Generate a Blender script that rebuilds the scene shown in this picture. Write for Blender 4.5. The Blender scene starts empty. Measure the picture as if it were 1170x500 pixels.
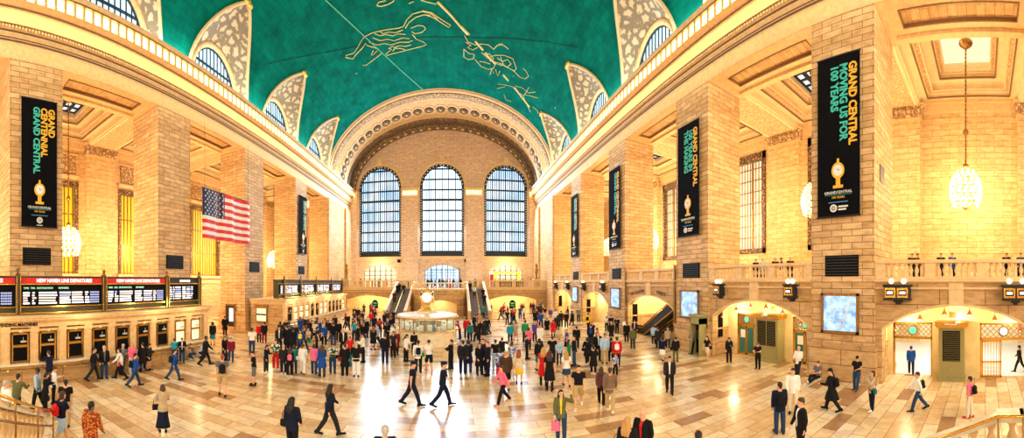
import bpy, bmesh, math, random
import numpy as np
from mathutils import Vector, Matrix, Euler
PI=math.pi; SC=bpy.context.scene; COL=SC.collection
sin,cos,tan,sqrt=math.sin,math.cos,math.tan,math.sqrt
# ---------------------------------------------------------------- materials
MATS={}
def newmat(name):
    m=bpy.data.materials.new(name); m.use_nodes=True; nt=m.node_tree; nt.nodes.clear()
    o=nt.nodes.new('ShaderNodeOutputMaterial'); b=nt.nodes.new('ShaderNodeBsdfPrincipled')
    nt.links.new(b.outputs[0],o.inputs[0]); MATS[name]=m
    return m,nt,b
def N(nt,t,**k):
    n=nt.nodes.new(t)
    for a,v in k.items():
        if a.startswith('_'): n.inputs[a[1:].replace('_',' ')].default_value=v
        else: setattr(n,a,v)
    return n
def ramp(nt,stops,interp='LINEAR'):
    r=nt.nodes.new('ShaderNodeValToRGB'); e=r.color_ramp.elements; r.color_ramp.interpolation=interp
    while len(e)<len(stops): e.new(.5)
    for i,(p,c) in enumerate(stops): e[i].position=p; e[i].color=(*c,1) if len(c)==3 else c
    return r
def plain(name,c,rough=.6,metal=0.,noise=.12,scale=8,emit=None,es=0,bump=0.,spec=.5):
    m,nt,b=newmat(name); b.inputs['Roughness'].default_value=rough; b.inputs['Metallic'].default_value=metal
    b.inputs['Specular IOR Level'].default_value=spec
    tc=N(nt,'ShaderNodeTexCoord'); nz=N(nt,'ShaderNodeTexNoise',_Scale=scale,_Detail=3.)
    nt.links.new(tc.outputs['Object'],nz.inputs['Vector'])
    lo=tuple(max(0,x*(1-noise)) for x in c); hi=tuple(min(1,x*(1+noise)) for x in c)
    r=ramp(nt,[(.3,lo),(.7,hi)]); nt.links.new(nz.outputs['Fac'],r.inputs['Fac']); nt.links.new(r.outputs['Color'],b.inputs['Base Color'])
    if bump:
        bp=N(nt,'ShaderNodeBump',_Strength=bump,_Distance=.03); nt.links.new(nz.outputs['Fac'],bp.inputs['Height']); nt.links.new(bp.outputs[0],b.inputs['Normal'])
    if emit: b.inputs['Emission Color'].default_value=(*emit,1); b.inputs['Emission Strength'].default_value=es
    m.diffuse_color=(*c,1)
    return m
def stone(name,c1,c2,mort,w=1.15,h=.38,ms=.014,rough=.65,bump=.35):
    m,nt,b=newmat(name); L=nt.links
    uv=N(nt,'ShaderNodeUVMap',uv_map='UVMap')
    br=N(nt,'ShaderNodeTexBrick',_Scale=1.,_Mortar_Size=ms,_Mortar_Smooth=.2,_Bias=0.)
    br.inputs['Brick Width'].default_value=w; br.inputs['Row Height'].default_value=h
    br.inputs['Color1'].default_value=(*c1,1); br.inputs['Color2'].default_value=(*c2,1); br.inputs['Mortar'].default_value=(*mort,1)
    L.new(uv.outputs[0],br.inputs['Vector'])
    nz=N(nt,'ShaderNodeTexNoise',_Scale=1.3,_Detail=6.,_Roughness=.65); mp=N(nt,'ShaderNodeMapping'); mp.inputs['Scale'].default_value=(1,3,1)
    L.new(uv.outputs[0],mp.inputs['Vector']); L.new(mp.outputs[0],nz.inputs['Vector'])
    r=ramp(nt,[(.25,(.62,.54,.46)),(.55,(1,1,1)),(.8,(1.15,1.12,1.05))]); L.new(nz.outputs['Fac'],r.inputs['Fac'])
    mx=N(nt,'ShaderNodeMix',data_type='RGBA',blend_type='MULTIPLY'); mx.inputs['Factor'].default_value=1
    L.new(br.outputs['Color'],mx.inputs['A']); L.new(r.outputs['Color'],mx.inputs['B']); L.new(mx.outputs['Result'],b.inputs['Base Color'])
    b.inputs['Roughness'].default_value=rough; b.inputs['Specular IOR Level'].default_value=.3
    bp=N(nt,'ShaderNodeBump',_Strength=bump,_Distance=.04); bp.invert=True; L.new(br.outputs['Fac'],bp.inputs['Height']); L.new(bp.outputs[0],b.inputs['Normal'])
    return m
def emis(name,c,s,noise=None):
    m,nt,b=newmat(name); b.inputs['Base Color'].default_value=(*[x*.5 for x in c],1); b.inputs['Emission Color'].default_value=(*c,1); b.inputs['Emission Strength'].default_value=s
    b.inputs['Roughness'].default_value=.4
    if noise:
        tc=N(nt,'ShaderNodeTexCoord'); nz=N(nt,'ShaderNodeTexNoise',_Scale=noise[0],_Detail=2.); nt.links.new(tc.outputs['Object'],nz.inputs['Vector'])
        r=ramp(nt,[(.35,noise[1]),(.65,c)]); nt.links.new(nz.outputs['Fac'],r.inputs['Fac']); nt.links.new(r.outputs['Color'],b.inputs['Emission Color'])
    return m
def ornate(name,hi,lo,scale=2.5,bump=.8,rough=.6):
    m,nt,b=newmat(name); L=nt.links; tc=N(nt,'ShaderNodeTexCoord')
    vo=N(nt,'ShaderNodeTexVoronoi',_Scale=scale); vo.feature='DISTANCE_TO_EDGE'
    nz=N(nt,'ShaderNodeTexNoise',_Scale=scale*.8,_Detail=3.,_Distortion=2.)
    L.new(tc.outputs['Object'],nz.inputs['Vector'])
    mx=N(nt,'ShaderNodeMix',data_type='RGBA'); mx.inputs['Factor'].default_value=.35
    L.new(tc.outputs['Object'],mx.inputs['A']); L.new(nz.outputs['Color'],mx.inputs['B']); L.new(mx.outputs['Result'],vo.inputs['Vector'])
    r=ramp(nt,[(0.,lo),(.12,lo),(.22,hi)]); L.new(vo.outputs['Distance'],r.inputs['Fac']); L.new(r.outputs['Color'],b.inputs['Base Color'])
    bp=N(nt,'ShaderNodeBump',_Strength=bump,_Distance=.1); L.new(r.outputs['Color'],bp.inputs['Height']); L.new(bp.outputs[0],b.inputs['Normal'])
    b.inputs['Roughness'].default_value=rough
    return m
stone('stone_pier',(.84,.57,.30),(.62,.38,.17),(.15,.07,.025),h=.34,ms=.016,bump=.45)
stone('stone_wall',(.80,.53,.26),(.66,.41,.18),(.26,.13,.05),w=1.4,h=.5)
stone('stone_pale',(.86,.62,.33),(.74,.49,.23),(.36,.2,.08),w=1.5,h=.5,ms=.018)
stone('stone_end',(.86,.62,.45),(.76,.53,.37),(.50,.31,.20),w=1.4,h=.42,ms=.02)
stone('stone_low',(.68,.44,.21),(.56,.35,.16),(.2,.1,.04),w=2.2,h=.8,ms=.02)
plain('stone_plain',(.76,.50,.25),.6,noise=.15,scale=3,bump=.15)
plain('stone_trim',(.80,.55,.28),.55,noise=.12,scale=4,bump=.1)
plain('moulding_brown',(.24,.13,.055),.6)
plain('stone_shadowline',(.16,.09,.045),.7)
plain('plaster_cream',(.88,.72,.46),.6,noise=.08,scale=2)
plain('marble_cream',(.86,.76,.58),.25,noise=.12,scale=3)
plain('passage_wall',(.88,.70,.36),.5,noise=.1,scale=2)
ornate('carved_plaster',(.86,.62,.36),(.30,.17,.07),4.5)
ornate('carved_soft',(.90,.70,.44),(.62,.40,.19),5.,.5)
ornate('carved_shell',(.74,.52,.33),(.24,.18,.12),1.9,1.)
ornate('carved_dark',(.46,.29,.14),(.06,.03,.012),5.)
plain('metal_dark',(.018,.022,.028),.5,metal=.3)
plain('metal_blue',(.006,.02,.035),.6)
plain('sign_grey',(.55,.55,.5),.5)
plain('metal_green',(.07,.075,.05),.5,metal=.4)
plain('brass',(.85,.52,.12),.25,metal=1.,noise=.15,scale=14)
plain('bronze',(.34,.2,.07),.4,metal=.9,noise=.3,scale=10)
plain('copper',(.6,.2,.08),.4,metal=.7)
plain('gold_paint',(.85,.6,.14),.35,metal=.5)
plain('black_matte',(.004,.004,.005),.8,noise=.2,spec=.1)
plain('black_banner',(.003,.003,.005),.9,noise=.3,scale=1.5,spec=.1)
plain('olive_panel',(.34,.30,.12),.5,noise=.12)
plain('red_band',(.65,.015,.02),.5)
plain('white_paint',(.85,.85,.83),.6,noise=.04)
plain('orange_letter',(.95,.5,.04),.6,noise=.05)
plain('teal_letter',(.05,.55,.46),.6,noise=.05)
plain('blue_letter',(.08,.3,.6),.6)
emis('lamp_glow',(1,.78,.42),9.)
emis('lamp_white',(1,.86,.55),2.6)
emis('cornice_glow',(1,.70,.27),4.5)
emis('pane_side',(.78,.90,1.),1.35,(.35,(.38,.62,.9)))
emis('pane_center',(.80,.91,1.),2.6,(.3,(.6,.8,1.)))
emis('pane_clere',(.66,.88,1.),1.2,(.5,(.45,.72,.9)))
emis('gold_curtain',(1.,.55,.02),.75)
emis('pane_warm',(1.,.84,.55),.8)
emis('skylight_pane',(.8,.95,1.),1.3,(1.5,(.1,.2,.3)))
emis('screen_white',(1,.98,1.),1.1)
emis('screen_blue',(.45,.55,1.),.6)
emis('screen_pink',(1.,.75,.7),.7)
emis('text_green',(.5,1.,.7),.7)
emis('shop_yellow',(1.,.75,.05),.9)
emis('passage_bright',(1,.95,.85),1.2)
def mk_floor():
    m,nt,b=newmat('floor_marble'); L=nt.links; uv=N(nt,'ShaderNodeUVMap',uv_map='UVMap')
    mp=N(nt,'ShaderNodeMapping'); mp.inputs['Rotation'].default_value=(0,0,0); L.new(uv.outputs[0],mp.inputs['Vector'])
    br=N(nt,'ShaderNodeTexBrick',_Scale=1.,_Mortar_Size=.012,_Mortar_Smooth=.1,_Bias=-.1); br.inputs['Brick Width'].default_value=1.5; br.inputs['Row Height'].default_value=.55
    br.inputs['Color1'].default_value=(0,0,0,1); br.inputs['Color2'].default_value=(1,1,1,1); br.inputs['Mortar'].default_value=(.1,.1,.1,1)
    L.new(mp.outputs[0],br.inputs['Vector'])
    r=ramp(nt,[(0.,(.46,.25,.12)),(.05,(.68,.44,.22)),(.22,(.80,.56,.30)),(.5,(.90,.70,.44)),(1.,(.95,.82,.58))]); L.new(br.outputs['Color'],r.inputs['Fac'])
    nz=N(nt,'ShaderNodeTexNoise',_Scale=1.6,_Detail=8.,_Roughness=.7,_Distortion=.6); L.new(uv.outputs[0],nz.inputs['Vector'])
    r2=ramp(nt,[(.3,(.66,.56,.5)),(.55,(1,1,1)),(.75,(1.1,1.05,1.))]); L.new(nz.outputs['Fac'],r2.inputs['Fac'])
    mx=N(nt,'ShaderNodeMix',data_type='RGBA',blend_type='MULTIPLY'); mx.inputs['Factor'].default_value=1
    L.new(r.outputs['Color'],mx.inputs['A']); L.new(r2.outputs['Color'],mx.inputs['B'])
    mx2=N(nt,'ShaderNodeMix',data_type='RGBA'); L.new(br.outputs['Fac'],mx2.inputs['Factor']); L.new(mx.outputs['Result'],mx2.inputs['A']); mx2.inputs['B'].default_value=(.3,.17,.08,1)
    L.new(mx2.outputs['Result'],b.inputs['Base Color'])
    r3=ramp(nt,[(.3,(.30,.30,.30)),(.7,(.17,.17,.17))]); L.new(nz.outputs['Fac'],r3.inputs['Fac']); L.new(r3.outputs['Color'],b.inputs['Roughness'])
    b.inputs['Specular IOR Level'].default_value=.75
mk_floor()
def mk_ceiling():
    m,nt,b=newmat('ceiling_teal'); L=nt.links; uv=N(nt,'ShaderNodeUVMap',uv_map='UVMap')
    br=N(nt,'ShaderNodeTexBrick',_Scale=1.,_Mortar_Size=.02,_Mortar_Smooth=.4); br.inputs['Brick Width'].default_value=1.3; br.inputs['Row Height'].default_value=.8
    br.inputs['Color1'].default_value=(.0,.19,.145,1); br.inputs['Color2'].default_value=(.0,.145,.11,1); br.inputs['Mortar'].default_value=(.0,.085,.07,1)
    L.new(uv.outputs[0],br.inputs['Vector'])
    nz=N(nt,'ShaderNodeTexNoise',_Scale=.5,_Detail=7.,_Roughness=.7); L.new(uv.outputs[0],nz.inputs['Vector'])
    r=ramp(nt,[(.3,(.5,.52,.56)),(.7,(1.2,1.15,1.1))]); L.new(nz.outputs['Fac'],r.inputs['Fac'])
    mx=N(nt,'ShaderNodeMix',data_type='RGBA',blend_type='MULTIPLY'); mx.inputs['Factor'].default_value=1
    L.new(br.outputs['Color'],mx.inputs['A']); L.new(r.outputs['Color'],mx.inputs['B'])
    vo=N(nt,'ShaderNodeTexVoronoi',_Scale=.32); L.new(uv.outputs[0],vo.inputs['Vector'])
    lt=N(nt,'ShaderNodeMath',operation='LESS_THAN'); L.new(vo.outputs['Distance'],lt.inputs[0]); lt.inputs[1].default_value=.035
    mx2=N(nt,'ShaderNodeMix',data_type='RGBA'); L.new(lt.outputs[0],mx2.inputs['Factor']); L.new(mx.outputs['Result'],mx2.inputs['A']); mx2.inputs['B'].default_value=(.55,.5,.15,1)
    L.new(mx2.outputs['Result'],b.inputs['Base Color']); b.inputs['Roughness'].default_value=.9; b.inputs['Specular IOR Level'].default_value=.05
mk_ceiling()
# ---------------------------------------------------------------- mesh builder
class MB:
    def __init__(s): s.v=[]; s.f=[]; s.m=[]
    def add(s,vs,fs,mi=0):
        o=len(s.v); s.v.extend([tuple(p) for p in vs]); s.f.extend([tuple(o+i for i in f) for f in fs]); s.m.extend([mi]*len(fs)); return s
    def box(s,x0,x1,y0,y1,z0,z1,mi=0):
        if x0>x1:x0,x1=x1,x0
        if y0>y1:y0,y1=y1,y0
        return s.add([(x0,y0,z0),(x1,y0,z0),(x1,y1,z0),(x0,y1,z0),(x0,y0,z1),(x1,y0,z1),(x1,y1,z1),(x0,y1,z1)],
              [(0,3,2,1),(4,5,6,7),(0,1,5,4),(1,2,6,5),(2,3,7,6),(3,0,4,7)],mi)
    def bar(s,a,b,w,h,mi=0,up=(0,0,1)):
        a=Vector(a);b=Vector(b);d=(b-a).normalized();u=Vector(up);r=d.cross(u)
        if r.length<1e-4: r=d.cross(Vector((1,0,0)))
        r.normalize();u=r.cross(d).normalized()
        vs=[p+r*i*w/2+u*j*h/2 for p in (a,b) for i,j in ((-1,-1),(1,-1),(1,1),(-1,1))]
        return s.add(vs,[(3,2,1,0),(4,5,6,7),(0,1,5,4),(1,2,6,5),(2,3,7,6),(3,0,4,7)],mi)
    def rings(s,rs,mi=0,cap=True,closed=True):
        n=len(rs[0]); vs=[p for r in rs for p in r]; fs=[]
        for i in range(len(rs)-1):
            for j in range(n if closed else n-1):
                k=(j+1)%n; fs.append((i*n+j,i*n+k,(i+1)*n+k,(i+1)*n+j))
        if cap and closed: fs.append(tuple(range(n-1,-1,-1))); fs.append(tuple((len(rs)-1)*n+j for j in range(n)))
        return s.add(vs,fs,mi)
    def tube(s,pts,r,n=8,mi=0):
        pts=[Vector(p) for p in pts]; rs=[]; rr=r if isinstance(r,(list,tuple)) else [r]*len(pts)
        ref=None
        for i,p in enumerate(pts):
            d=(pts[min(i+1,len(pts)-1)]-pts[max(i-1,0)]).normalized()
            if ref is None: ref=Vector((0,0,1)) if abs(d.z)<.9 else Vector((1,0,0))
            a=d.cross(ref).normalized(); b=d.cross(a).normalized(); ref=a.cross(d) if False else ref
            rs.append([p+a*cos(2*PI*j/n)*rr[i]+b*sin(2*PI*j/n)*rr[i] for j in range(n)])
        return s.rings(rs,mi)
    def lathe(s,prof,c=(0,0,0),n=16,mi=0,a0=0,a1=2*PI,sx=1.):
        c=Vector(c); full=abs(a1-a0-2*PI)<1e-6; m=n if full else n+1
        rs=[[c+Vector((r*cos(a0+(a1-a0)*j/n)*sx,r*sin(a0+(a1-a0)*j/n),z)) for j in range(m)] for r,z in prof]
        return s.rings(rs,mi,cap=full,closed=full)
    def ball(s,c,r,n=10,m=6,mi=0,sc=(1,1,1)):
        c=Vector(c); rs=[]
        for i in range(m+1):
            t=PI*i/m; q=max(sin(t),.02)
            rs.append([c+Vector((r*sc[0]*q*cos(2*PI*j/n),r*sc[1]*q*sin(2*PI*j/n),-r*sc[2]*cos(t))) for j in range(n)])
        return s.rings(rs,mi)
    def build(s,name,mats,parent=None,smooth=False,kind=None,loc=None,bevel=0):
        me=bpy.data.meshes.new(name); me.from_pydata(s.v,[],s.f); 
        if isinstance(mats,str): mats=[mats]
        for m in mats: me.materials.append(MATS[m])
        nf=len(me.polygons)
        me.polygons.foreach_set('material_index',np.array(s.m,dtype=np.int32))
        if smooth: me.polygons.foreach_set('use_smooth',np.ones(nf,dtype=bool))
        me.update()
        nl=len(me.loops); co=np.empty(len(me.vertices)*3); me.vertices.foreach_get('co',co); co=co.reshape(-1,3)
        vi=np.empty(nl,dtype=np.int32); me.loops.foreach_get('vertex_index',vi)
        nr=np.empty(nf*3); me.polygons.foreach_get('normal',nr); nr=np.abs(nr.reshape(-1,3))
        lt=np.empty(nf,dtype=np.int32); me.polygons.foreach_get('loop_total',lt)
        ax=np.repeat(np.argmax(nr+np.array([0,0,1e-4]),axis=1),lt); P=co[vi]
        uv=np.empty((nl,2)); uv[:,0]=np.where(ax==0,P[:,1],P[:,0]); uv[:,1]=np.where(ax==2,P[:,1],P[:,2])
        l=me.uv_layers.new(name='UVMap'); l.data.foreach_set('uv',uv.ravel())
        o=bpy.data.objects.new(name,me); COL.objects.link(o)
        if parent is not None: o.parent=parent
        if loc is not None: o.location=loc
        if kind: o['kind']=kind
        if bevel:
            b=o.modifiers.new('b','BEVEL'); b.width=bevel; b.segments=2; b.limit_method='ANGLE'
        return o
def thing(name,label,cat,loc=(0,0,0),rz=0,group=None):
    o=bpy.data.objects.new(name,None); COL.objects.link(o); o.location=loc; o.rotation_euler=(0,0,rz); o.empty_display_size=.1
    o['label']=label; o['category']=cat
    if group:o['group']=group
    return o
def tag(o,label,cat,group=None):
    o['label']=label;o['category']=cat
    if group:o['group']=group
    return o
def dup(o,parent=None,kids=None):
    c=o.copy(); COL.objects.link(c)
    if parent is not None: c.parent=parent
    for ch in (kids or KIDS(o)): dup(ch,c)
    return c
def KIDS(o): return [x for x in COL.objects if x.parent==o]
def text(body,size,mat,parent,M,name='lettering',depth=.01,align='LEFT',sx=1.,bold=0.):
    cu=bpy.data.curves.new(name,'FONT'); cu.body=body; cu.size=size; cu.extrude=depth; cu.align_x=align; cu.align_y='CENTER'; cu.offset=bold; cu.resolution_u=2
    cu.materials.append(MATS[mat]); o=bpy.data.objects.new(name,cu); COL.objects.link(o)
    if parent is not None:o.parent=parent
    o.matrix_local=M@Matrix.Diagonal((sx,1,1,1)); return o
def frame(origin,xdir,ydir):
    x=Vector(xdir).normalized(); y=Vector(ydir).normalized(); z=x.cross(y)
    M=Matrix((x,y,z)).transposed().to_4x4(); M.translation=Vector(origin); return M
# a wall in a plane: mp(u,z,w)->xyz ; openings = [(u0,u1,zlow,ztopfunc)]
def wallmb(mb,mp,u0,u1,z0,z1f,openings,thick,mi=0,step=.35,soff=0,extra=()):
    us=set([u0,u1]); 
    for o in openings:
        n=max(2,int((o[1]-o[0])/step)); 
        for i in range(n+1):
            t=i/n; c=(o[0]+o[1])/2; h=(o[1]-o[0])/2
            us.add(c-h*cos(PI*t) if o[4] else o[0]+(o[1]-o[0])*t)
    n=max(1,int((u1-u0)/step))
    if callable(z1f):
        for i in range(n+1): us.add(u0+(u1-u0)*i/n)
    us=sorted(u for u in us if u0-1e-6<=u<=u1+1e-6)
    ff=z1f if callable(z1f) else (lambda u:z1f)
    for a,b in zip(us[:-1],us[1:]):
        if b-a<1e-5: continue
        mid=(a+b)/2; ops=sorted([o for o in openings if o[0]<mid<o[1]],key=lambda o:o[2])
        la,lb=z0,z0
        for o in ops:
            mb.add([mp(a,la,0),mp(b,lb,0),mp(b,o[2],0),mp(a,o[2],0)],[(0,1,2,3)],mi)
            ta,tb=o[3](a),o[3](b)
            mb.add([mp(a,ta,0),mp(b,tb,0),mp(b,tb,thick),mp(a,ta,thick)],[(0,1,2,3)],soff)
            if o[2]>z0+1e-6: mb.add([mp(a,o[2],0),mp(b,o[2],0),mp(b,o[2],thick),mp(a,o[2],thick)],[(0,3,2,1)],soff)
            la,lb=ta,tb
        mb.add([mp(a,la,0),mp(b,lb,0),mp(b,ff(b),0),mp(a,ff(a),0)],[(0,1,2,3)],mi)
    for o in openings:
        for u in (o[0],o[1]):
            zt=o[3](u)
            if zt>o[2]+1e-4: mb.add([mp(u,o[2],0),mp(u,zt,0),mp(u,zt,thick),mp(u,o[2],thick)],[(0,1,2,3)],soff)
def segarch(u0,u1,zs,zc):
    c=(u0+u1)/2; h=(u1-u0)/2; r=(h*h+(zc-zs)**2)/(2*(zc-zs)); return lambda u: zc-r+sqrt(max(0,r*r-(u-c)**2))
def rndarch(u0,u1,zs,rise=None):
    c=(u0+u1)/2; h=(u1-u0)/2; k=rise or h; return lambda u: zs+k*sqrt(max(0,1-((u-c)/h)**2))
# ---------------------------------------------------------------- camera
HC=5.1
cd=bpy.data.cameras.new('camera'); cam=bpy.data.objects.new('camera',cd); COL.objects.link(cam); SC.camera=cam
cam.location=(0,0,HC); cam.rotation_euler=(PI/2,0,0); cd.type='PANO'; cd.clip_end=400
cd.panorama_type='CENTRAL_CYLINDRICAL'; F_=387.0
cd.central_cylindrical_range_u_min=-518/F_; cd.central_cylindrical_range_u_max=652/F_
cd.central_cylindrical_range_v_max=322/F_; cd.central_cylindrical_range_v_min=-178/F_; cd.central_cylindrical_radius=1.
SC.view_settings.view_transform='Standard'; SC.view_settings.look='None'; SC.view_settings.gamma=1; SC.view_settings.use_curve_mapping=False
SC.view_settings.exposure=0.0
try: SC.cycles.use_denoising=True; SC.cycles.max_bounces=6; SC.cycles.diffuse_bounces=3; SC.cycles.glossy_bounces=3; SC.cycles.sample_clamp_indirect=6; SC.cycles.caustics_reflective=False; SC.cycles.caustics_refractive=False
except Exception: pass
# ---------------------------------------------------------------- dimensions of the hall
XL,XR=-20.48,16.1; XC=(XL+XR)/2; HA=(XR-XL)/2; S_=11.75; D0=5.47; PW=3.6; PD=3.3; YE=65.5; YA=53.0
ZO=19.1; ZC=23.2; ZB=12.1
OL,OR=-32.9,28.5
PIERS=[D0+k*S_ for k in range(-1,4)]       # near edges
BAYS=[(D0+PW+k*S_, D0+(k+1)*S_) for k in range(-1,4)]   # openings, bay 0 .. 4
BAYS[-1]=(BAYS[-1][0],52.5)
# floor
mb=MB(); mb.box(OL,OR+3,-14,YE+3,-.3,0); mb.build('floor','floor_marble',kind='structure')
# ---------------------------------------------------------------- piers
GREL={-1:(6.2,7.3),1:(5.4,6.5)}
NAMES=['nearest the camera','second from the near end','third from the near end','fourth from the near end, farthest']
for sd,nm in ((-1,'left'),(1,'right')):
    for k,y in enumerate(PIERS):
        if k==0: lab=f'stone block pier just beyond the {nm} edge of view'
        else: lab=f'tall stone block pier on the {nm} side, {NAMES[k-1]}'
        t=thing('stone_pier',lab,'pier',((XL if sd<0 else XR)+sd*PD/2,y+PW/2,0),group=f'piers along the {nm} side')
        hx=PD/2
        MB().box(-hx,hx,-PW/2,PW/2,0,ZO+.01).build('shaft','stone_pier',t)
        MB().box(-hx-.12,hx+.12,-PW/2-.12,PW/2+.12,0,1.75).box(-hx-.2,hx+.2,-PW/2-.2,PW/2+.2,0,.35).box(-hx-.17,hx+.17,-PW/2-.17,PW/2+.17,1.75,1.87).build('plinth','stone_low',t)
        fx=-sd*hx; g0,g1=GREL[sd]
        m=MB(); m.box(fx,fx-sd*.05,-.95,.95,g0,g1)
        g=m.build('ventilation_grille','black_matte',t)
        m=MB()
        for i in range(7): m.box(fx-sd*.05,fx-sd*.08,-.9,.9,g0+.08+i*.15,g0+.14+i*.15)
        m.build('slat','metal_dark',g)
        if sd>0 and k==1:
            MB().box(-.8,-.1,-PW/2-.04,-PW/2,10.4,11.3).build('side_grille','metal_dark',t)
# ---------------------------------------------------------------- upper nave walls, openings' heads and main cornice
PROF=[(0,ZO),(0,20.25),(.06,20.3),(.06,20.45),(.2,20.55),(.22,20.7),(.34,20.74),(.34,20.9),(.42,20.95),(.42,21.85),(.55,21.95),(1.0,22.02),(1.0,22.08),(.72,22.1),(.72,22.85),(1.08,22.9),(1.12,23.0),(1.25,23.1),(1.25,23.22),(-.9,23.25)]
for sd,nm,X in ((-1,'left',XL),(1,'right',XR)):
    m=MB(); ys=[-14,YE]
    rs=[[(X-sd*o,y,z) for o,z in PROF] for y in ys]
    m.rings(rs,0,cap=False,closed=False)
    # back wall of the lintel and soffits
    for (a,b) in BAYS: 
        m.box(X+sd*.02,X+sd*PD,a-.02,b+.02,ZO+.35,ZO+.6,1)
        for q in (0,1):  # stepped frame of the soffit panel
            i=.0+.55*q; z=ZO+.18*q
            m.box(X+sd*(.02+q*.01),X+sd*(.45+i),a,b,z,ZO+.4-q*.05,0); m.box(X+sd*(PD-.45-i),X+sd*(PD-q*.01),a,b,z,ZO+.4-q*.05,0)
            m.box(X+sd*(.45+i),X+sd*(PD-.45-i),a,a+.4+i,z,ZO+.39-q*.05,0); m.box(X+sd*(.45+i),X+sd*(PD-.45-i),b-.4-i,b,z,ZO+.39-q*.05,0)
        m.box(X+sd*1.07,X+sd*(PD-1.07),a+.93,a+1.0,ZO+.15,ZO+.37,2); m.box(X+sd*1.07,X+sd*(PD-1.07),b-1.,b-.93,ZO+.15,ZO+.37,2)
        m.box(X+sd*.98,X+sd*1.06,a+.93,b-.93,ZO+.14,ZO+.36,2); m.box(X+sd*(PD-1.06),X+sd*(PD-.98),a+.93,b-.93,ZO+.14,ZO+.36,2)
    m.box(X+sd*(PD+.03),X+sd*(PD-.3),-14,YE,ZO+.06,26,1)
    m.build(f'wall_{nm}',['stone_trim','stone_wall','moulding_brown'],kind='structure')
    m=MB(); m.box(X,X+sd*PD,52.5,YE,0,ZO+.1,0); m.box(X-sd*.25,X+sd*.2,52.6,56.,0,ZO+.05,0); m.box(X-sd*.35,X+sd*.2,61.5,YE,0,ZO+.05,0)
    m.build(f'wall_{nm}_far','stone_wall',kind='structure')
    # bead course (dark) as trim
    m=MB()
    for i in range(300):
        y=1.+i*.215; m.box(X-sd*.34,X-sd*.43,y,y+.12,20.74,20.9,0)
    m.box(X-sd*.01,X-sd*.05,-14,YE,20.18,20.27,1); m.box(X-sd*.2,X-sd*.26,-14,YE,20.62,20.7,1); m.box(X-sd*.4,X-sd*.46,-14,YE,20.9,20.97,1); m.box(X-sd*.5,X-sd*.58,-14,YE,21.88,21.93,1); m.box(X-sd*1.08,X-sd*1.15,-14,YE,22.86,22.92,1); m.box(X-sd*.02,X-sd*.1,-14,YE,20.33,20.38,1)  # thin dark strips: shadow lines of the cornice put in as colour
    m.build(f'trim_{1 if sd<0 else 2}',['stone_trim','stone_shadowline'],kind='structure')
    # lamp niches in the cornice
    c=thing('cornice_lighting',f'long row of glowing lamp niches under the {nm} cornice','light',(X,0,0),group='lit cornices of the side walls')
    me_l=MB().box(-sd*.72,-sd*.98,-.2,.2,22.1,22.78).build('lamp','cornice_glow',c); me_b=MB().box(-sd*.72,-sd*1.02,-.09,.09,22.06,22.86).ball((-sd*1.0,0,22.2),.1,6,4).build('bracket','bronze' if False else 'stone_plain',c)
    n=97
    for i in range(n):
        y=1.2+i*.665
        for src,off in ((me_l,0),(me_b,.33)):
            o=src if i==0 else src.copy()
            if i: COL.objects.link(o); o.parent=c
            o.location=(0,y+off,0)
# ---------------------------------------------------------------- vault with lunettes
YC=[(a+b)/2 for a,b in [(BAYS[0][0]-S_,BAYS[0][1]-S_)]+BAYS]; YC[-1]=48.4
AP=4.35; HP=6.9; WA=3.45; WH=4.5
def inth(y):
    h=0
    for c in YC:
        s=abs(y-c)/AP
        if s<1: h=max(h,HP*(.72*sqrt(1-s*s)+.28*(1-s)))
    return h
ys=set([-14.,YA])
y=-14.
while y<YA: ys.add(y); y+=.5
for c in YC:
    for i in range(41):
        v=c-AP*cos(PI*i/40)
        if v<=YA: ys.add(v)
ys=sorted(ys)
ys=[a for i,a in enumerate(ys) if i==0 or a-ys[i-1]>1e-4]
NT=56
def vpt(y,t,r=0.): return (XC-(HA-r)*cos(t), y, ZC+(ZB-r)*sin(t))
rs=[]
for y in ys:
    t0=math.asin(min(.99,inth(y)/ZB)); rs.append([vpt(y,t0+(PI-2*t0)*j/NT) for j in range(NT+1)])
m=MB(); m.rings(rs,0,cap=False,closed=False)
ceil=m.build('ceiling','ceiling_teal',smooth=True,kind='structure')
uvl=ceil.data.uv_layers['UVMap']  # arc length coordinates
for l in ceil.data.loops:
    p=ceil.data.vertices[l.vertex_index].co; uvl.data[l.index].uv=(p.y, 17.*math.atan2((p.z-ZC)/ZB,(p.x-XC)/HA))
wn=1
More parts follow.
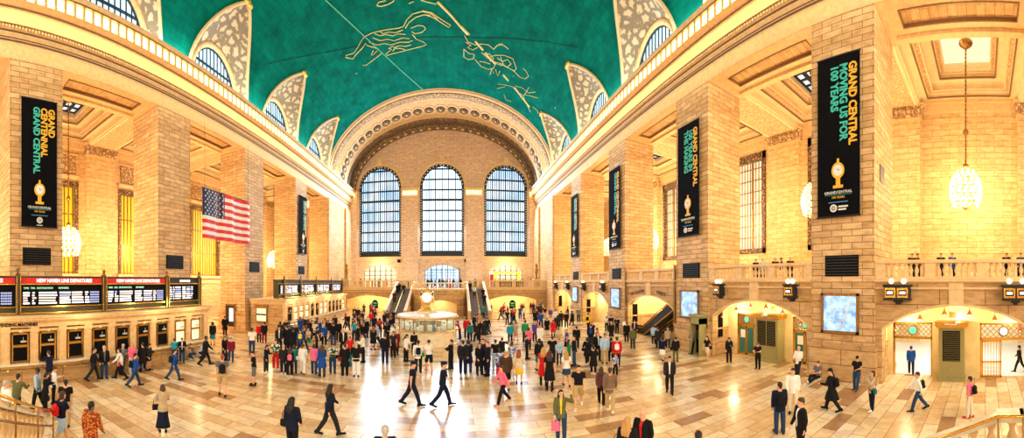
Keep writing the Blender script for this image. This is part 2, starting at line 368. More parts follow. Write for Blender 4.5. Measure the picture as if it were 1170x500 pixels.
for sd,nm in ((-1,'left'),(1,'right')):
    for bi,c in enumerate(YC):
        if bi==0: continue
        xw=(XL-.8) if sd<0 else (XR+.8)
        rs=[]
        K=28
        for e in range(7):
            e/=6; ring=[]
            for i in range(K+1):
                q=PI*i/K; yw=c+WA*1.0*cos(q); zw=ZC+WH*sin(q)
                yi=c+AP*cos(q)*.999; h=inth(yi); t=math.asin(min(.99,h/ZB)); xi=XC-HA*cos(t)*(1 if sd<0 else -1); zi=ZC+h
                bulge=.25*sin(PI*e)
                ring.append((xw+(xi-xw)*e,yw+(yi-yw)*e,zw+(zi-zw)*e+bulge*sin(q)))
            rs.append(ring)
        w=bpy.data.objects.new(f'window_{wn}',None); COL.objects.link(w); w['kind']='structure'
        m=MB(); m.rings(rs,0,cap=False,closed=False); m.build('lunette_shell','carved_shell',w,smooth=True)
        # rim and arch mouldings
        m=MB(); edge=[Vector(p)+Vector((-sd*.05,0,-.05)) for p in rs[-1]]; m.tube(edge,.16,6); m.build('shell_rim','stone_trim',w,smooth=True)
        m=MB(); m.tube([(xw-sd*.1,c+(WA+.0)*cos(PI*i/K),ZC+WH*sin(PI*i/K)) for i in range(K+1)],.3,8); m.build('arch_moulding','stone_plain',w,smooth=True)
        t=math.asin(HP/ZB); tp=Vector((XC-HA*cos(t)*(1 if sd<0 else -1),c,ZC+HP))
        m=MB(); m.ball(tp,.38,8,6,sc=(.6,1,1.1)); m.ball(tp+Vector((0,-.35,-.15)),.25,6,4); m.ball(tp+Vector((0,.35,-.15)),.25,6,4); m.ball(tp+Vector((sd*.1,0,.45)),.2,6,4); m.build('finial','gold_paint',w,smooth=True)
        # glazing
        m=MB(); pts=[(xw+sd*.1,c+WA*cos(PI*i/K),ZC+WH*sin(PI*i/K)) for i in range(K+1)]
        m.add(pts+[(xw+sd*.1,c-WA,ZC-.6),(xw+sd*.1,c+WA,ZC-.6)],[tuple(range(K+3))]); m.build('pane','pane_clere',w)
        m=MB(); xb=xw
        for i in range(-6,7):
            yy=c+i*.52
            if abs(i*.52)<WA: m.box(xb-.04,xb+.04,yy-.045,yy+.045,ZC-.6,ZC+WH*sqrt(1-(i*.52/WA)**2))
        m.box(xb-.07,xb+.07,c-WA,c+WA,ZC+2.3,ZC+2.45)
        m.tube([(xb,c+(WA-.25)*cos(PI*i/K),ZC+(WH-.25)*sin(PI*i/K)) for i in range(K+1)],.13,6)
        m.build('glazing_bars','metal_blue',w); wn+=1
# ---------------------------------------------------------------- great end arch
ar=thing('coffered_arch','broad moulded stone arch with rosettes framing the end windows','arch',(XC,YA,ZC))
def el(r,y,n=64): return [(-(HA-r)*cos(PI*j/n),y,(ZB-r*.85)*sin(PI*j/n)) for j in range(n+1)]
D=YE-YA
def band(name,seq,mat,sm=True): 
    m=MB(); m.rings([el(r,y) for r,y in seq],0,cap=False,closed=False); return m.build(name,mat,ar,smooth=sm)
band('outer_moulding',[(-.25,-.02),(-.25,-.22),(.05,-.25),(.15,-.1),(.15,.1),(.32,.15),(.32,.5)],'stone_trim')
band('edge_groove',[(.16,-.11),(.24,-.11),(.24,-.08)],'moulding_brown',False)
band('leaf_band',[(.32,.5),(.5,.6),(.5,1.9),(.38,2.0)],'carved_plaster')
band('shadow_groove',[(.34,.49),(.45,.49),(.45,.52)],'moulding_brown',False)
band('soffit_plain',[(.38,2.0),(.38,2.5),(.6,2.6),(.6,7.6),(.48,7.7),(.48,8.4)],'stone_plain')
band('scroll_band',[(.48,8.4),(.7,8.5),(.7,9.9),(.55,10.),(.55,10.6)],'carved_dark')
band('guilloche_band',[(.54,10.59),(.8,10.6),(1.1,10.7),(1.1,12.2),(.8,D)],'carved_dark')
src=None
for j in range(27):
    t=PI*(j+.8)/27.6; r=.62
    p=Vector((-(HA-r)*cos(t),5.,(ZB-r*.85)*sin(t))); 
    nrm=Vector((cos(t)/(HA),0,-sin(t)/ZB)).normalized()
    if src is None:
        mm=MB(); mm.lathe([(1.05,0),(1.05,.12),(.85,.16),(.8,.05),(.62,.05),(.55,.2),(.2,.25),(.02,.3)],n=14); src=mm.build('rosette','carved_dark',ar,smooth=False); o=src
        me=src.data; me.materials.append(MATS['stone_trim'])
        for p_ in me.polygons:
            d=(p_.center.x**2+p_.center.y**2)**.5
            if d>.8 or d<.25: p_.material_index=1
    else: o=src.copy(); COL.objects.link(o); o.parent=ar
    z=nrm; yv=Vector((0,1,0)); x=yv.cross(z).normalized(); M=Matrix((x,yv,z)).transposed().to_4x4(); M.translation=p; o.matrix_local=M@Matrix.Diagonal((1.0,1.45,1.2,1))
src=None
for j in range(34):
    t=PI*(j+.5)/34; r=1.05; p=Vector((-(HA-r)*cos(t),11.4,(ZB-r*.85)*sin(t)))
    if src is None: src=MB().ball((0,0,0),.34,8,5,sc=(1,1,.5)).build('boss','stone_trim',ar); o=src
    else: o=src.copy(); COL.objects.link(o); o.parent=ar
    nrm=Vector((cos(t)/(HA),0,-sin(t)/ZB)).normalized(); x=Vector((0,1,0)).cross(nrm).normalized(); M=Matrix((x,Vector((0,1,0)),nrm)).transposed().to_4x4(); M.translation=p; o.matrix_local=M
# ---------------------------------------------------------------- end wall
WX=[-14.45,-2.19,10.25]; WW=4.25; ZW0=10.1; ZWS=23.75
m=MB(); mp=lambda u,z,w:(u,YE+w,z)
ops=[]
for i,x in enumerate(WX):
    ops.append((x-WW,x+WW,ZW0,rndarch(x-WW,x+WW,ZWS),True))
    ops.append((x-3.3,x+3.3,4.0,segarch(x-3.3,x+3.3,7.4,8.4),True))
vt=lambda u: ZC+ZB*sqrt(max(0,1-((u-XC)/HA)**2))+.1
wallmb(m,mp,XL,XR,0,vt,ops,1.0)
m.build('wall_end','stone_end',kind='structure')
for i,x in enumerate(WX):
    w=bpy.data.objects.new(f'window_{wn}',None); COL.objects.link(w); w['kind']='structure'; wn+=1
    K=36; m=MB(); pts=[(x+WW*cos(PI*j/K),YE+.85,ZWS+WW*sin(PI*j/K)) for j in range(K+1)]
    m.add(pts+[(x-WW,YE+.85,ZW0),(x+WW,YE+.85,ZW0)],[tuple(range(K+3))]); m.build('pane','pane_center' if i==1 else 'pane_side',w)
    m=MB(); yb=YE+.55
    for j in range(-9,10):
        u=j*.43; big=(j%3==0); wd=.11 if big else .07
        m.box(x+u-wd,x+u+wd,yb-.05,yb+.05,ZW0,ZWS+sqrt(max(0,WW*WW-u*u)))
    for z in [10.9]+[12.95+2.02*j for j in range(8)]:
        hw=WW if z<ZWS else sqrt(max(0,WW*WW-(z-ZWS)**2)); big=z in(10.9,) or abs(z-21.03)<.2
        m.box(x-hw,x+hw,yb-.08,yb+.1,z-.08,z+(.2 if not big else .32))
    m.build('glazing_bars','metal_blue',w)
    m=MB(); m.tube([(x+(WW-.25)*cos(PI*j/K),yb-.2,ZWS+(WW-.25)*sin(PI*j/K)) for j in range(K+1)],.3,6)
    m.box(x-WW,x-WW+.42,yb-.4,yb+.1,ZW0,ZWS); m.box(x+WW-.42,x+WW,yb-.4,yb+.1,ZW0,ZWS); m.box(x-WW,x+WW,yb-.4,yb+.1,ZW0,ZW0+.75)
    m.build('window_frame','metal_dark',w)
    m=MB()
    for j in range(1,K,2): m.ball((x+(WW-.25)*cos(PI*j/K),yb-.5,ZWS+(WW-.25)*sin(PI*j/K)),.09,6,4)
    for j in range(26):
        for s in (-1,1): m.ball((x+s*(WW-.2),yb-.42,ZW0+.4+j*.5),.08,6,4)
    m.build('stud_beading','pane_warm',w)
    m=MB(); m.tube([(x+(WW+.45)*cos(PI*j/K),YE-.02,ZWS+(WW+.45)*sin(PI*j/K)) for j in range(K+1)],.17,6); m.tube([(x+(WW+.12)*cos(PI*j/K),YE-.05,ZWS+(WW+.12)*sin(PI*j/K)) for j in range(K+1)],.14,6)
    m.box(x-WW-.3,x+WW+.3,YE-.25,YE+.3,ZW0-.45,ZW0); m.box(x-.5,x+.5,YE-.55,YE,ZWS+WW+.1,ZWS+WW+1.1); m.box(x-.65,x+.65,YE-.65,YE,ZWS+WW+1.1,ZWS+WW+1.35)
    m.build('surround','stone_trim',w,smooth=False)
    # lower lunette openings with glazing
    w=bpy.data.objects.new(f'window_{wn}',None); COL.objects.link(w); w['kind']='structure'; wn+=1
    f=segarch(x-3.3,x+3.3,7.4,8.4); us=[x-3.3+6.6*j/16 for j in range(17)]
    m=MB(); m.add([(u,YE+.9,f(u)) for u in us]+[(x+3.3,YE+.9,4.),(x-3.3,YE+.9,4.)],[tuple(range(19))]); m.build('pane',['pane_warm','pane_side','pane_warm'][i],w)
    m=MB()
    for j in range(7): u=x-3.3+1.1*j; m.box(u-.07,u+.07,YE+.5,YE+.6,4,f(min(max(u,x-3.29),x+3.29)))
    for z in (5.6,6.4,7.3): m.box(x-3.3,x+3.3,YE+.5,YE+.62,z,z+.1)
    m.build('glazing_bars','metal_dark',w)
# pilasters of the end wall
for j,(a,b) in enumerate([(XL,WX[0]-WW-.35),(WX[0]+WW+.35,WX[1]-WW-.35),(WX[1]+WW+.35,WX[2]-WW-.35),(WX[2]+WW+.35,XR)]):
    t=thing('wall_pilaster',['stone pilaster in the far left corner of the end wall','stone pilaster between left and centre end windows','stone pilaster between centre and right end windows','stone pilaster in the far right corner of the end wall'][j],'pilaster',((a+b)/2,YE,0),group='pilasters of the end wall')
    h=(b-a)/2; MB().box(-h,h,-.5,.0,4.,21.6).build('shaft','stone_end',t); MB().box(-h-.12,h+.12,-.62,0,4,5.3).build('base','stone_trim',t)
    m=MB(); m.box(-h-.1,h+.1,-.6,0,21.6,21.9); m.box(-h-.2,h+.2,-.75,0,22.7,23.0); m.box(-h-.3,h+.3,-.9,0,23.,23.25); m.box(-h,h,-.5,0,21.9,22.7); m.build('capital','stone_trim',t)
    n=max(2,int(2*h/.5))
    for q in range(n): u=-h+.1+q*(2*h-.2)/n; MB().box(u,u+.28,-.74,-.5,22.0,22.65).build('lamp','cornice_glow',t)
# ---------------------------------------------------------------- side galleries
def coffer(name,xa,xb,yA,yB,z,mid,lab=None):
    m=MB(); st=[(0,0),(.7,.35),(1.15,.8),(1.9,1.2),(2.3,1.7)]
    x0,x1=min(xa,xb),max(xa,xb)
    # each step: a flat ring then a riser
    for i in range(len(st)-1):
        i0,z0=st[i]; i1,z1=st[i+1]
        a=[(x0+i0,yA+i0),(x1-i0,yA+i0),(x1-i0,yB-i0),(x0+i0,yB-i0)]; b=[(x0+i1,yA+i1),(x1-i1,yA+i1),(x1-i1,yB-i1),(x0+i1,yB-i1)]
        zz=z+z0
        mi=1 if i in (1,3) else 0
        m.add([(p[0],p[1],zz) for p in a]+[(p[0],p[1],zz) for p in b],[(j,(j+1)%4,4+(j+1)%4,4+j) for j in range(4)],mi)
        m.add([(p[0],p[1],zz) for p in b]+[(p[0],p[1],z+z1) for p in b],[(j,(j+1)%4,4+(j+1)%4,4+j) for j in range(4)],0)
        # bead lines
        for q in range(4):
            p,r=b[q],b[(q+1)%4]; m.bar((p[0],p[1],zz-.04),(r[0],r[1],zz-.04),.12,.1,2 if i%2==0 else 0)
            p,r=a[q],a[(q+1)%4]; m.bar((p[0],p[1],zz-.03),(r[0],r[1],zz-.03),.16,.1,0)
    i1,z1=st[-1]; o=m.build(name,['plaster_cream','carved_soft','moulding_brown'],kind='structure')
    X0,X1,Y0,Y1=x0+i1,x1-i1,yA+i1,yB-i1
    MB().box(X0,X1,Y0,Y1,z+z1,z+z1+.1).build('skylight',mid,o)
    if mid=='skylight_pane':
        m=MB()
        for k in range(6): u=X0+(X1-X0)*k/5; m.box(u-.1,u+.1,Y0,Y1,z+z1-.12,z+z1)
        for k in range(5): v=Y0+(Y1-Y0)*k/4; m.box(X0,X1,v-.16,v+.16,z+z1-.14,z+z1)
        m.build('skylight_frame','metal_dark',o)
    return o
tn=3
ZG=20.4
for sd,nm,X,O in ((-1,'left',XL,OL),(1,'right',XR,OR)):
    xi=X+sd*PD
    allb=[(BAYS[0][0]-S_,BAYS[0][1]-S_)]+BAYS
    for bi,(a,b) in enumerate(allb):
        coffer(f'ceiling_{nm}_gallery_{bi}',xi+sd*.05,O,a,b,ZG,'skylight_pane' if bi!=1 or sd<0 else 'pane_warm')
        # cross beam over the pier line at the far side of this bay
        m=MB(); m.box(xi,O,b,b+PW,ZG-.45,ZG+.4,0); m.box(xi+sd*.5,O-sd*.5,b+.5,b+PW-.5,ZG-.5,ZG-.45,1); 
        for yy in (b+.3,b+PW-.3): m.box(xi,O,yy-.12,yy+.12,ZG-.56,ZG-.45,0)
        m.build(f'trim_{tn}',['plaster_cream','carved_soft'],kind='structure'); tn+=1
    # outer wall with tall windows
    zb=6.0 if sd<0 else 8.2; zt=15.8 if sd<0 else 19.0; hw=3.0 if sd<0 else 3.3
    m=MB(); ops=[]
    for bi,(a,b) in enumerate(allb):
        if sd>0 and bi<=1: continue
        if sd<0 and bi==0: continue
        c=(a+b)/2; ops.append((c-hw,c+hw,zb,(lambda u,zt=zt:zt),False))
    wallmb(m,lambda u,z,w:(O+sd*w,u,z),-14,YE,0,ZG+.3,ops,.6)
    m.box(O,O-sd*.2,-14,YE,ZG-1.0,ZG+.2,1); m.box(O,O-sd*.35,-14,YE,ZG-.3,ZG+.2,1)
    if sd<0: m.box(O,O-sd*.15,-14,YE,4.9,5.4,1)
    m.build(f'wall_{nm}_gallery',['stone_pale','stone_trim'],kind='structure')
    MB().box(X+sd*PD,O,YE-2,YE-1.9,0,ZG).box(X+sd*PD,O,-14,-13.9,0,ZG).build(f'wall_{nm}_gallery_ends','stone_pale',kind='structure')
    for o in ops:
        c=(o[0]+o[1])/2; w=bpy.data.objects.new(f'window_{wn}',None); COL.objects.link(w); w['kind']='structure'; wn+=1
        xo=O+sd*.45
        if sd<0:
            m=MB().box(xo,xo+sd*.05,c-hw,c+hw,zb,zt); m.build('curtain','gold_curtain',w)
            m=MB()
            for q in range(12): u=c-hw+.25+q*.5; m.box(xo-sd*.1,xo,u,u+.13,zb,zt)
            for z in (zb+.1,zb+3.2,zb+6.4,zt-.2): m.box(xo-sd*.14,xo,c-hw,c+hw,z,z+.12)
            m.build('window_grille','bronze',w)
            m=MB().box(O-sd*.12,O+sd*.3,c-hw-.25,c-hw+.1,zb,zt); m.box(O-sd*.12,O+sd*.3,c+hw-.1,c+hw+.25,zb,zt).box(O-sd*.15,O+sd*.3,c-hw-.25,c+hw+.25,zt-.5,zt+.1); m.build('window_frame','carved_dark',w)
            m=MB().box(O,O-sd*.1,c-hw,c+hw,zt+.9,zt+2.9); m.build('relief_panel','carved_plaster',w)
            m=MB().box(O,O-sd*.25,c-hw-.3,c+hw+.3,zt+.3,zt+.7).box(O,O-sd*.16,c-hw-.2,c+hw+.2,zt+2.9,zt+3.05).box(O,O-sd*.3,c-hw-.4,c+hw+.4,zb-.4,zb); m.build('window_sill','stone_trim',w)
        else:
            MB().box(xo,xo+sd*.05,c-hw,c+hw,zb,zt).build('pane','pane_warm',w)
            m=MB()
            for q in range(15): u=c-hw+.45+q*.4; m.box(xo-sd*.1,xo,u-.04,u+.04,zb,zt)
            for q in range(9): z=zb+.5+q*1.25; m.box(xo-sd*.1,xo,c-hw,c+hw,z,z+.09)
            for q in (4,10): u=c-hw+.45+q*.4; m.box(xo-sd*.2,xo,u-.09,u+.09,zb,zt)
            m.build('glazing_bars','bronze',w)
            m=MB().box(O-sd*.1,O+sd*.4,c-hw,c-hw+.4,zb,zt).box(O-sd*.1,O+sd*.4,c+hw-.4,c+hw,zb,zt).box(O-sd*.1,O+sd*.4,c-hw,c+hw,zt-.8,zt).box(O-sd*.1,O+sd*.4,c-hw,c+hw,zb,zb+.5); m.build('window_frame','carved_dark',w)
    for k,y in enumerate(PIERS+[PIERS[-1]+S_]):
        lab=f'pale stone pilaster on the outer {nm} gallery wall, '+['behind the pier beside the camera','behind the nearest pier','behind the second pier','behind the third pier','behind the fourth pier','at the far end'][k]
        t=thing('gallery_pilaster',lab,'pilaster',(O,y+PW/2,0),group=f'pilasters of the {nm} gallery')
        MB().box(0,-sd*.55,-PW/2,PW/2,0,ZG-1.6).build('shaft','stone_pale',t)
        m=MB(); m.box(0,-sd*.65,-PW/2-.1,PW/2+.1,ZG-1.6,ZG-1.45); m.box(0,-sd*.95,-PW/2-.4,PW/2+.4,ZG-.55,ZG-.4)
        m.build('abacus','stone_trim',t)
        m=MB(); m.rings([[(0,-PW/2-.02,ZG-1.45),(-sd*.6,-PW/2-.02,ZG-1.45),(-sd*.6,PW/2+.02,ZG-1.45),(0,PW/2+.02,ZG-1.45)],[(0,-PW/2-.3,ZG-.55),(-sd*.85,-PW/2-.3,ZG-.55),(-sd*.85,PW/2+.3,ZG-.55),(0,PW/2+.3,ZG-.55)]])
        for q in range(8):
            u=-PW/2+.25+q*.44; m.ball((-sd*.75,u,ZG-.85),.2,6,5,sc=(1,.8,1.6))
        m.build('capital','carved_plaster',t)
# blank side windows etc. come with the props
PAINT={'hunter':[[(-5.92,39.23,35.0),(-6.43,39.27,34.92),(-7.55,39.02,34.72),(-8.5,38.76,34.5),(-9.46,38.52,34.25),(-10.41,38.56,33.96),(-10.95,38.98,33.77),(-11.57,39.59,33.53),(-12.13,39.98,33.3),(-12.98,39.51,32.91),(-13.08,39.81,32.86),(-12.46,40.75,33.16),(-11.98,40.39,33.36),(-11.07,40.02,33.72),(-10.5,39.58,33.92),(-10.37,40.06,33.97)],[(-5.85,39.26,35.01),(-5.31,38.35,35.07),(-4.58,37.72,35.15),(-3.46,37.54,35.22),(-2.55,37.94,35.25),(-1.81,38.8,35.25)],[(-5.64,39.55,35.03),(-5.13,38.83,35.09),(-4.33,38.29,35.17),(-3.35,38.05,35.23),(-2.57,38.24,35.25)],[(-5.0,39.73,35.11),(-4.14,39.49,35.18),(-3.5,39.71,35.22),(-3.29,40.18,35.23),(-3.75,40.68,35.21),(-4.61,40.74,35.14),(-4.98,40.3,35.11)],[(-4.95,40.77,35.11),(-4.54,41.71,35.15),(-3.73,42.36,35.21),(-3.42,42.91,35.22),(-4.34,43.14,35.17),(-5.44,43.25,35.06),(-6.53,43.27,34.9),(-7.62,43.19,34.7),(-8.53,43.12,34.5),(-8.65,42.78,34.47),(-7.82,42.29,34.66),(-8.13,42.0,34.59)],[(-11.73,42.76,33.47),(-11.35,43.11,33.62),(-10.13,42.78,34.05),(-9.33,42.5,34.29),(-9.09,42.25,34.35)],[(-10.37,40.06,33.97),(-9.69,40.93,34.18),(-9.28,41.46,34.3),(-10.12,41.95,34.05),(-10.35,41.78,33.97),(-9.95,41.27,34.1)],[(-9.19,38.81,34.33),(-8.66,39.47,34.47),(-8.01,39.6,34.62),(-7.26,40.19,34.77),(-6.57,40.13,34.9),(-5.78,40.53,35.02)],[(-9.49,39.33,34.24),(-8.83,40.22,34.42),(-8.0,40.43,34.62),(-7.24,41.04,34.78),(-6.19,40.98,34.96),(-5.37,41.37,35.07)],[(-10.08,39.64,34.06),(-9.28,40.69,34.3),(-8.45,40.93,34.52),(-7.69,41.58,34.69),(-6.63,41.55,34.89),(-5.62,41.91,35.04),(-5.08,41.82,35.1)],[(-7.72,42.74,34.68),(-7.26,42.17,34.78),(-6.72,42.14,34.87),(-6.06,42.52,34.98),(-5.34,42.5,35.07)],[(-8.12,35.25,34.6),(-7.82,34.93,34.66),(-7.09,35.08,34.81)],[(-8.06,35.32,34.61),(-7.65,35.57,34.7),(-6.9,35.63,34.84),(-6.25,35.42,34.95)],[(-4.78,36.23,35.13),(-4.23,36.08,35.18)],[(-3.47,36.03,35.22),(-2.75,36.4,35.25),(-1.86,36.74,35.25)],[(-8.53,38.86,34.5),(-8.29,39.33,34.56),(-7.63,39.39,34.7),(-6.86,39.83,34.85),(-6.0,39.76,34.98)],[(-8.13,42.0,34.59),(-7.57,41.89,34.71),(-7.3,42.41,34.77),(-6.63,42.7,34.89),(-6.15,43.14,34.96)],[(-3.45,37.45,35.22),(-2.43,37.86,35.25),(-1.28,38.96,35.24),(-0.32,39.71,35.19),(-0.57,40.06,35.2),(-1.3,39.44,35.24),(-2.23,38.63,35.25),(-3.15,38.08,35.23)]],'twins':[[(1.38,41.18,35.02),(1.85,42.12,34.95),(2.74,42.33,34.8),(3.47,41.91,34.65),(4.33,41.7,34.45),(5.03,42.13,34.26)],[(1.35,43.51,35.02),(2.06,44.17,34.92),(2.74,44.13,34.8),(2.68,45.01,34.81),(2.0,45.4,34.93),(1.4,45.03,35.02),(1.35,43.51,35.02)],[(2.92,45.11,34.77),(3.83,46.21,34.57),(4.8,46.3,34.33),(5.46,45.73,34.14),(5.58,44.73,34.1),(4.33,43.99,34.45),(3.6,43.46,34.63)],[(4.77,43.77,34.34),(5.37,43.09,34.16),(6.41,42.44,33.82),(7.51,42.29,33.4),(8.21,43.63,33.09),(8.1,44.3,33.14),(7.17,44.35,33.54),(6.44,44.16,33.82),(5.53,44.39,34.11),(4.8,44.1,34.33)],[(5.53,40.91,34.12),(6.17,40.83,33.91),(6.74,41.06,33.7)],[(5.03,42.13,34.26),(5.37,41.31,34.17),(5.93,40.67,33.99)],[(7.87,44.32,33.25),(8.92,44.85,32.75),(9.58,44.52,32.4),(9.85,43.6,32.24),(9.37,43.01,32.51),(8.99,42.87,32.72)],[(5.15,47.29,34.23),(5.24,45.86,34.2),(5.59,46.82,34.1),(5.71,45.77,34.06),(6.23,47.0,33.89),(6.31,45.75,33.86)],[(5.64,43.44,34.08),(6.36,43.68,33.84),(6.93,42.91,33.63),(7.47,43.37,33.42),(7.06,44.43,33.58)],[(1.53,42.2,35.0),(2.21,42.65,34.9),(1.78,43.08,34.96),(2.47,43.38,34.85),(3.09,42.68,34.73)],[(5.04,44.14,34.26),(5.79,44.59,34.03),(6.7,44.34,33.72),(7.64,44.34,33.35)],[(4.04,43.28,34.53),(4.72,43.28,34.35),(5.24,43.86,34.2),(4.86,44.6,34.31)],[(6.04,43.02,33.95),(6.54,44.09,33.78),(6.27,44.64,33.87)],[(3.51,45.24,34.65),(4.21,45.11,34.48),(4.92,45.11,34.3)]],'crab':[[(6.46,48.73,33.81),(7.52,48.09,33.4),(8.46,47.64,32.98),(9.34,48.25,32.53),(10.51,48.87,31.84),(11.66,50.39,31.03)],[(6.48,49.84,33.8),(7.46,48.58,33.42)],[(8.64,47.23,32.89),(9.54,46.67,32.42),(10.55,46.69,31.81),(11.25,45.41,31.33)],[(10.24,47.58,32.01),(11.09,46.81,31.45),(11.8,46.09,30.92)],[(7.63,50.52,33.35),(8.06,51.58,33.16),(8.83,51.28,32.8)],[(11.68,48.76,31.01),(12.31,48.61,30.49),(12.56,49.05,30.27)],[(10.11,48.22,32.09),(10.28,46.61,31.99),(10.32,45.67,31.96)],[(8.46,47.64,32.98),(9.06,48.12,32.68),(10.07,48.03,32.11),(10.51,48.87,31.84)]],'ecliptic':[[(-1.7,36.42,35.25),(-0.39,38.06,35.19),(0.61,39.43,35.11),(1.69,40.82,34.98)],[(0.92,39.72,35.07),(1.9,40.77,34.94)],[(2.7,41.72,34.81),(3.78,42.9,34.59)],[(4.04,43.28,34.53),(5.58,44.73,34.1)],[(6.85,46.14,33.66),(7.7,46.86,33.32)],[(8.71,47.6,32.86),(10.0,48.61,32.16),(11.3,49.42,31.3)]],'circle':[[(-12.43,31.36,33.17),(-12.08,32.64,33.32),(-11.71,33.98,33.48),(-11.29,35.38,33.64),(-10.85,36.85,33.8),(-10.36,38.39,33.97),(-9.83,40.01,34.14),(-9.24,41.71,34.31),(-8.61,43.5,34.48),(-7.91,45.38,34.64),(-7.15,47.35,34.8),(-5.98,50.04,34.99),(-4.66,52.88,35.14)]],'seam':[[(-19.01,30.1,27.82),(-18.42,31.51,28.68),(-17.71,32.86,29.51),(-16.91,34.14,30.3),(-16.09,35.3,30.99),(-15.19,36.39,31.64),(-14.21,37.39,32.26),(-13.15,38.3,32.83),(-12.02,39.06,33.35),(-10.82,39.7,33.81),(-9.58,40.22,34.21),(-8.3,40.61,34.55),(-6.93,41.07,34.84),(-5.52,41.37,35.05),(-4.09,41.53,35.19),(-2.75,41.72,35.25),(-1.4,41.78,35.24),(-0.05,41.71,35.17),(1.29,41.5,35.03),(2.61,41.19,34.83),(3.91,40.75,34.56),(5.17,40.18,34.23),(6.38,39.49,33.83),(7.64,38.76,33.35),(8.84,37.91,32.79),(9.96,36.92,32.18),(11.04,35.93,31.49),(12.02,34.82,30.74),(12.91,33.6,29.94)]]}
for nm_,r_,mt_ in (('hunter',.05,'gold_line'),('twins',.05,'gold_line'),('crab',.04,'gold_line'),('ecliptic',.13,'gold_line'),('circle',.07,'pale_line'),('seam',.03,'seam_line')):
    if mt_ not in MATS: plain(mt_,{'gold_line':(.75,.68,.3),'pale_line':(.1,.5,.34),'seam_line':(.002,.05,.05)}[mt_],.7,noise=.1)
    m=MB()
    for pl in PAINT[nm_]:
        if len(pl)>1: m.tube(pl,r_,5)
    m.build({'hunter':'constellation_figure','twins':'constellation_figure','crab':'constellation_figure','ecliptic':'painted_band','circle':'painted_circle','seam':'vault_seam'}[nm_],mt_,ceil)
# ---------------------------------------------------------------- banners
def banner(sd,y,z0,z1,lines,lab,w=2.4):
    X=(XL if sd<0 else XR)-sd*.22
    t=thing('banner',lab,'banner',(X,y,z0)); H=z1-z0
    MB().box(-.02,.02,-w/2,w/2,0,H).build('cloth','black_banner',t)
    MB().tube([(0,-w/2-.05,H),(0,w/2+.05,H)],.04,6).bar((0,-w/2+.3,H),(sd*.2,-w/2+.3,H),.04,.04).bar((0,w/2-.3,H),(sd*.2,w/2-.3,H),.04,.04).build('top_rod','metal_dark',t); MB().tube([(0,-w/2-.05,0),(0,w/2+.05,0)],.04,6).build('bottom_rod','metal_dark',t)
    f=-sd*.03; ud=Vector((0,sd*-1.,0)) # direction to the picture's right
    R=lambda u,z:(f,ud.y*u,z)
    col=[.80,.29,-.22]
    for (s,mat),u in zip(lines,col): text(s,.60,mat,t,frame(R(u,H-.5),(0,0,-1),ud),sx=4.9/(len('GRAND CENTRAL')*.43)/.64*.62 if False else .86,bold=.02)
    zc=2.35
    fr=frame(R(0,zc),ud,(0,0,1))
    e=lambda a,b,r0,z:[fr@Vector((a*cos(2*PI*i/20),b*sin(2*PI*i/20),z)) for i in range(20)]
    m=MB(); m.rings([e(.36,.42,0,.0),e(.36,.42,0,.03)]); m.box(f-.01,f+.01,-.12,.12,zc-.75,zc-.35); m.box(f-.015,f+.015,-.28,.28,zc-.9,zc-.75); m.box(f-.012,f+.012,-.06,.06,zc+.35,zc+.62); m.build('clock_emblem','orange_letter',t)
    m=MB(); m.rings([e(.26,.29,0,.02),e(.26,.29,0,.045)]); m.build('clock_face','white_paint',t)
    m=MB(); m.bar(fr@Vector((0,0,.05)),fr@Vector((.17,.04,.05)),.04,.01); m.bar(fr@Vector((0,0,.05)),fr@Vector((-.02,.12,.05)),.04,.01); m.build('clock_hand','black_matte',t)
    text('GRANDCENTRAL',.2,'white_paint',t,frame(R(0,zc-1.12),ud,(0,0,1)),align='CENTER'); text('100 YEARS',.16,'orange_letter',t,frame(R(0,zc-1.38),ud,(0,0,1)),align='CENTER')
    MB().box(f-.01,f+.01,-.75,.75,zc-1.25,zc-1.235).build('rule','teal_letter',t)
    MB().box(f-.01,f+.01,-.55,.55,zc-1.64,zc-1.6).build('printed_line','blue_letter',t)
    fr2=frame(R(-.25 if sd>0 else 0,.42),ud,(0,0,1)); m=MB()
    ee=lambda r,z:[fr2@Vector((r*cos(2*PI*i/16),r*sin(2*PI*i/16),z)) for i in range(16)]
    m.rings([ee(.2,.0),ee(.2,.03),ee(.12,.03),ee(.12,0)]); m.ball(fr2@Vector((0,0,.02)),.06,6,4)
    if sd>0: m.box(f-.01,f+.01,-.55,-.02,.45,.53).box(f-.01,f+.01,-.45,-.02,.3,.38)
    else: m.box(f-.01,f+.01,-.2,.2,.08,.13)
    m.build('emblem','white_paint',t)
O_,T_='orange_letter','teal_letter'
pc=lambda k:PIERS[k]+PW/2+.1
banner(-1,pc(1),8.6,16.7,[('GRAND',O_),('CENTENNIAL',O_),('GRAND CENTRAL',T_)],'black banner reading GRAND CENTENNIAL on the nearest left pier')
banner(-1,pc(4),9.,17.,[('GRAND CENTENNIAL',O_),('GRAND CENTRAL',T_)],'narrow-looking black banner on the far left pier beyond the flag')
banner(1,pc(1),8.5,16.8,[('GRAND CENTRAL',O_),('MOVING US FOR',T_),('100 YEARS',T_)],'large black banner reading MOVING US FOR 100 YEARS on nearest right pier')
banner(1,pc(2),8.5,16.7,[('GRAND CENTRAL',O_),('100 YEARS IN',T_),('THE MAKING',T_)],'black banner reading 100 YEARS IN THE MAKING on second right pier')
banner(1,pc(3),8.5,16.7,[('GRAND CENTENNIAL',O_),('GRAND CENTRAL',T_)],'black banner on the third pier of the right side')
banner(1,pc(4),8.5,16.7,[('GRAND CENTRAL',O_),('GRAND CENTRAL',T_)],'small-looking black banner on the farthest right pier')
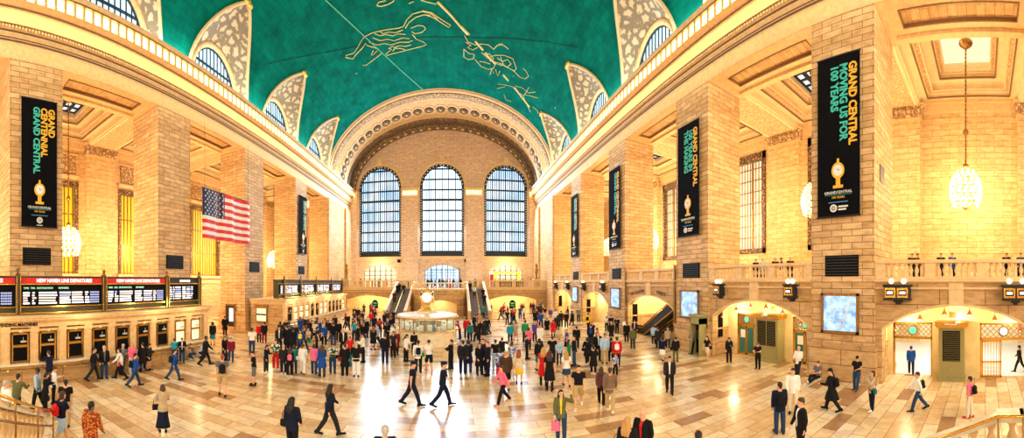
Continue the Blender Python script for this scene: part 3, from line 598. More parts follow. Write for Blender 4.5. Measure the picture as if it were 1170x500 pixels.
# ---------------------------------------------------------------- flag
t=thing('american_flag','large American flag hanging between the second and third left piers','flag',(-19.85,21.7,8.95))
W,H=7.2,4.35; m=MB(); nx=26; 
def fp(u,z,o=0): return (.12*sin(u*2.1)+.05*sin(u*5)+o,u,z)
def fpatch(m,u0,u1,z0,z1,mi,o):
    n=max(1,int((u1-u0)/.28)); rs=[]
    for s in (o,o-.02): pass
    vs=[];fs=[]
    for i in range(n+1):
        u=u0+(u1-u0)*i/n; vs+= [fp(u,z0,o),fp(u,z1,o),fp(u,z1,-o),fp(u,z0,-o)]
    for i in range(n):
        a=4*i;b=a+4
        for j in range(4): fs.append((a+j,b+j,b+(j+1)%4,a+(j+1)%4))
    fs.append((0,1,2,3)); fs.append((4*n+3,4*n+2,4*n+1,4*n)); m.add(vs,fs,mi)
plain('flag_red',(.72,.02,.03),.7); plain('flag_white',(.85,.83,.8),.7); plain('flag_blue',(.015,.03,.12),.7)
for i in range(13): fpatch(m,0,W,H*i/13,H*(i+1)/13,i%2,.012)
m.build('stripes',['flag_red','flag_white'],t)
m=MB(); fpatch(m,0,W*.42,H*6/13,H,0,.02); m.build('canton','flag_blue',t)
st=None
for r in range(9):
    for c in range(6 if r%2==0 else 5):
        u=W*.42*((c+.5)/6 if r%2==0 else (c+1)/6); z=H*6/13+H*7/13*(r+.6)/9.3
        if st is None:
            m=MB(); ps=[(0,(.1 if k%2==0 else .042)*sin(PI*k/5),(.1 if k%2==0 else .042)*cos(PI*k/5)) for k in range(10)]
            m.rings([[(x,y,zz) for _,y,zz in ps] for x in (0,.02)]); st=m.build('star','flag_white',t); o=st
        else: o=st.copy(); COL.objects.link(o); o.parent=t
        p=fp(u,z,.02); o.location=p
MB().tube([(0,-.1,H+.03),(0,W+.1,H+.03)],.04,6).tube([(0,.3,H),(0,.3,ZO-8.95)],.015,4).tube([(0,W-.3,H),(0,W-.3,ZO-8.95)],.015,4).build('hanging_rope','metal_dark',t)
# ---------------------------------------------------------------- chandeliers
def chandelier(x,y,z,lab,zt):
    t=thing('chandelier',lab,'chandelier',(x,y,z),group='globe chandeliers of the galleries')
    return t
m=MB(); prof=[(.05,0),(.45,.1),(.85,.5),(1.02,1.1),(1.0,1.7),(.75,2.3),(.4,2.7),(.15,2.95),(.1,3.2)]
m.lathe(prof,n=14); 
body=None
def egg(u): 
    z=.1+2.7*u; r=1.05*sqrt(max(.02,1-((u-.42)/.6)**2)); return r,z
bb=MB()
for i in range(10):
    r,z=egg((i+.5)/10.2); n=max(5,int(2*PI*r/.42))
    for j in range(n): a=2*PI*(j+.5*(i%2))/n; bb.ball((r*1.06*cos(a),r*1.06*sin(a),z),.095,6,4)
ARM=MB(); 
for j in range(12):
    a=2*PI*j/12; ARM.tube([(egg(u)[0]*.95*cos(a),egg(u)[0]*.95*sin(a),egg(u)[1]) for u in (0,.15,.3,.45,.6,.8,1.)],.035,5)
for u in (.1,.3,.5,.7,.9): r,z=egg(u); ARM.tube([(r*.95*cos(2*PI*k/16),r*.95*sin(2*PI*k/16),z) for k in range(17)],.035,5)
ARM.lathe([(.02,-.15),(.12,-.05),(.3,.05),(.1,.15)],n=8)
first=None
for sd,nm,X,O in ((-1,'left',XL,OL),(1,'right',XR,OR)):
    for b in range(5):
        yc=(BAYS[b][0]+BAYS[b][1])/2 if b<4 else 48.4; xm=(X+sd*PD+O)/2; z=7.4 if sd<0 else (10.3 if b<3 else 9.2)
        lab=f'glowing globe chandelier in the {nm} gallery, '+['first bay beside the camera','second bay from the near end','third bay from the near end','fourth bay from the near end','last bay near the far end'][b]
        if b==0 and sd>0: lab='large glowing globe chandelier hanging in the near right gallery'
        t=thing('chandelier',lab,'chandelier',(xm,yc,z),group='globe chandeliers of the galleries')
        if first is None: first=(bb.build('bulb_cluster','lamp_white',t),ARM.build('cage','brass',t)); first[0]['kind']='stuff'
        else:
            for f in first: o=f.copy(); COL.objects.link(o); o.parent=t
        zt=22.05-z
        m=MB(); m.tube([(0,0,2.8),(0,0,zt)],.05,6)
        for q in range(int((zt-3)/.28)): m.ball((0,0,3.1+q*.28),.09,6,4)
        m.ball((0,0,5.4),.22,8,6); m.ball((0,0,3.0),.22,8,6); m.build('hanging_chain','bronze',t)
        MB().lathe([(.5,zt),(.5,zt-.12),(.3,zt-.3),(.08,zt-.45)],n=12).build('ceiling_rose','bronze',t)
# ---------------------------------------------------------------- ticket booths on the left
XB=-16.0
def booth(y0,y1,wins,lit,lab,name):
    t=thing(name,lab,'ticket counter',(XB,y0,0)); L=y1-y0
    # local x: 0 at the front, negative to the back
    m=MB(); m.box(-4.1,-.3,0,L,0,3.1,0); m.build('body','stone_low',t)
    m=MB(); m.box(-.3,.0,-.0,L,0,.98,0).box(-.3,.08,-.05,L+.05,0,.25,0).box(-.3,.05,0,L,.62,.7,0); m.build('dado','stone_low',t)
    m=MB(); m.box(-.4,.14,-.05,L+.05,.98,1.08); m.build('counter_shelf','marble_cream',t)
    m=MB(); m.box(-4.15,.0,-.05,L+.1,2.85,3.12).box(-4.15,.12,-.1,L+.15,3.12,3.2).box(-4.15,.22,-.2,L+.25,3.2,3.32).box(-4.15,.28,-.25,L+.3,3.32,3.4); m.build('cornice','stone_trim',t)
    m=MB(); m.tube([(.3,0,.82),(.3,L,.82)],.028,6)
    for q in range(int(L/1.5)+1): m.tube([(.0,q*1.5+.1,.82),(.3,q*1.5+.1,.82)],.02,5).ball((.3,q*1.5+.1,.82),.05,6,4)
    m.build('hand_rail','brass',t)
    ws=sorted(wins); 
    edges=[0]+[(ws[i]+ws[i+1])/2-y0 for i in range(len(ws)-1)]+[L]
    for e in edges:
        e=min(max(e,.2),L-.2)
        MB().box(-.3,.02,e-.17,e+.17,1.08,2.72).box(-.3,.06,e-.22,e+.22,2.6,2.85).box(-.3,.06,e-.22,e+.22,1.08,1.2).box(.02,.04,e-.09,e+.09,1.3,2.5).build('booth_pilaster','stone_trim',t)
    for i,wy in enumerate(wins):
        y=wy-y0; on=i in lit
        f=MB().box(-.25,-.12,y-.46,y+.46,1.12,2.6,0).build('ticket_window','bronze' if not on else 'brass',t)
        m=MB(); m.box(-.12,-.09,y-.36,y+.36,1.2,1.85,0).box(-.12,-.09,y-.36,y+.36,2.0,2.5,0); m.build('window_glass','black_matte' if not on else 'pane_warm',f)
        m=MB(); m.box(-.12,-.06,y-.36,y+.36,1.88,1.96)
        for q in (-.4,.4): m.box(-.12,-.05,y+q-.03,y+q+.03,1.15,2.57)
        m.box(-.12,-.05,y-.42,y+.42,2.5,2.57); m.build('brass_bar','brass',f)
        m=MB(); m.box(-.09,-.05,y+.02,y+.32,2.1,2.19); m.box(-.09,-.06,y+.15,y+.165,2.19,2.36); m.build('window_sign','sign_grey',f)
        m=MB(); m.bar((-.1,y-.56,1.1),(-.1,y-.56,2.7),.08,.1); m.bar((-.1,y+.56,1.1),(-.1,y+.56,2.7),.08,.1); m.box(-.25,-.02,y-.6,y+.6,2.64,2.76); m.lathe([(.02,2.78),(.06,2.7),(.09,2.62)],(.02,y,0),n=8); m.build('window_surround','stone_trim',f)
    return t
b1=booth(-5.,18.1,[-4.2+1.5*i for i in range(6)]+[4.83,6.3,7.85,9.35,10.85,12.35,13.85,15.4,16.85],[13,14],'long stone ticket counter with vending windows under the near departures board','ticket_counter')
text('VENDING MACHINES',.225,'black_matte',b1,frame((.03,5.72+5.,2.985),(0,1,0),(0,0,1)),align='RIGHT',sx=.95,bold=.004)
b2=booth(29.5,48.6,[30.6+1.42*i for i in range(13)],[1,2,3,6,7,12],'far stone ticket counter behind the crowd under the second board','ticket_counter')
MB().box(-3.4,-2.0,-.12,.02,.9,2.55).box(-3.5,-1.9,-.16,.02,2.55,2.75).build('end_window_frame','bronze',b2); MB().box(-3.25,-2.15,-.16,-.1,1.1,2.4).build('end_window_glass','pane_warm',b2); MB().box(-3.25,-2.15,-.2,-.15,1.7,1.85).build('end_window_shade','black_matte',b2)
# departure boards
def board(y0,y1,posts,z0,z1,red,lab,heads):
    t=thing('departure_board',lab,'departure board',(-16.7,y0,z0)); L=y1-y0; H=z1-z0
    m=MB(); m.box(-.7,-.12,0,L,0,H,0); m.box(-.75,0.02,-.05,L+.05,H-.06,H); m.build('housing','metal_green',t)
    m=MB(); m.box(-.1,.06,0,L,.34,.39).box(-.1,.06,0,L,0,.07).box(-.1,.05,0,L,H-.46,H-.4); m.build('gold_trim','brass',t)
    for p in posts:
        MB().box(-.1,.1,p-y0-.15,p-y0+.15,0,H+.02).build('post','metal_green',t); MB().box(.1,.13,p-y0-.13,p-y0-.09,0,H).build('post_edge','brass',t); MB().box(.1,.13,p-y0+.09,p-y0+.13,0,H).build('post_edge','brass',t)
        m=MB(); m.lathe([(.1,H),(.16,H+.06),(.05,H+.16),(.12,H+.3),(.02,H+.42)],(0,p-y0,0),n=10); m.build('post_lamp','bronze',t)
    ed=[y0]+[p for p in posts if y0<p<y1]+[y1]
    rnd=random.Random(5)
    for i in range(len(ed)-1):
        a,b=ed[i]-y0+.17,ed[i+1]-y0-.17
        if b-a<.6: continue
        MB().box(-.12,.0,a,b,.42,H-.48).build('screen','black_matte',t)
        if red[i] is not None: MB().box(-.12,.02,a,b,H-.4,H-.1).build('header_strip','red_band' if red[i] else 'metal_dark',t)
        if heads[i]: text(heads[i],.27 if (b-a)>4 else .2,'screen_white',t,frame((.025,(a+b)/2+.1,H-.25),(0,1,0),(0,0,1)),align='CENTER',bold=.006,sx=.85)
        h0,h1=.44,H-.5
        if red[i]:
            text('TIME  TRK  DESTINATION        REMARKS',.15,'text_green',t,frame((.01,a+.12,h1-.14),(0,1,0),(0,0,1)),sx=.95)
        top=h1-(.3 if red[i] else .08); nr=5 if red[i] else 6
        for mt in ('screen_white','screen_blue','screen_pink'):
            rnd2=random.Random(11+i); m=MB(); got=0
            for r in range(nr):
                zz=top-(r+.6)*(top-h0-.05)/nr; hh=(top-h0)/nr*.29
                segs=[(0,.09),(.11,.17),(.19,.42),(.45,.6),(.61,.78),(.79,.855)]
                for q,(s,e) in enumerate(segs):
                    e2=e-rnd2.random()*.04; k=rnd2.random(); mm='screen_white' if k<.72 else ('screen_pink' if k<.86 else 'screen_blue')
                    if mm==mt: m.box(-.01,.012,a+.1+(b-a-.2)*s,a+.1+(b-a-.2)*e2,zz-hh,zz+hh); got=1
                if mt=='screen_blue' and red[i]:
                    for q in range(5): m.box(-.01,.012,a+.1+(b-a-.2)*(.86+.026*q),a+.1+(b-a-.2)*(.88+.026*q),zz-hh,zz+hh); got=1
            if got: m.build('train_row',mt,t)
    return t
board(-5.2,18.1,[-.2,4.9,10.0,14.8,17.9],3.45,5.42,[True,True,True,True,False,None],'long departures board with red header strips above the near ticket counter',['','NEW HAVEN LINE DEPARTURES','NEW HAVEN LINE DEPARTURES','NEW HAVEN LINE DEPARTURES','DEPARTURES',''])
board(29.6,49.2,[30.6,34.5,39.,44.4,49.],3.45,5.35,[None,False,False,False,False,None],'dark departures board with white rows above the far ticket counter',['','','','','',''])
# ---------------------------------------------------------------- right side: arched bays with balustrades
XW=XR+.1
bal=MB(); bal.lathe([(.09,0),(.09,.06),(.05,.1),(.1,.25),(.11,.33),(.05,.5),(.06,.58),(.09,.6),(.09,.66)],n=8)
BALM=None
def balustrade(name,lab,origin,rz,L,groups,z_rail=.66,grp=None,ped=.5,rail='stone_trim'):
    """runs along local x from 0 to L at local y=0"""
    global BALM
    t=thing(name,lab,'balustrade',origin,rz,group=grp)
    MB().box(0,L,-.17,.17,0,.12).build('bottom_rail',rail,t,bevel=.02); MB().box(0,L,-.2,.2,.78,.95).build('top_rail',rail,t,bevel=.03)
    g=(L-ped*(groups+1))/groups
    for i in range(groups+1): MB().box(i*(g+ped),i*(g+ped)+ped,-.16,.16,.12,.78).build('pedestal',rail,t)
    n=max(2,int(g/.27))
    for i in range(groups):
        for j in range(n):
            x=ped+i*(g+ped)+g*(j+.5)/n
            if BALM is None: BALM=bal.build('baluster','stone_trim',t,smooth=True); o=BALM
            else: o=BALM.copy(); COL.objects.link(o); o.parent=t
            o.location=(x,0,.12)
    return t
def lattice(m,mp,u0,u1,z0,z1,n,w=.03):
    for i in range(-n,n*3):
        a=u0+(u1-u0)*i/(n*1.5)
        for s in (1,-1):
            p=[]; 
            # clip a slanted segment to the rectangle
            A=Vector((a,z0)); B=Vector((a+s*(z1-z0),z1))
            t0,t1=0,1; d=B.x-A.x
            lo,hi=sorted(((u0-A.x)/d,(u1-A.x)/d)); t0=max(t0,lo);t1=min(t1,hi)
            if t1-t0>.05: P=A+(B-A)*t0;Q=A+(B-A)*t1; m.bar(mp(P.x,P.y),mp(Q.x,Q.y),w,w,up=(1,0,0))
def door(n,x,y0,y1,kind,zt=2.0):
    w=bpy.data.objects.new(f'door_{n}',None); COL.objects.link(w); w['kind']='structure'; w.location=(x,0,0)
    mp=lambda u,z:(0,u,z)
    m=MB(); m.box(-.08,.08,y0,y0+.1,0,2.9).box(-.08,.08,y1-.1,y1,0,2.9).box(-.08,.08,y0,y1,zt,zt+.14).box(-.08,.08,y0,y1,2.82,2.92); m.build('door_frame','brass',w)
    m=MB(); lattice(m,mp,y0+.1,y1-.1,zt+.14,2.82,5); c=(y0+y1)/2; m.tube([(0,c+.24*cos(2*PI*i/16),zt+.46+.24*sin(2*PI*i/16)) for i in range(17)],.05,6)
    m.build('transom_lattice','bronze',w)
    MB().add([(-.02,c+.2*cos(2*PI*i/16),zt+.46+.2*sin(2*PI*i/16)) for i in range(16)],[tuple(range(16))]).build('transom_disc','teal_letter' if kind!='gate' else 'pane_side',w)
    if kind=='glass':
        plain('glass_teal',(.03,.16,.17),.15) if 'glass_teal' not in MATS else None
        for a,b in ((y0+.1,c-.03),(c+.03,y1-.1)):
            d=MB().box(-.03,.03,a,b,.05,zt).build('door_leaf','glass_teal',w); MB().box(-.06,.06,a,a+.07,.0,zt).box(-.06,.06,b-.07,b,.0,zt).box(-.06,.06,a,b,0,.15).box(-.06,.06,a,b,zt-.1,zt).build('leaf_frame','brass',d)
        MB().box(-.08,-.05,c+.1,c+.5,1.2,1.75).build('notice','white_paint',w)
    if kind=='gate':
        c2=y1-1.15
        m=MB(); m.box(-.05,.05,c2,c2+.07,0,zt).box(-.05,.05,y1-.17,y1-.1,0,zt).box(-.05,.05,c2,y1-.1,.02,.12).box(-.05,.05,c2,y1-.1,zt-.1,zt).box(-.05,.05,c2,y1-.1,.8,.88)
        for q in range(6): u=c2+.1+q*.15; m.box(-.02,.02,u,u+.03,.1,zt)
        for q in range(12): m.box(-.02,.02,c2,y1-.1,.1+q*.06,.115+q*.06)
        m.build('gate_leaf','brass',w)
    return w
plain('brown_ground',(.5,.34,.18),.6)
def signbox(x,y,z,lab,n=2):
    t=thing('track_sign',lab,'sign',(x,y,z),group='track number signs over the arches')
    W=.62*n
    MB().box(-.5,-.02,-W/2,W/2,-.32,.26).box(-.55,0,-W/2-.06,W/2+.06,.26,.36).box(-.52,0,-W/2-.04,W/2+.04,-.4,-.32).box(-.3,0,-.2,.2,-.5,-.4).box(-.22,0,-.1,.1,-.62,-.5).box(-.02,.12,-.1,.1,-.3,.2).build('housing','metal_dark',t)
    for i in range(n):
        y0=-W/2+i*.62+.04
        f=MB().box(-.53,-.5,y0,y0+.54,-.27,.2).build('sign_frame','olive_panel',t); f.data.materials[0]=MATS['brass']
        MB().box(-.545,-.53,y0+.08,y0+.46,-.17,.1).build('sign_face','black_matte',f); MB().box(-.555,-.545,y0+.13,y0+.41,-.1,.03).build('lit_text_strip','screen_white',f)
    for i in range(2):
        m=MB(); m.ball((-.3,-W/4+i*W/2,.52),.13,8,6); m.build('globe_lamp','lamp_white',t)
    return t
def cone_lamp(x,y,z,lab,grp):
    t=thing('arch_spotlight',lab,'lamp',(x,y,z),group=grp)
    MB().tube([(0,0,0),(0,0,-.22)],.02,5).lathe([(.03,-.2),(.06,-.28),(.14,-.42),(.15,-.44),(.02,-.4)],n=10).build('shade','copper',t)
    MB().ball((0,0,-.42),.06,6,4).build('bulb','lamp_glow',t); return t
ORD=['nearest right arch','second right arch','escalator arch','fourth right arch','farthest right arch']
m_wall=MB(); m_in=MB(); dn=1
for bi,(a,b) in enumerate(BAYS):
    c=(a+b)/2; A,B=a+.02,b-.02
    u0,u1=(A+.35,B-.35)
    esc=bi==2
    arch=segarch(u0,u1,2.75 if not esc else 2.9,4.0 if not esc else 3.95)
    wallmb(m_wall,lambda u,z,w:(XW+w,u,z),A,B,0,5.2,[(u0,u1,0,arch,False)],.5,0)
    m_wall.box(XW-.12,XW+.1,A,B,4.75,4.85,1).box(XW-.2,XW+.1,A,B,5.12,5.24,1).box(XW-.1,XW+.1,c-.35,c+.35,3.96,5.12,1)
    m_wall.box(XW-.015,XW+.3,A,B,5.05,5.18,1)
    K=20; m_wall.tube([(XW-.02,u0+(u1-u0)*i/K,arch(u0+(u1-u0)*i/K)) for i in range(K+1)],.07,5,1)
    xb=18.05 if not esc else 22.
    ops=[]
    if bi in (0,1):
        ds=[(c+1.45,c+3.65),(c-3.65,c-1.1)] if bi==0 else [(c+1.45,c+3.1),(c-3.3,c-1.6)]
        ops=[(p,q,0,(lambda u:2.92),False) for p,q in ds]
    wallmb(m_in,lambda u,z,w:(xb+w,u,z),a,b,0,4.9,ops,.25)
    m_in.box(XW+.45,xb,a-.1,a+.09,0,4.84).box(XW+.45,xb,b-.09,b+.1,0,4.84).box(XW+.46,xb+.02,a,b,4.85,4.94)
    m_in.box(XW+.45,xb,b-.14,b-.1,0,.3)
    # black timetable panel on the far reveal
    t=thing('narrow_timetable',f'narrow black timetable panel inside the {ORD[bi]}','panel',(XW+.9,b-.12,1.2))
    MB().box(-.28,.28,-.04,.0,0,1.7).build('panel_board','black_matte',t); MB().box(-.33,-.28,-.06,.02,-.05,1.75).box(.28,.33,-.06,.02,-.05,1.75).box(-.33,.33,-.06,.02,1.7,1.76).box(-.33,.33,-.06,.02,-.06,0).build('panel_frame','brass',t)
    if bi in (0,1):
        for q,(p,r) in enumerate(ds):
            door(dn,xb+.1,p,r,('open' if q==0 else 'gate') if bi==0 else 'glass'); dn+=1
        text(['TO TRACK 29','TO TRACK 28'][0] if bi==0 else 'TO TRACK 27',.24,'orange_letter',None,Matrix(),align='CENTER') if False else None
        for q,(p,r) in enumerate(ds):
            s=[['TO TRACK 29','TO TRACK 28'],['TO TRACK 27','TO TRACK 26']][bi][q]
            o=text(s,.23,'orange_letter',None,frame((xb-.012,(p+r)/2,3.2),(0,-1,0),(0,0,1)),name='track_lettering',align='CENTER',depth=.01,bold=.004)
            tag(o,f'small orange lettering above the '+('farther' if q==0 else 'nearer')+f' door in the {ORD[bi]}','lettering')
        # timetable cabinet
        cy=c+.35 if bi==0 else c-.1; w=1.3 if bi==0 else 1.8
        t=thing('timetable_cabinet',f'olive timetable cabinet between two doors in the {ORD[bi]}','cabinet',(xb-.03,cy,0))
        MB().box(-.75,0,-w/2,w/2,0,2.75).box(-.8,0,-w/2-.06,w/2+.06,0,.18).build('body','olive_panel',t)
        MB().box(-.85,0,-w/2-.12,w/2+.12,2.75,2.85).box(-.95,0,-w/2-.2,w/2+.2,2.85,2.92).box(-.95,0,-w/2-.2,w/2+.2,3.0,3.06).box(-.88,0,-w/2-.15,w/2+.15,2.92,3.).build('cornice','brass',t)
        nb=1 if bi==0 else 2
        for k in range(nb):
            wy=(w-.3)/nb; y0=-w/2+.15+k*wy
            p=MB().box(-.78,-.74,y0+.05,y0+wy-.05,1.05,2.6).build('timetable','black_matte',t)
            m=MB(); 
            for q in range(18): m.box(-.785,-.78,y0+.09,y0+wy-.09,1.1+q*.083,1.112+q*.083)
            m.build('timetable_line','olive_panel',p)
            MB().box(-.77,-.74,y0+.08,y0+wy-.08,.3,.92).box(-.79,-.74,y0+.16,y0+wy-.16,.38,.84).build('lower_panel','olive_panel',t)
        MB().box(-.96,-.95,-.3,.3,2.93,2.99).build('title_strip','white_paint',t)
        m=MB(); t2=thing('wall_plaque',f'small brown square plaque above the cabinet in the {ORD[bi]}','plaque',(xb,cy,3.15)); MB().box(-.05,0,-.2,.2,0,.38).build('plate','brown_ground',t2); MB().box(-.07,-.05,-.14,.14,.06,.32).build('inset','bronze',t2)
    if not esc:
        for q in range(6 if bi<2 else 3):
            n=6 if bi<2 else 3; y=u0+(u1-u0)*(q+.5+ (0))/n
            cone_lamp(XW+.35,y,arch(y)-.02,f'copper cone lamp in the {ORD[bi]}, '+['first','second','third','fourth','fifth','sixth'][q]+' from its near end',f'copper cone lamps of the {ORD[bi]}')
        for q,yy in enumerate((a+1.25,b-1.25)):
            signbox(XW-.02,yy,4.62,f'bracketed lit track sign over the {ORD[bi]}, '+('nearer one' if q==0 else 'farther one'),2 if bi==0 else 1)
    balustrade('stone_balustrade',f'stone balustrade of the right balcony above the {ORD[bi]}',(XW+.1,a+.02,5.24),PI/2,b-a-.04,3,grp='balustrades of the right balcony')
m_wall.build('wall_right_arcade',['stone_low','stone_trim'],kind='structure')
m_in.build('wall_right_recess','passage_wall',kind='structure')
MB().box(XW+.3,OR,-14,YE,4.96,5.19).build('floor_right_balcony','marble_cream',kind='structure')
# passages behind doors
MB().box(18.3,28,BAYS[0][0]-.5,BAYS[1][1]+.5,0.0,.03).build('floor_passage','white_paint',kind='structure')
MB().box(28,28.1,BAYS[0][0]-.5,BAYS[1][1]+.5,0,4.9).build('wall_passage','plaster_cream',kind='structure')
# lettering over the escalator arch
c=(BAYS[2][0]+BAYS[2][1])/2
for s,u,r in (('ESCALATOR',c+1.9,.16),('STREET',c-1.9,-.16)):
    o=text(s,.42,'stone_shadowline',None,frame((XW-.03,u,4.15),(0,-cos(r),sin(r)),(0,sin(r),cos(r))),name='arch_lettering',align='CENTER',depth=.02)
    tag(o,f'dark carved lettering {s} on the escalator arch','lettering')
# escalators
for q,xx in enumerate((17.3,19.2)):
    t=thing('escalator',['dark escalator rising towards the camera in the right arch, front one','dark escalator behind the front one in the right arch'][q],'escalator',(xx,28.3,0))
    Lh,Hh=5.8,3.5
    pf=[(0.2,0),(-.6,0),(-.6-Lh,Hh),(-7.3,Hh),(-7.3,Hh-1.),(-6.6,Hh-1.)]
    for s in (0,1.25):
        m=MB(); poly=[(.5,.02),(.5,.8),(-.7,.8),(-.7-Lh,Hh+.8),(-7.4,Hh+.8),(-7.4,Hh-.3),(-.7-Lh,Hh-.3),(-1.,.02)]
        m.rings([[(s+x,y,z) for y,z in poly] for x in (-.05,.05)]); m.build('side_panel','metal_dark',t)
        m=MB(); m.tube([(s,.5,.2),(s,.62,.55),(s,.5,.86),(s,-.7,.86),(s,-.7-Lh,Hh+.86),(s,-7.4,Hh+.86)],.05,6); m.build('handrail','black_matte',t); MB().tube([(s-.07,.5,.72),(s-.07,-.7,.72),(s-.07,-.7-Lh,Hh+.72)],.035,5).tube([(s-.07,.5,.1),(s-.07,-.9,.1),(s-.07,-.8-Lh,Hh-.2)],.04,5).build('trim_strip','brass',t)
    src=None
    for i in range(20):
        if src is None: src=MB().box(.06,1.2,-.3,0,0,.24).build('step','metal_green',t); o=src
        else: o=src.copy(); COL.objects.link(o); o.parent=t
        o.location=(0,-.6-i*Lh/20,i*Hh/20)
# tall lit posters on the right piers
emis('poster_blue',(.5,.8,1.),1.0,(2.6,(.0,.16,.6)))
for k in range(1,5):
    t=thing('lit_poster',f'blue and white lit poster in a bronze frame on the {["","nearest","second","third","farthest"][k]} right pier','poster',(XR-.14,PIERS[k]+PW/2+.05,2.55))
    MB().box(-.02,0,-.95,.95,0,1.85).build('poster_sheet','poster_blue',t)
    MB().box(-.08,.02,-1.07,-.93,-.12,1.97).box(-.08,.02,.93,1.07,-.12,1.97).box(-.08,.02,-1.07,1.07,-.12,.02).box(-.08,.02,-1.07,1.07,1.83,1.97).build('poster_frame','bronze',t)
    m=MB(); m.bar((-.03,-.1,.1),(-.03,-.75,1.8),.05,.01,up=(1,0,0)).bar((-.03,.05,.1),(-.03,-.55,1.8),.03,.01,up=(1,0,0)); 
    for q in range(6): m.bar((-.03,-.15-.1*q,.3+.25*q),(-.03,.85,.2+.3*q),.035,.01,up=(1,0,0))
    m.build('poster_linework','white_paint',t)
# booth beside the second pier
t=thing('phone_booth','tall olive and black telephone booth against the second right pier','booth',(XR-.45,PIERS[2]+.55,0))
MB().box(-.3,.4,-.5,-.42,0,2.7).box(-.3,.4,.42,.5,0,2.7).box(.34,.4,-.5,.5,0,2.7).box(-.3,.4,-.5,.5,2.2,2.7).build('cabinet','olive_panel',t)
MB().box(-.38,.42,-.58,.58,2.7,2.85).box(-.34,.42,-.54,.54,2.6,2.66).build('canopy','olive_panel',t); MB().box(.2,.33,-.41,.41,.1,2.2).build('back_panel','black_matte',t); MB().box(.02,.2,-.15,.15,1.1,1.7).build('telephone','metal_dark',t)
# vertical standards beside bay 2
for y in (BAYS[2][0]+.15,BAYS[2][1]-.15):
    o=MB().box(XR-.12,XR+.02,y-.07,y+.07,.0,6.3).ball((XR-.05,y,6.35),.12,8,6).build('stone_strip','bronze'); tag(o,'thin dark vertical conduit beside the escalator arch, '+('near side' if y<24 else 'far side'),'conduit')
# ---------------------------------------------------------------- west balcony, stairs
YB=57.; ZF=3.95
m=MB(); mp=lambda u,z,w:(u,YB+w,z)
sideop=[]
for s in (-1,1):
    x0,x1=sorted((XC+s*8.0,XC+s*16.4)); sideop.append((x0,x1,0,segarch(x0,x1,2.0,2.75),False))
wallmb(m,mp,XL,XR,0,ZF,sideop,.6,0)
m.box(XL,XR,YB-.12,YB+.1,3.75,3.95,1).box(XL,XR,YB-.05,YB+.1,3.4,3.48,1); 
m.box(XL,XR,62.,62.3,0,ZF,2)
m.build('wall_balcony_front',['stone_low','stone_trim','passage_wall'],kind='structure')
MB().box(XL,XR,YB,YE,ZF-.2,ZF).build('floor_end_balcony','marble_cream',kind='structure')
for s,nm in ((-1,'left'),(1,'right')):
    x0,x1=sorted((XC+s*3.9,XC+s*HA)); 
    t=thing('balcony_parapet',f'stone parapet with pierced panels on the {nm} half of the end balcony','parapet',(x0,YB+.15,ZF)); L=x1-x0
    m=MB(); m.box(0,L,-.2,.2,0,.3).box(0,L,-.25,.25,1.25,1.45); g=L/5
    for i in range(6): c=min(max(i*g,.35),L-.35); m.box(c-.35,c+.35,-.2,.2,.3,1.25)
    m.build('parapet_frame','stone_trim',t)
    src=None
    for i in range(5):
        for j in range(7):
            x=i*g+.5+(g-1.)*(j+.5)/7
            if BALM is None: pass
            o=BALM.copy(); COL.objects.link(o); o.parent=t; o.location=(x,0,.3); o.scale=(1.,1.,1.42)
    MB().box(L/2-g/2-.3,L/2-g/2+.3,-.22,-.2,.45,1.05).build('dark_plaque','black_matte',t) if False else None
    # torch statue at the balcony's end
    xs=XC+s*(HA-1.6)
    t=thing('torch_lamp',f'dark bronze torch statue on a pedestal at the {nm} end of the far balcony','statue',(xs,YB+1.,ZF))
    MB().box(-.5,.5,-.5,.5,0,1.6).box(-.6,.6,-.6,.6,1.6,1.75).build('pedestal','stone_trim',t)
    MB().lathe([(.35,1.75),(.28,1.9),(.16,2.1),(.22,2.6),(.34,3.1),(.3,3.5),(.16,3.75),(.26,3.95),(.28,4.15),(.2,4.35),(.05,4.45)],n=12).build('figure','bronze',t,smooth=True)
# central landing with curved stairs
t=thing('stair_landing','curved stone stair landing with an arched niche behind the information kiosk','landing',(XC,50.5,0))
m=MB(); hw=4.2
pl=[(-hw,6.5),(-hw,1.6),(-hw+.5,.7),(-hw+1.4,.15),(-hw+2.5,0),(hw-2.5,0),(hw-1.4,.15),(hw-.5,.7),(hw,1.6),(hw,6.5)]
def arcn(u): 
    return 0
# front wall with niche: body of three boxes around the niche
f=segarch(-2.9,2.9,1.7,2.35)
wallmb(m,lambda u,z,w:(u,w,z),-hw+1.5,hw-1.5,0,ZF-.1,[(-2.69,2.69,0,lambda u:f(u),False)],1.2)
m.rings([[(x,y+.0,z) for x,y in [(-hw,6.5),(-hw,1.6),(-hw+.5,.7),(-hw+1.5,.1),(-hw+1.5,6.5)]] for z in (0,ZF-.1)])
m.rings([[(x,y+.0,z) for x,y in [(hw,6.5),(hw,1.6),(hw-.5,.7),(hw-1.5,.1),(hw-1.5,6.5)]][::-1] for z in (0,ZF-.1)])
m.box(-hw+1.4,hw-1.4,1.2,6.5,3.4,ZF-.1).box(-hw+1.4,hw-1.4,3.6,3.8,0,3.4,1)
m.build('niche_block',['stone_low','passage_wall'],t)
m=MB(); m.rings([[(x*k,y*1.+(1-k)*0+ (-.12 if k>1 else 0),z) for x,y in pl] for z,k in ((ZF-.1,1),(ZF-.1,1.03),(ZF+.12,1.03),(ZF+.12,1))]); m.build('landing_slab','stone_trim',t)
m=MB(); pr=[Vector((x,y,ZF+1.0)) for x,y in pl[1:-1]]
for p,q in zip(pr[:-1],pr[1:]): m.bar(p,q+(q-p)*.03,.34,.2)
m.build('curved_rail','marble_cream',t)
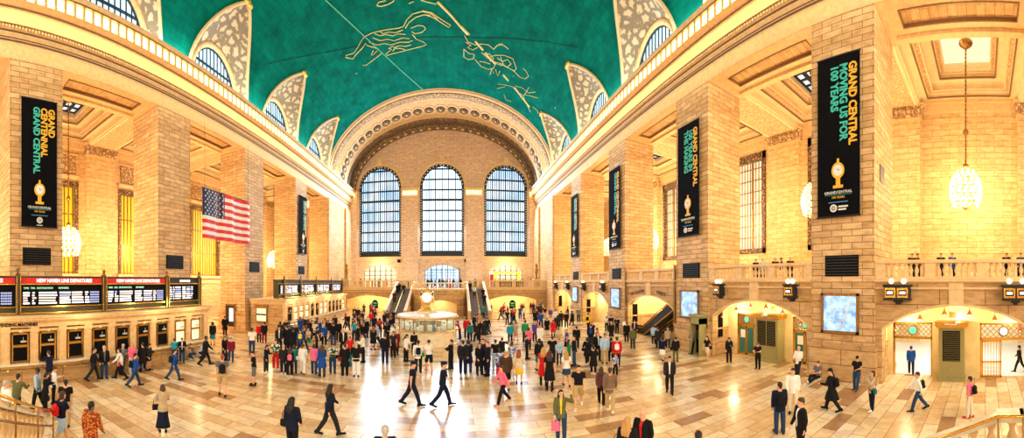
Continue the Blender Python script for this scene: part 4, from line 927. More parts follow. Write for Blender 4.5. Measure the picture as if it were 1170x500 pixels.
for p,q in zip(pr[:-1],pr[1:]):
    n=max(1,int((q-p).length/.36))
    for i in range(n):
        c=p+(q-p)*(i+.5)/n; o=BALM.copy(); COL.objects.link(o); o.parent=t; o.location=(c.x,c.y,ZF+.12); o.scale=(1,1,1.2)
for s,nm in ((-1,'left'),(1,'right')):
    t=thing('grand_staircase',f'{nm} flight of the marble staircase up to the far balcony','staircase',(XC+s*5.8,46.,0)); 
    w=1.45; n=24; src=None
    plain('step_stone',(.22,.17,.15),.5) if 'step_stone' not in MATS else None
    for i in range(n):
        h=ZF*(i+1)/n
        o=MB().box(-w,w,i*.44,(i+1)*.44 if i<n-1 else 11.0,0 if i>n-2 else max(0,h-.5),h).build('step','step_stone',t)
    for e in (-w-.1,w-.2):
        m=MB(); m.rings([[(e+x,y,z) for y,z in [(-.4,0),(-.4,1.15),(.2,1.25),(10.7,ZF+1.1),(11,ZF+1.1),(11,0)]] for x in (0,.3)]); m.build('side_wall','stone_low',t)
        m=MB(); 
        for pp,qq in (((e+.15,-.5,1.2),(e+.15,.3,1.3)),((e+.15,.3,1.3),(e+.15,10.8,ZF+1.2))): m.bar(pp,qq,.42,.14)
        m.build('coping','stone_trim',t)
    MB().tube([(0,-.2,.9),(0,10.3,ZF+.9)],.04,6).tube([(0,0,0),(0,0,.95)],.03,6).tube([(0,5.2,2.),(0,5.2,2.9)],.03,6).tube([(0,10.2,ZF),(0,10.2,ZF+.9)],.03,6).build('centre_rail','brass',t)
# ---------------------------------------------------------------- information kiosk with the four-faced clock
t=thing('information_kiosk','round marble and glass information kiosk in the middle of the hall','kiosk',(XC,28.4,0))
R=2.45
MB().lathe([(R+.12,0),(R+.12,.14),(R,.18),(R,1.08),(R+.1,1.12),(R+.1,1.2),(.1,1.2)],n=40).build('marble_base','marble_cream',t,smooth=False)
MB().lathe([(R+.14,1.2),(R+.16,1.24),(R+.14,1.28),(R-.5,1.28)],n=40).build('counter_rim','brass',t)
mk,nt,bs=newmat('kiosk_glass'); bs.inputs['Base Color'].default_value=(.55,.8,.75,1); bs.inputs['Roughness'].default_value=.05; bs.inputs['Alpha'].default_value=.25
MB().lathe([(R-.08,1.28),(R-.08,2.2)],n=40).build('glass_screen','kiosk_glass',t)
m=MB()
for i in range(16): a=2*PI*i/16; m.box((R-.05)*cos(a)-.035,(R-.05)*cos(a)+.035,(R-.05)*sin(a)-.035,(R-.05)*sin(a)+.035,1.28,2.2)
m.build('mullion','bronze',t)
m=MB(); m.lathe([(R-.2,2.2),(R+.12,2.2),(R+.15,2.3),(R+.05,2.42),(R-.5,2.5),(.9,2.55),(.85,2.7),(.1,2.7)],n=40); m.build('canopy','marble_cream',t)
MB().lathe([(R+.13,2.18),(R+.17,2.2),(R+.17,2.26),(R+.13,2.28)],n=40).build('canopy_rim','brass',t)
MB().lathe([(R-.6,2.12),(R-.3,2.12),(R-.3,2.19),(R-.6,2.19)],n=40).build('light_ring','lamp_white',t)
m=MB(); rr=random.Random(3)
for i in range(18): a=2*PI*i/18; r=R-.45; m.box(r*cos(a)-.18,r*cos(a)+.18,r*sin(a)-.1,r*sin(a)+.1,1.2,1.5+.35*rr.random())
m.build('leaflet_rack','white_paint',t)
MB().lathe([(.7,1.2),(.7,2.2)],n=12).box(-1.2,-.8,-.4,.4,1.2,2.0).box(.8,1.2,-.5,.3,1.2,1.9).build('inner_core','bronze',t)
t=thing('brass_clock','golden four-faced clock standing on top of the information kiosk','clock',(XC,28.4,2.7))
MB().lathe([(.75,0),(.7,.08),(.45,.12),(.4,.25),(.18,.32),(.14,.5),(.22,.55),(.16,.62),(.1,.7)],n=20).build('pedestal','gold_paint',t,smooth=True)
MB().ball((0,0,1.12),.52,20,12,sc=(.93,.93,1)).build('clock_globe','brass',t,smooth=True)
MB().lathe([(.3,1.55),(.12,1.64),(.05,1.7),(.12,1.78),(.1,1.88),(.02,2.0)],n=12).build('finial','gold_paint',t,smooth=True)
for i in range(4):
    a=-PI/2+i*PI/2; fr=frame((cos(a)*.42,sin(a)*.42,1.12),(-sin(a),cos(a),0),(0,0,1))
    e=lambda r,z:[fr@Vector((r*cos(2*PI*j/24),r*sin(2*PI*j/24),z)) for j in range(24)]
    f=MB().rings([e(.4,0),e(.4,.1)]).build('clock_face','screen_white',t); MB().rings([e(.47,0),e(.47,.12),e(.39,.12),e(.39,.0)]).build('bezel','brass',f)
    m=MB(); m.bar(fr@Vector((0,0,.11)),fr@Vector((.22,.12,.11)),.035,.01,up=(0,0,1)); m.bar(fr@Vector((0,0,.11)),fr@Vector((-.04,.16,.11)),.045,.01); m.build('clock_hand','black_matte',f)
# kiosks/shops on the far balcony and lower passages
t=thing('balcony_bar','yellow and red lit bar counter in the right opening of the far balcony','bar',(10.3,YE-1.2,ZF))
MB().box(-2.6,2.6,-.4,.4,0,1.5).build('counter','black_matte',t); MB().box(-2.5,-2.0,-.45,.3,1.5,3.0).box(2.0,2.5,-.45,.3,1.5,3.0).box(-2.5,2.5,-.45,.3,2.8,3.1).build('lit_frame','shop_yellow',t); MB().box(-3.3,-2.7,-.4,.3,0,2.6).build('side_panel','red_band',t)
for i,x in enumerate((-13.9,10.4)):
    t=thing('passage_kiosk',['dark round-topped sign stand in the left passage under the balcony','dark round-topped sign stand in the right passage under the balcony'][i],'sign stand',(x,59,0))
    MB().rings([[(.55*cos(2*PI*j/20)*(1),y,1.3+.62*max(-1,sin(2*PI*j/20))) for j in range(20)] for y in (0,.1)]).box(-.55,.55,0,.1,.4,1.3).box(-.05,.05,0,.1,0,.4).build('sign_board','black_matte',t); MB().box(-.3,.3,-.03,0,.85,1.0).box(-.3,.3,-.03,0,1.2,1.5).build('sign_text_panel','teal_letter',t)
t=thing('west_doors_glazing','tall gridded glass doors in the middle of the far balcony','doors',(XC+.3,YE-.1,ZF)); m=MB()
for i in range(8): m.box(-3.2+i*.9,-3.12+i*.9,-.1,0,0,3.8)
for z in (2.1,2.9,3.6): m.box(-3.2,3.2,-.1,0,z,z+.08)
m.build('door_grid','metal_dark',t)
# ---------------------------------------------------------------- near stairs' parapets
def parapet(lab,pts,zs,rail_off,nbal):
    t=thing('stair_parapet',lab,'parapet',(pts[0][0],pts[0][1],0)); o=Vector((pts[0][0],pts[0][1],0))
    P=[Vector((x,y,z))-o for (x,y),z in zip(pts,zs)]
    m=MB(); 
    for p,q in zip(P[:-1],P[1:]): m.bar(p,q+(q-p).normalized()*.08,.42,.13)
    m.build('coping','marble_cream',t)
    m=MB()
    for p,q in zip(P[:-1],P[1:]): m.bar(p-Vector((0,0,.95)),q-Vector((0,0,.95)),.4,.3)
    m.build('base_course','marble_cream',t)
    m=MB(); R=[p+Vector((rail_off[0],rail_off[1],.12)) for p in P]; m.tube(R,.035,8)
    for p in R: m.tube([p,p-Vector((rail_off[0]*.6,rail_off[1]*.6,.2))],.02,6)
    m.build('hand_rail','brass',t,smooth=True)
    m=MB(); R2=[p-Vector((0,0,.45)) for p in R]; m.tube(R2,.03,8); 
    for p in R: m.tube([p,p-Vector((0,0,1.2))],.025,6)
    m.build('lower_rail','bronze',t,smooth=True)
    for p,q in zip(P[:-1],P[1:]):
        n=max(1,int((q-p).length/.42))
        for i in range(n):
            c=p+(q-p)*(i+.5)/n; b=BALM.copy(); COL.objects.link(b); b.parent=t; b.location=(c.x,c.y,c.z-.82); b.scale=(1.1,1.1,1.1)
    return t
parapet('cream stone stair parapet with brass handrails at the lower left corner',[(-5.3,.5),(-6.87,1.63),(-8.5,2.7),(-9.9,3.7)],[3.42,2.55,1.7,.98],(.2,.28),0)
parapet('cream stone stair parapet with brass handrails at the lower right corner',[(6.8,-2.),(6.83,-.78),(6.86,-.3),(7.4,1.15),(7.65,1.85)],[2.4,2.4,2.4,1.62,1.22],(-.36,.05),0)

for i,(x,w_) in enumerate(((-10.6,'left of the centre end window'),(1.55+.9,'right of the centre end window'),(5.2,'left of the right end window'))):
    o=MB().box(-.28,.28,-.25,0,-.28,.28).box(-.2,.2,-.3,-.25,-.2,.2).build('wall_speaker','black_matte',loc=(x,YE-.02 if i!=5 else YE,9.2)); tag(o,'small black loudspeaker box on the end wall, '+w_,'loudspeaker')
t=thing('pier_door','narrow dark door with a white notice in the third left pier','door',(-22.3,PIERS[3]-.13,.0))
MB().box(-.55,.55,-.05,0,.05,2.6).build('door_panel','metal_dark',t); MB().box(-.1,.4,-.08,-.05,.9,2.3).build('notice','screen_white',t); MB().box(-.65,-.55,-.1,0,0,2.7).box(.55,.65,-.1,0,0,2.7).box(-.65,.65,-.1,0,2.6,2.72).build('door_frame','bronze',t)
# ---------------------------------------------------------------- people
SKIN={'a':(.80,.42,.26),'b':(.62,.32,.18),'c':(.22,.10,.05)}
for k,c in SKIN.items(): plain('skin_'+k,c,.55,noise=.05)
CLOTH=dict(black=(.008,.008,.01),charcoal=(.018,.019,.022),grey=(.14,.14,.15),white=(.86,.85,.82),cream=(.75,.66,.48),beige=(.5,.38,.24),khaki=(.5,.36,.17),brown=(.07,.035,.02),tan=(.5,.3,.14),
 red=(.62,.015,.02),pink=(.85,.16,.3),orange=(.75,.2,.03),yellow=(.85,.6,.03),green=(.01,.28,.1),olive=(.12,.13,.05),teal=(.01,.2,.22),turquoise=(.01,.3,.45),blue=(.01,.07,.34),navy=(.006,.010,.030),denim=(.02,.055,.14),lightblue=(.4,.6,.85),purple=(.12,.05,.35),maroon=(.2,.01,.03))
for k,c in CLOTH.items(): plain('cloth_'+k,c,.85,noise=.12,scale=25,spec=.2)
HAIRC=dict(black=(.006,.005,.005),brown=(.05,.02,.01),blonde=(.5,.28,.09),grey=(.45,.43,.4),red=(.3,.07,.02))
for k,c in HAIRC.items(): plain('hair_'+k,c,.6,noise=.3,scale=60)
plain('eye_dark',(.01,.01,.012),.3); plain('lip',(.5,.12,.1),.5); plain('hair_black_thin',(.02,.015,.012),.6)
def pattern(name,c1,c2,kind='stripe',sc=14.):
    m,nt,b=newmat(name); tc=N(nt,'ShaderNodeTexCoord'); 
    if kind=='stripe': w=N(nt,'ShaderNodeTexWave',_Scale=sc); w.bands_direction='Z'; nt.links.new(tc.outputs['Object'],w.inputs['Vector']); f=w.outputs['Fac']
    else: w=N(nt,'ShaderNodeTexVoronoi',_Scale=sc); nt.links.new(tc.outputs['Object'],w.inputs['Vector']); f=w.outputs['Distance']
    r=ramp(nt,[(.4,c1),(.5,c2)]); nt.links.new(f,r.inputs['Fac']); nt.links.new(r.outputs['Color'],b.inputs['Base Color']); b.inputs['Roughness'].default_value=.85
pattern('cloth_striped',(.01,.012,.02),(.35,.2,.12)); pattern('cloth_plaid',(.012,.014,.03),(.25,.05,.06),sc=10)
pattern('cloth_orangeprint',(.75,.2,.02),(.2,.04,.01),'spot',16.); pattern('cloth_floral',(.8,.75,.6),(.05,.15,.5),'spot',12.); pattern('cloth_greenprint',(.85,.85,.8),(.01,.1,.03),'spot',7.)
POSES={ # arms (flex, abduct, elbow, inward) right=+x side then left; legs (hip, knee); lean; head pitch, yaw
 'stand':dict(ar=((.05,.12,.18,.1),(.02,.12,.15,.1)),lg=((.03,.0),(-.03,.02)),lean=0.02,hd=(.05,.15)),
 'relaxed':dict(ar=((-.1,.14,.25,.2),(.15,.14,.5,.3)),lg=((.12,.12),(-.06,.0)),lean=0.0,hd=(.1,-.3)),
 'phone':dict(ar=((.35,.1,1.55,.5),(.05,.12,.2,.1)),lg=((.04,.02),(-.04,.0)),lean=.05,hd=(.45,.05)),
 'reading':dict(ar=((.4,.12,1.3,.55),(.4,.12,1.35,.55)),lg=((.03,.02),(-.03,.0)),lean=.05,hd=(.5,.0)),
 'crossed':dict(ar=((.45,.16,1.45,1.25),(.4,.16,1.5,1.2)),lg=((.05,.0),(-.03,.02)),lean=-.02,hd=(.0,.2)),
 'camera':dict(ar=((.95,.3,1.75,.5),(.9,.28,1.8,.5)),lg=((.04,.0),(-.05,.02)),lean=-.03,hd=(-.1,.0)),
 'handhead':dict(ar=((1.5,.75,2.25,.6),(.02,.14,.2,.1)),lg=((.05,.0),(-.05,.02)),lean=0.,hd=(-.12,.25)),
 'walk':dict(ar=((-.42,.12,.3,.1),(.4,.12,.45,.15)),lg=((.38,.12),(-.33,.32)),lean=.07,hd=(.03,0)),
 'walk2':dict(ar=((.38,.14,.5,.15),(-.4,.12,.3,.1)),lg=((-.3,.34),(.36,.1)),lean=.06,hd=(.08,.2)),
 'walkphone':dict(ar=((.3,.1,1.25,.3),(-.3,.12,.25,.1)),lg=((-.33,.28),(.36,.1)),lean=.05,hd=(.3,0)),
 'stroll':dict(ar=((-.2,.12,.2,.1),(.2,.12,.3,.1)),lg=((.22,.08),(-.2,.22)),lean=.03,hd=(.05,-.1)),
 'lean':dict(ar=((.3,.12,1.2,.7),(.3,.14,1.25,.7)),lg=((.3,.05),(.1,.15)),lean=-.12,hd=(.25,.2)),
 'counter':dict(ar=((.7,.15,.9,.3),(.65,.15,.95,.3)),lg=((.0,.02),(-.12,.02)),lean=.28,hd=(.1,0)),
 'crouch':dict(ar=((.9,.15,.7,.3),(.8,.15,.9,.3)),lg=((1.6,2.2),(1.1,2.1)),lean=.45,hd=(.3,0)),
 'sit':dict(ar=((.55,.2,1.1,.6),(.5,.2,1.2,.6)),lg=((1.45,.25),(1.75,1.3)),lean=-.1,hd=(.3,0)),
}
def skel(pose,sex):
    P=POSES[pose]; H=1.75; f=sex=='f'; sh=.165 if f else .188; hp=.095
    ln=P['lean']; hipz=.0
    J={}
    def sp(x,y,h): # point on trunk at height h above the hip line
        return Vector((x, y*cos(ln)-h*sin(ln), y*sin(ln)*0+h*cos(ln)))
    J['sp']=sp
    for i,s in enumerate((1,-1)):
        hf,kn=P['lg'][i]; hip=Vector((s*hp,0,0)); d=Vector((s*.03,-sin(hf),-cos(hf))).normalized(); knee=hip+d*.43
        d2=Vector((-s*.005,-sin(hf-kn),-cos(hf-kn))).normalized(); ank=knee+d2*.43
        fl=0 if pose not in('sit',) else 0
        pitch=max(-.1,-(hf-kn))*.75 if (hf-kn)<-.1 else (-.18 if hf-kn>.3 else 0)
        if pose in('sit','crouch'): pitch=0.05 if pose=='crouch' else (-1.1 if i==0 else -.2)
        fd=Vector((s*.12,-cos(pitch),-sin(pitch))).normalized(); toe=ank+fd*.19+Vector((0,0,-.045 if abs(pitch)<.3 else -.03)); heel=ank-fd*.06+Vector((0,0,-.05))
        J['leg',s]=(hip,knee,ank,toe,heel,fd)
    low=min(min((J['leg',s][3].z-.03),(J['leg',s][4].z-.03),J['leg',s][2].z-.085) for s in (1,-1))
    if pose=='sit': low=min(low,-.12)
    off=Vector((0,0,-low)); J['off']=off
    for s in (1,-1): J['leg',s]=tuple(p+off if k<5 else p for k,p in enumerate(J['leg',s]))
    J['sp']=lambda x,y,h: sp(x,y,h)+off
    for i,s in enumerate((1,-1)):
        fl,ab,el,inn=P['ar'][i]; S=J['sp'](s*sh,0,.50); fl2=fl+ln*.3
        u=Vector((s*sin(ab),-sin(fl2)*cos(ab),-cos(fl2)*cos(ab))); E=S+u*.29
        w=Vector((-s*inn*.75+s*sin(ab)*.4,-sin(fl2+el),-cos(fl2+el))).normalized(); W=E+w*.25
        J['arm',s]=(S,E,W,w)
    return J
def seg(mb,a,b,ra,rb,n=10,m=5,over=0.,flat=1.):
    a=Vector(a);b=Vector(b); d=(b-a); L=d.length; d.normalize(); ref=Vector((0,0,1)) if abs(d.z)<.9 else Vector((0,1,0)); x=d.cross(ref).normalized(); y=d.cross(x).normalized(); rs=[]
    for i in range(m*2+5):
        t=i/(m*2+4); 
        if t<.15: q=t/.15; s=-cos(q*PI/2)*ra; r=ra*max(.12,sin(q*PI/2))
        elif t>.85: q=(t-.85)/.15; s=L+sin(q*PI/2)*rb; r=rb*max(.12,cos(q*PI/2))
        else: q=(t-.15)/.7; s=L*q; r=ra+(rb-ra)*q
        p=a+d*s; rs.append([p+x*cos(2*PI*j/n)*r+y*sin(2*PI*j/n)*r*flat for j in range(n)])
    mb.rings(rs)
def trunk(mb,J,prof,n=18):
    rs=[]
    for h,rx,ry,yo in prof: rs.append([J['sp'](rx*cos(2*PI*j/n),ry*sin(2*PI*j/n)+yo,h) for j in range(n)])
    mb.rings(rs)
def TP(sex,add=0.,h0=-.08,h1=.56):
    if sex=='m': pr=[(-.10,.10,.08,0),(-.06,.155,.11,.01),(.02,.165,.118,.01),(.12,.150,.108,0),(.22,.150,.108,-.005),(.34,.163,.118,-.005),(.43,.165,.112,0),(.485,.145,.092,.01),(.53,.095,.07,.015),(.565,.058,.058,.015)]
    else: pr=[(-.10,.10,.085,0),(-.06,.16,.118,.015),(.02,.17,.122,.012),(.12,.138,.10,0),(.20,.125,.092,-.005),(.33,.150,.125,-.02),(.42,.145,.104,-.005),(.475,.128,.086,.01),(.52,.082,.066,.015),(.56,.052,.055,.015)]
    return [(h,rx+add,ry+add,yo) for h,rx,ry,yo in pr if h0<=h<=h1]
def headM(J,pose):
    hp,hy=POSES[pose]['hd']; base=J['sp'](0,.015,.60); ln=POSES[pose]['lean']
    R=Euler((hp*.8+ln*.4,0,hy),'XYZ').to_matrix() ; R=Matrix.Rotation(hy,3,'Z')@Matrix.Rotation(hp*.8+ln*.4,3,'X')
    return base,R
HEADP=[(-.015,.020,.030,-.065),(0.0,.040,.052,-.050),(.03,.055,.074,-.022),(.06,.064,.086,-.010),(.10,.072,.094,-.003),(.14,.076,.098,.003),(.175,.072,.093,.008),(.205,.055,.074,.01),(.225,.028,.04,.01),(.23,.01,.015,.01)]
def hpt(J,pose,x,y,z):
    b,R=headM(J,pose); return b+R@Vector((x,y,z))
def remesh(mb,vox,smooth=2,name='figure'):
    me=bpy.data.meshes.new('tmp'); me.from_pydata(mb.v,[],mb.f); o=bpy.data.objects.new('tmp',me); COL.objects.link(o)
    bm=bmesh.new(); bm.from_mesh(me); bmesh.ops.recalc_face_normals(bm,faces=bm.faces); bm.to_mesh(me); bm.free()
    r=o.modifiers.new('r','REMESH'); r.mode='VOXEL'; r.voxel_size=vox; r.use_smooth_shade=True
    s=o.modifiers.new('s','SMOOTH'); s.factor=.5; s.iterations=smooth
    dg=bpy.context.evaluated_depsgraph_get(); n=bpy.data.meshes.new_from_object(o.evaluated_get(dg)); bpy.data.objects.remove(o); bpy.data.meshes.remove(me); n.name=name
    n.materials.clear(); return n
CACHE={}
def body_mesh(pose,sex):
    k=('body',pose,sex)
    if k in CACHE: return CACHE[k]
    J=skel(pose,sex); mb=MB(); f=sex=='f'; g=.92 if f else 1.
    trunk(mb,J,TP(sex,-.008,-.2,.6))
    seg(mb,J['sp'](0,.015,.50),hpt(J,pose,0,.005,.05),.058*g,.052*g)
    rs=[]; n=16
    for z,rx,ry,yo in HEADP: rs.append([hpt(J,pose,rx*cos(2*PI*j/n),ry*sin(2*PI*j/n)+yo,z) for j in range(n)])
    mb.rings(rs)
    seg(mb,hpt(J,pose,0,-.092,.115),hpt(J,pose,0,-.113,.072),.009,.015,8,3)      # nose
    seg(mb,hpt(J,pose,-.018,-.085,.040),hpt(J,pose,.018,-.085,.040),.010,.010,8,3) # mouth
    seg(mb,hpt(J,pose,-.035,-.083,.125),hpt(J,pose,.035,-.083,.125),.010,.010,8,3) # brow
    for s in (1,-1): mb.ball(hpt(J,pose,s*.076,.005,.09),.03,8,6,sc=(.45,.6,1))
    for s in (1,-1):
        hip,kn,an,toe,heel,fd=J['leg',s]; seg(mb,hip+Vector((0,0,-.02)),kn,.088*(1.02 if f else 1),.055); seg(mb,kn,an,.055,.036); seg(mb,kn+(an-kn)*.1+Vector((0,.02,0)),kn+(an-kn)*.5+Vector((0,.01,0)),.045,.045)
        seg(mb,heel+Vector((0,0,.012)),toe+Vector((0,0,.012)),.035,.032,10,4); seg(mb,an,(an+toe)/2,.036,.034)
        S,E,W,w=J['arm',s]; seg(mb,S,E,.052*g,.040*g); seg(mb,E,W,.040*g,.026*g); seg(mb,J['sp'](s*.08,.01,.50),S,.06,.052)
        # hand: palm, four fingers, thumb
        up=Vector((0,0,1)) if abs(w.z)<.85 else Vector((0,-1,0)); side=w.cross(up).normalized(); nrm=side.cross(w).normalized()
        pal=W+w*.085
        for q in (-1,-.33,.33,1): seg(mb,W+side*q*.012,pal+side*q*.027,.016,.0125,8,3)
        curl=-nrm*(1 if up.z>.5 else -1)*.35
        for q,L in zip((-1,-.33,.33,1),(.062,.075,.080,.070)):
            a=pal+side*q*.030; b=a+(w+curl*.5+side*q*.08).normalized()*L*.5; c=b+(w*.8+curl*1.4).normalized()*L*.5
            seg(mb,a,b,.0105,.0095,8,3); seg(mb,b,c,.0095,.0085,8,3)
        ts=side*(1 if (side.y<0)==(abs(w.z)>=.85) else 1)
        a=W+w*.03+ts*.022; b=a+(w*.6+ts*.8+curl*.3).normalized()*.042; c=b+(w*.95+ts*.2+curl*.5).normalized()*.032; seg(mb,a,b,.015,.011,8,3); seg(mb,b,c,.011,.0095,8,3)
    me=remesh(mb,.0105,1,'body'); me.materials.append(MATS['skin_a']); me.materials.append(MATS['eye_dark']); me.materials.append(MATS['lip'])
    nf=len(me.polygons); cen=np.empty(nf*3); me.polygons.foreach_get('center',cen); cen=cen.reshape(-1,3); mi=np.zeros(nf,dtype=np.int32)
    for s in (1,-1): mi[np.linalg.norm(cen-np.array(hpt(J,pose,s*.03,-.092,.108)),axis=1)<.0155]=1
    mi[(np.linalg.norm(cen-np.array(hpt(J,pose,-.012,-.095,.040)),axis=1)<.013)|(np.linalg.norm(cen-np.array(hpt(J,pose,.012,-.095,.040)),axis=1)<.013)]=2
    me.polygons.foreach_set('material_index',mi); CACHE[k]=me; return me
def top_mesh(pose,sex,kind):
    k=('top',pose,sex,kind)
    if k in CACHE: return CACHE[k]
    J=skel(pose,sex); mb=MB(); add={'tee':.009,'shirt':.012,'jacket':.017,'coat':.022,'dress':.010,'robe':.03}[kind]; g=.92 if sex=='f' else 1.
    h0=-.08
    trunk(mb,J,TP(sex,add,h0,.55)[:])
    if kind in('jacket','coat','robe','shirt'): trunk(mb,J,[(-.14,.165+add,.125+add,.01),(-.02,.165+add,.12+add,.01),(.05,.155+add,.11+add,.0)])
    if kind in('coat','dress','robe'):
        L={'coat':-.42,'dress':-.46,'robe':-.72}[kind]; sw=max(abs(J['leg',1][1].y-J['leg',-1][1].y)*.35,0)
        trunk(mb,J,[(L,.23+add,.17+add+sw,.0),(L*.5,.20+add,.15+add+sw*.6,.0),(0,.165+add,.12+add,.01),(.08,.14+add,.105+add,0)])
    for s in (1,-1):
        S,E,W,w=J['arm',s]; seg(mb,J['sp'](s*.08,.01,.495),S,.062+add*.6,.056+add*.6)
        if kind in('tee','dress'): seg(mb,S,S+(E-S)*.55,.054+add,.052+add)
        else: seg(mb,S,E,.053+add,.044+add*.9); seg(mb,E,E+(W-E)*.93,.044+add*.9,.032+add*.7)
    me=remesh(mb,.014,2,'top'); me.materials.append(MATS['cloth_black']); CACHE[k]=me; return me
def bot_mesh(pose,sex,kind):
    k=('bot',pose,sex,kind)
    if k in CACHE: return CACHE[k]
    J=skel(pose,sex); mb=MB(); a=.014
    if kind in('trousers','shorts','leggings'):
        if kind=='leggings': a=.006
        trunk(mb,J,TP(sex,a,-.2,.03)+[(.06,.155+a*.5,.11+a*.5,0)])
        for s in (1,-1):
            hip,kn,an,toe,heel,fd=J['leg',s]; ex=a+(.012 if kind=='trousers' else .004 if kind=='leggings' else .016)
            if kind=='shorts': seg(mb,hip+Vector((0,0,-.02)),hip+(kn-hip)*.86,.088+a,.066+ex)
            else: seg(mb,hip+Vector((0,0,-.02)),kn,.088+a,.056+ex); seg(mb,kn,an+(an-kn)*.02,.056+ex,.040+ex)
    else:
        L={'skirt':-.44,'longskirt':-.74,'miniskirt':-.30}[kind]; sw=abs(J['leg',1][1].y-J['leg',-1][1].y)*.35
        trunk(mb,J,[(L,.21 if kind!='longskirt' else .26,.16+sw,0),(L*.5,.195,.145+sw*.6,0),(0,.172,.128,.01),(.07,.145,.11,0)])
    me=remesh(mb,.014,2,'bottoms'); me.materials.append(MATS['cloth_black']); CACHE[k]=me; return me
def shoe_mesh(pose,sex,s):
    k=('shoe',pose,sex,s)
    if k in CACHE: return CACHE[k]
    J=skel(pose,sex); mb=MB(); hip,kn,an,toe,heel,fd=J['leg',s]
    seg(mb,heel+Vector((0,0,.014)),toe+Vector((0,0,.012)),.044,.042,12,4,flat=.95); seg(mb,an+Vector((0,0,-.01)),(an+toe)/2+Vector((0,0,.0)),.045,.04,10,4); seg(mb,heel,heel+Vector((0,0,.05)),.042,.042,10,3)
    me=remesh(mb,.012,1,'shoe'); me.materials.append(MATS['cloth_black']); CACHE[k]=me; return me
def hair_mesh(pose,sex,kind):
    k=('hair',pose,sex,kind)
    if k in CACHE: return CACHE[k]
    J=skel(pose,sex); mb=MB(); n=16; rs=[]
    for z,rx,ry,yo in [(.085,.045,.05,.05),(.10,.074,.082,.028),(.14,.083,.099,.016),(.18,.080,.098,.012),(.215,.062,.082,.012),(.238,.03,.045,.01),(.243,.01,.015,.01)]: rs.append([hpt(J,pose,rx*cos(2*PI*j/n),ry*sin(2*PI*j/n)+yo,z) for j in range(n)])
    mb.rings(rs)
    if kind=='short': seg(mb,hpt(J,pose,0,.06,.12),hpt(J,pose,0,.055,.045),.055,.04)
    if kind=='long':
        for x in (-.045,0,.045): seg(mb,hpt(J,pose,x,.05,.14),hpt(J,pose,x*1.6,.085,-.10),.052,.05,flat=.8); seg(mb,hpt(J,pose,x*1.6,.085,-.08),hpt(J,pose,x*1.5,.10,-.20),.05,.03)
        for s in (1,-1): seg(mb,hpt(J,pose,s*.066,.015,.15),hpt(J,pose,s*.085,.03,-.08),.026,.034)
    if kind=='bob':
        seg(mb,hpt(J,pose,0,.05,.14),hpt(J,pose,0,.06,.01),.065,.06)
        for s in (1,-1): seg(mb,hpt(J,pose,s*.066,.015,.15),hpt(J,pose,s*.075,.02,.02),.028,.032)
    if kind=='bun': mb.ball(hpt(J,pose,0,.12,.17),.045,10,8); seg(mb,hpt(J,pose,0,.06,.12),hpt(J,pose,0,.055,.06),.055,.035)
    me=remesh(mb,.011,1,'hair'); me.materials.append(MATS['hair_black']); CACHE[k]=me; return me
def cap_mesh(pose,sex,kind):
    k=('cap',pose,sex,kind)
    if k in CACHE: return CACHE[k]
    J=skel(pose,sex); mb=MB(); n=16; rs=[]
    pr=[(.15,.088,.106,.008),(.185,.09,.108,.008),(.20,.125,.135,.0),(.225,.12,.13,.0),(.245,.06,.07,.005),(.25,.02,.02,.005)] if kind=='police' else [(.14,.086,.103,.008),(.18,.084,.10,.008),(.215,.068,.083,.01),(.24,.035,.045,.01),(.248,.01,.01,.01)]
    for z,rx,ry,yo in pr: rs.append([hpt(J,pose,rx*cos(2*PI*j/n),ry*sin(2*PI*j/n)+yo,z) for j in range(n)])
    mb.rings(rs); seg(mb,hpt(J,pose,-.04,-.105,.15),hpt(J,pose,.04,-.105,.15),.03,.03,10,4,flat=.4); seg(mb,hpt(J,pose,-.03,-.125,.145),hpt(J,pose,.03,-.125,.145),.022,.022,10,4,flat=.4)
    me=remesh(mb,.010,1,'cap'); me.materials.append(MATS['cloth_black']); CACHE[k]=me; return me
def child(name,me,mat,root):
    o=bpy.data.objects.new(name,me); COL.objects.link(o); o.parent=root
    o.material_slots[0].link='OBJECT'; o.material_slots[0].material=MATS[mat]; return o
def bag_mesh(kind):
    k=('bag',kind)
    if k in CACHE: return CACHE[k]
    mb=MB()
    if kind=='backpack':
        seg(mb,(0,0,.13),(0,0,.30),.13,.11,14,6,flat=.62); seg(mb,(-.05,.05,.10),(.05,.05,.10),.07,.07,10,4,flat=1.1); mb.box(-.13,.13,-.06,.07,.05,.33)
        me=remesh(mb,.014,4,'pack')
    elif kind=='handbag': mb.box(-.16,.16,-.05,.05,0,.2); seg(mb,(-.1,0,.16),(.1,0,.16),.06,.06,10,4); me=remesh(mb,.014,3,'pack')
    elif kind=='shopping':
        mb.rings([[(-.15*k,-.05*k,z),(.15*k,-.05*k,z),(.15*k,.05*k,z),(-.15*k,.05*k,z)] for z,k in ((0,.9),(.02,1),(.32,1.),(.34,.98))]); me=bpy.data.meshes.new('pack'); me.from_pydata(mb.v,[],mb.f)
    elif kind=='suitcase': mb.box(-.2,.2,-.12,.12,.05,.6); me=remesh(mb,.015,5,'pack')
    me.materials.append(MATS['cloth_black']); CACHE[k]=me; return me
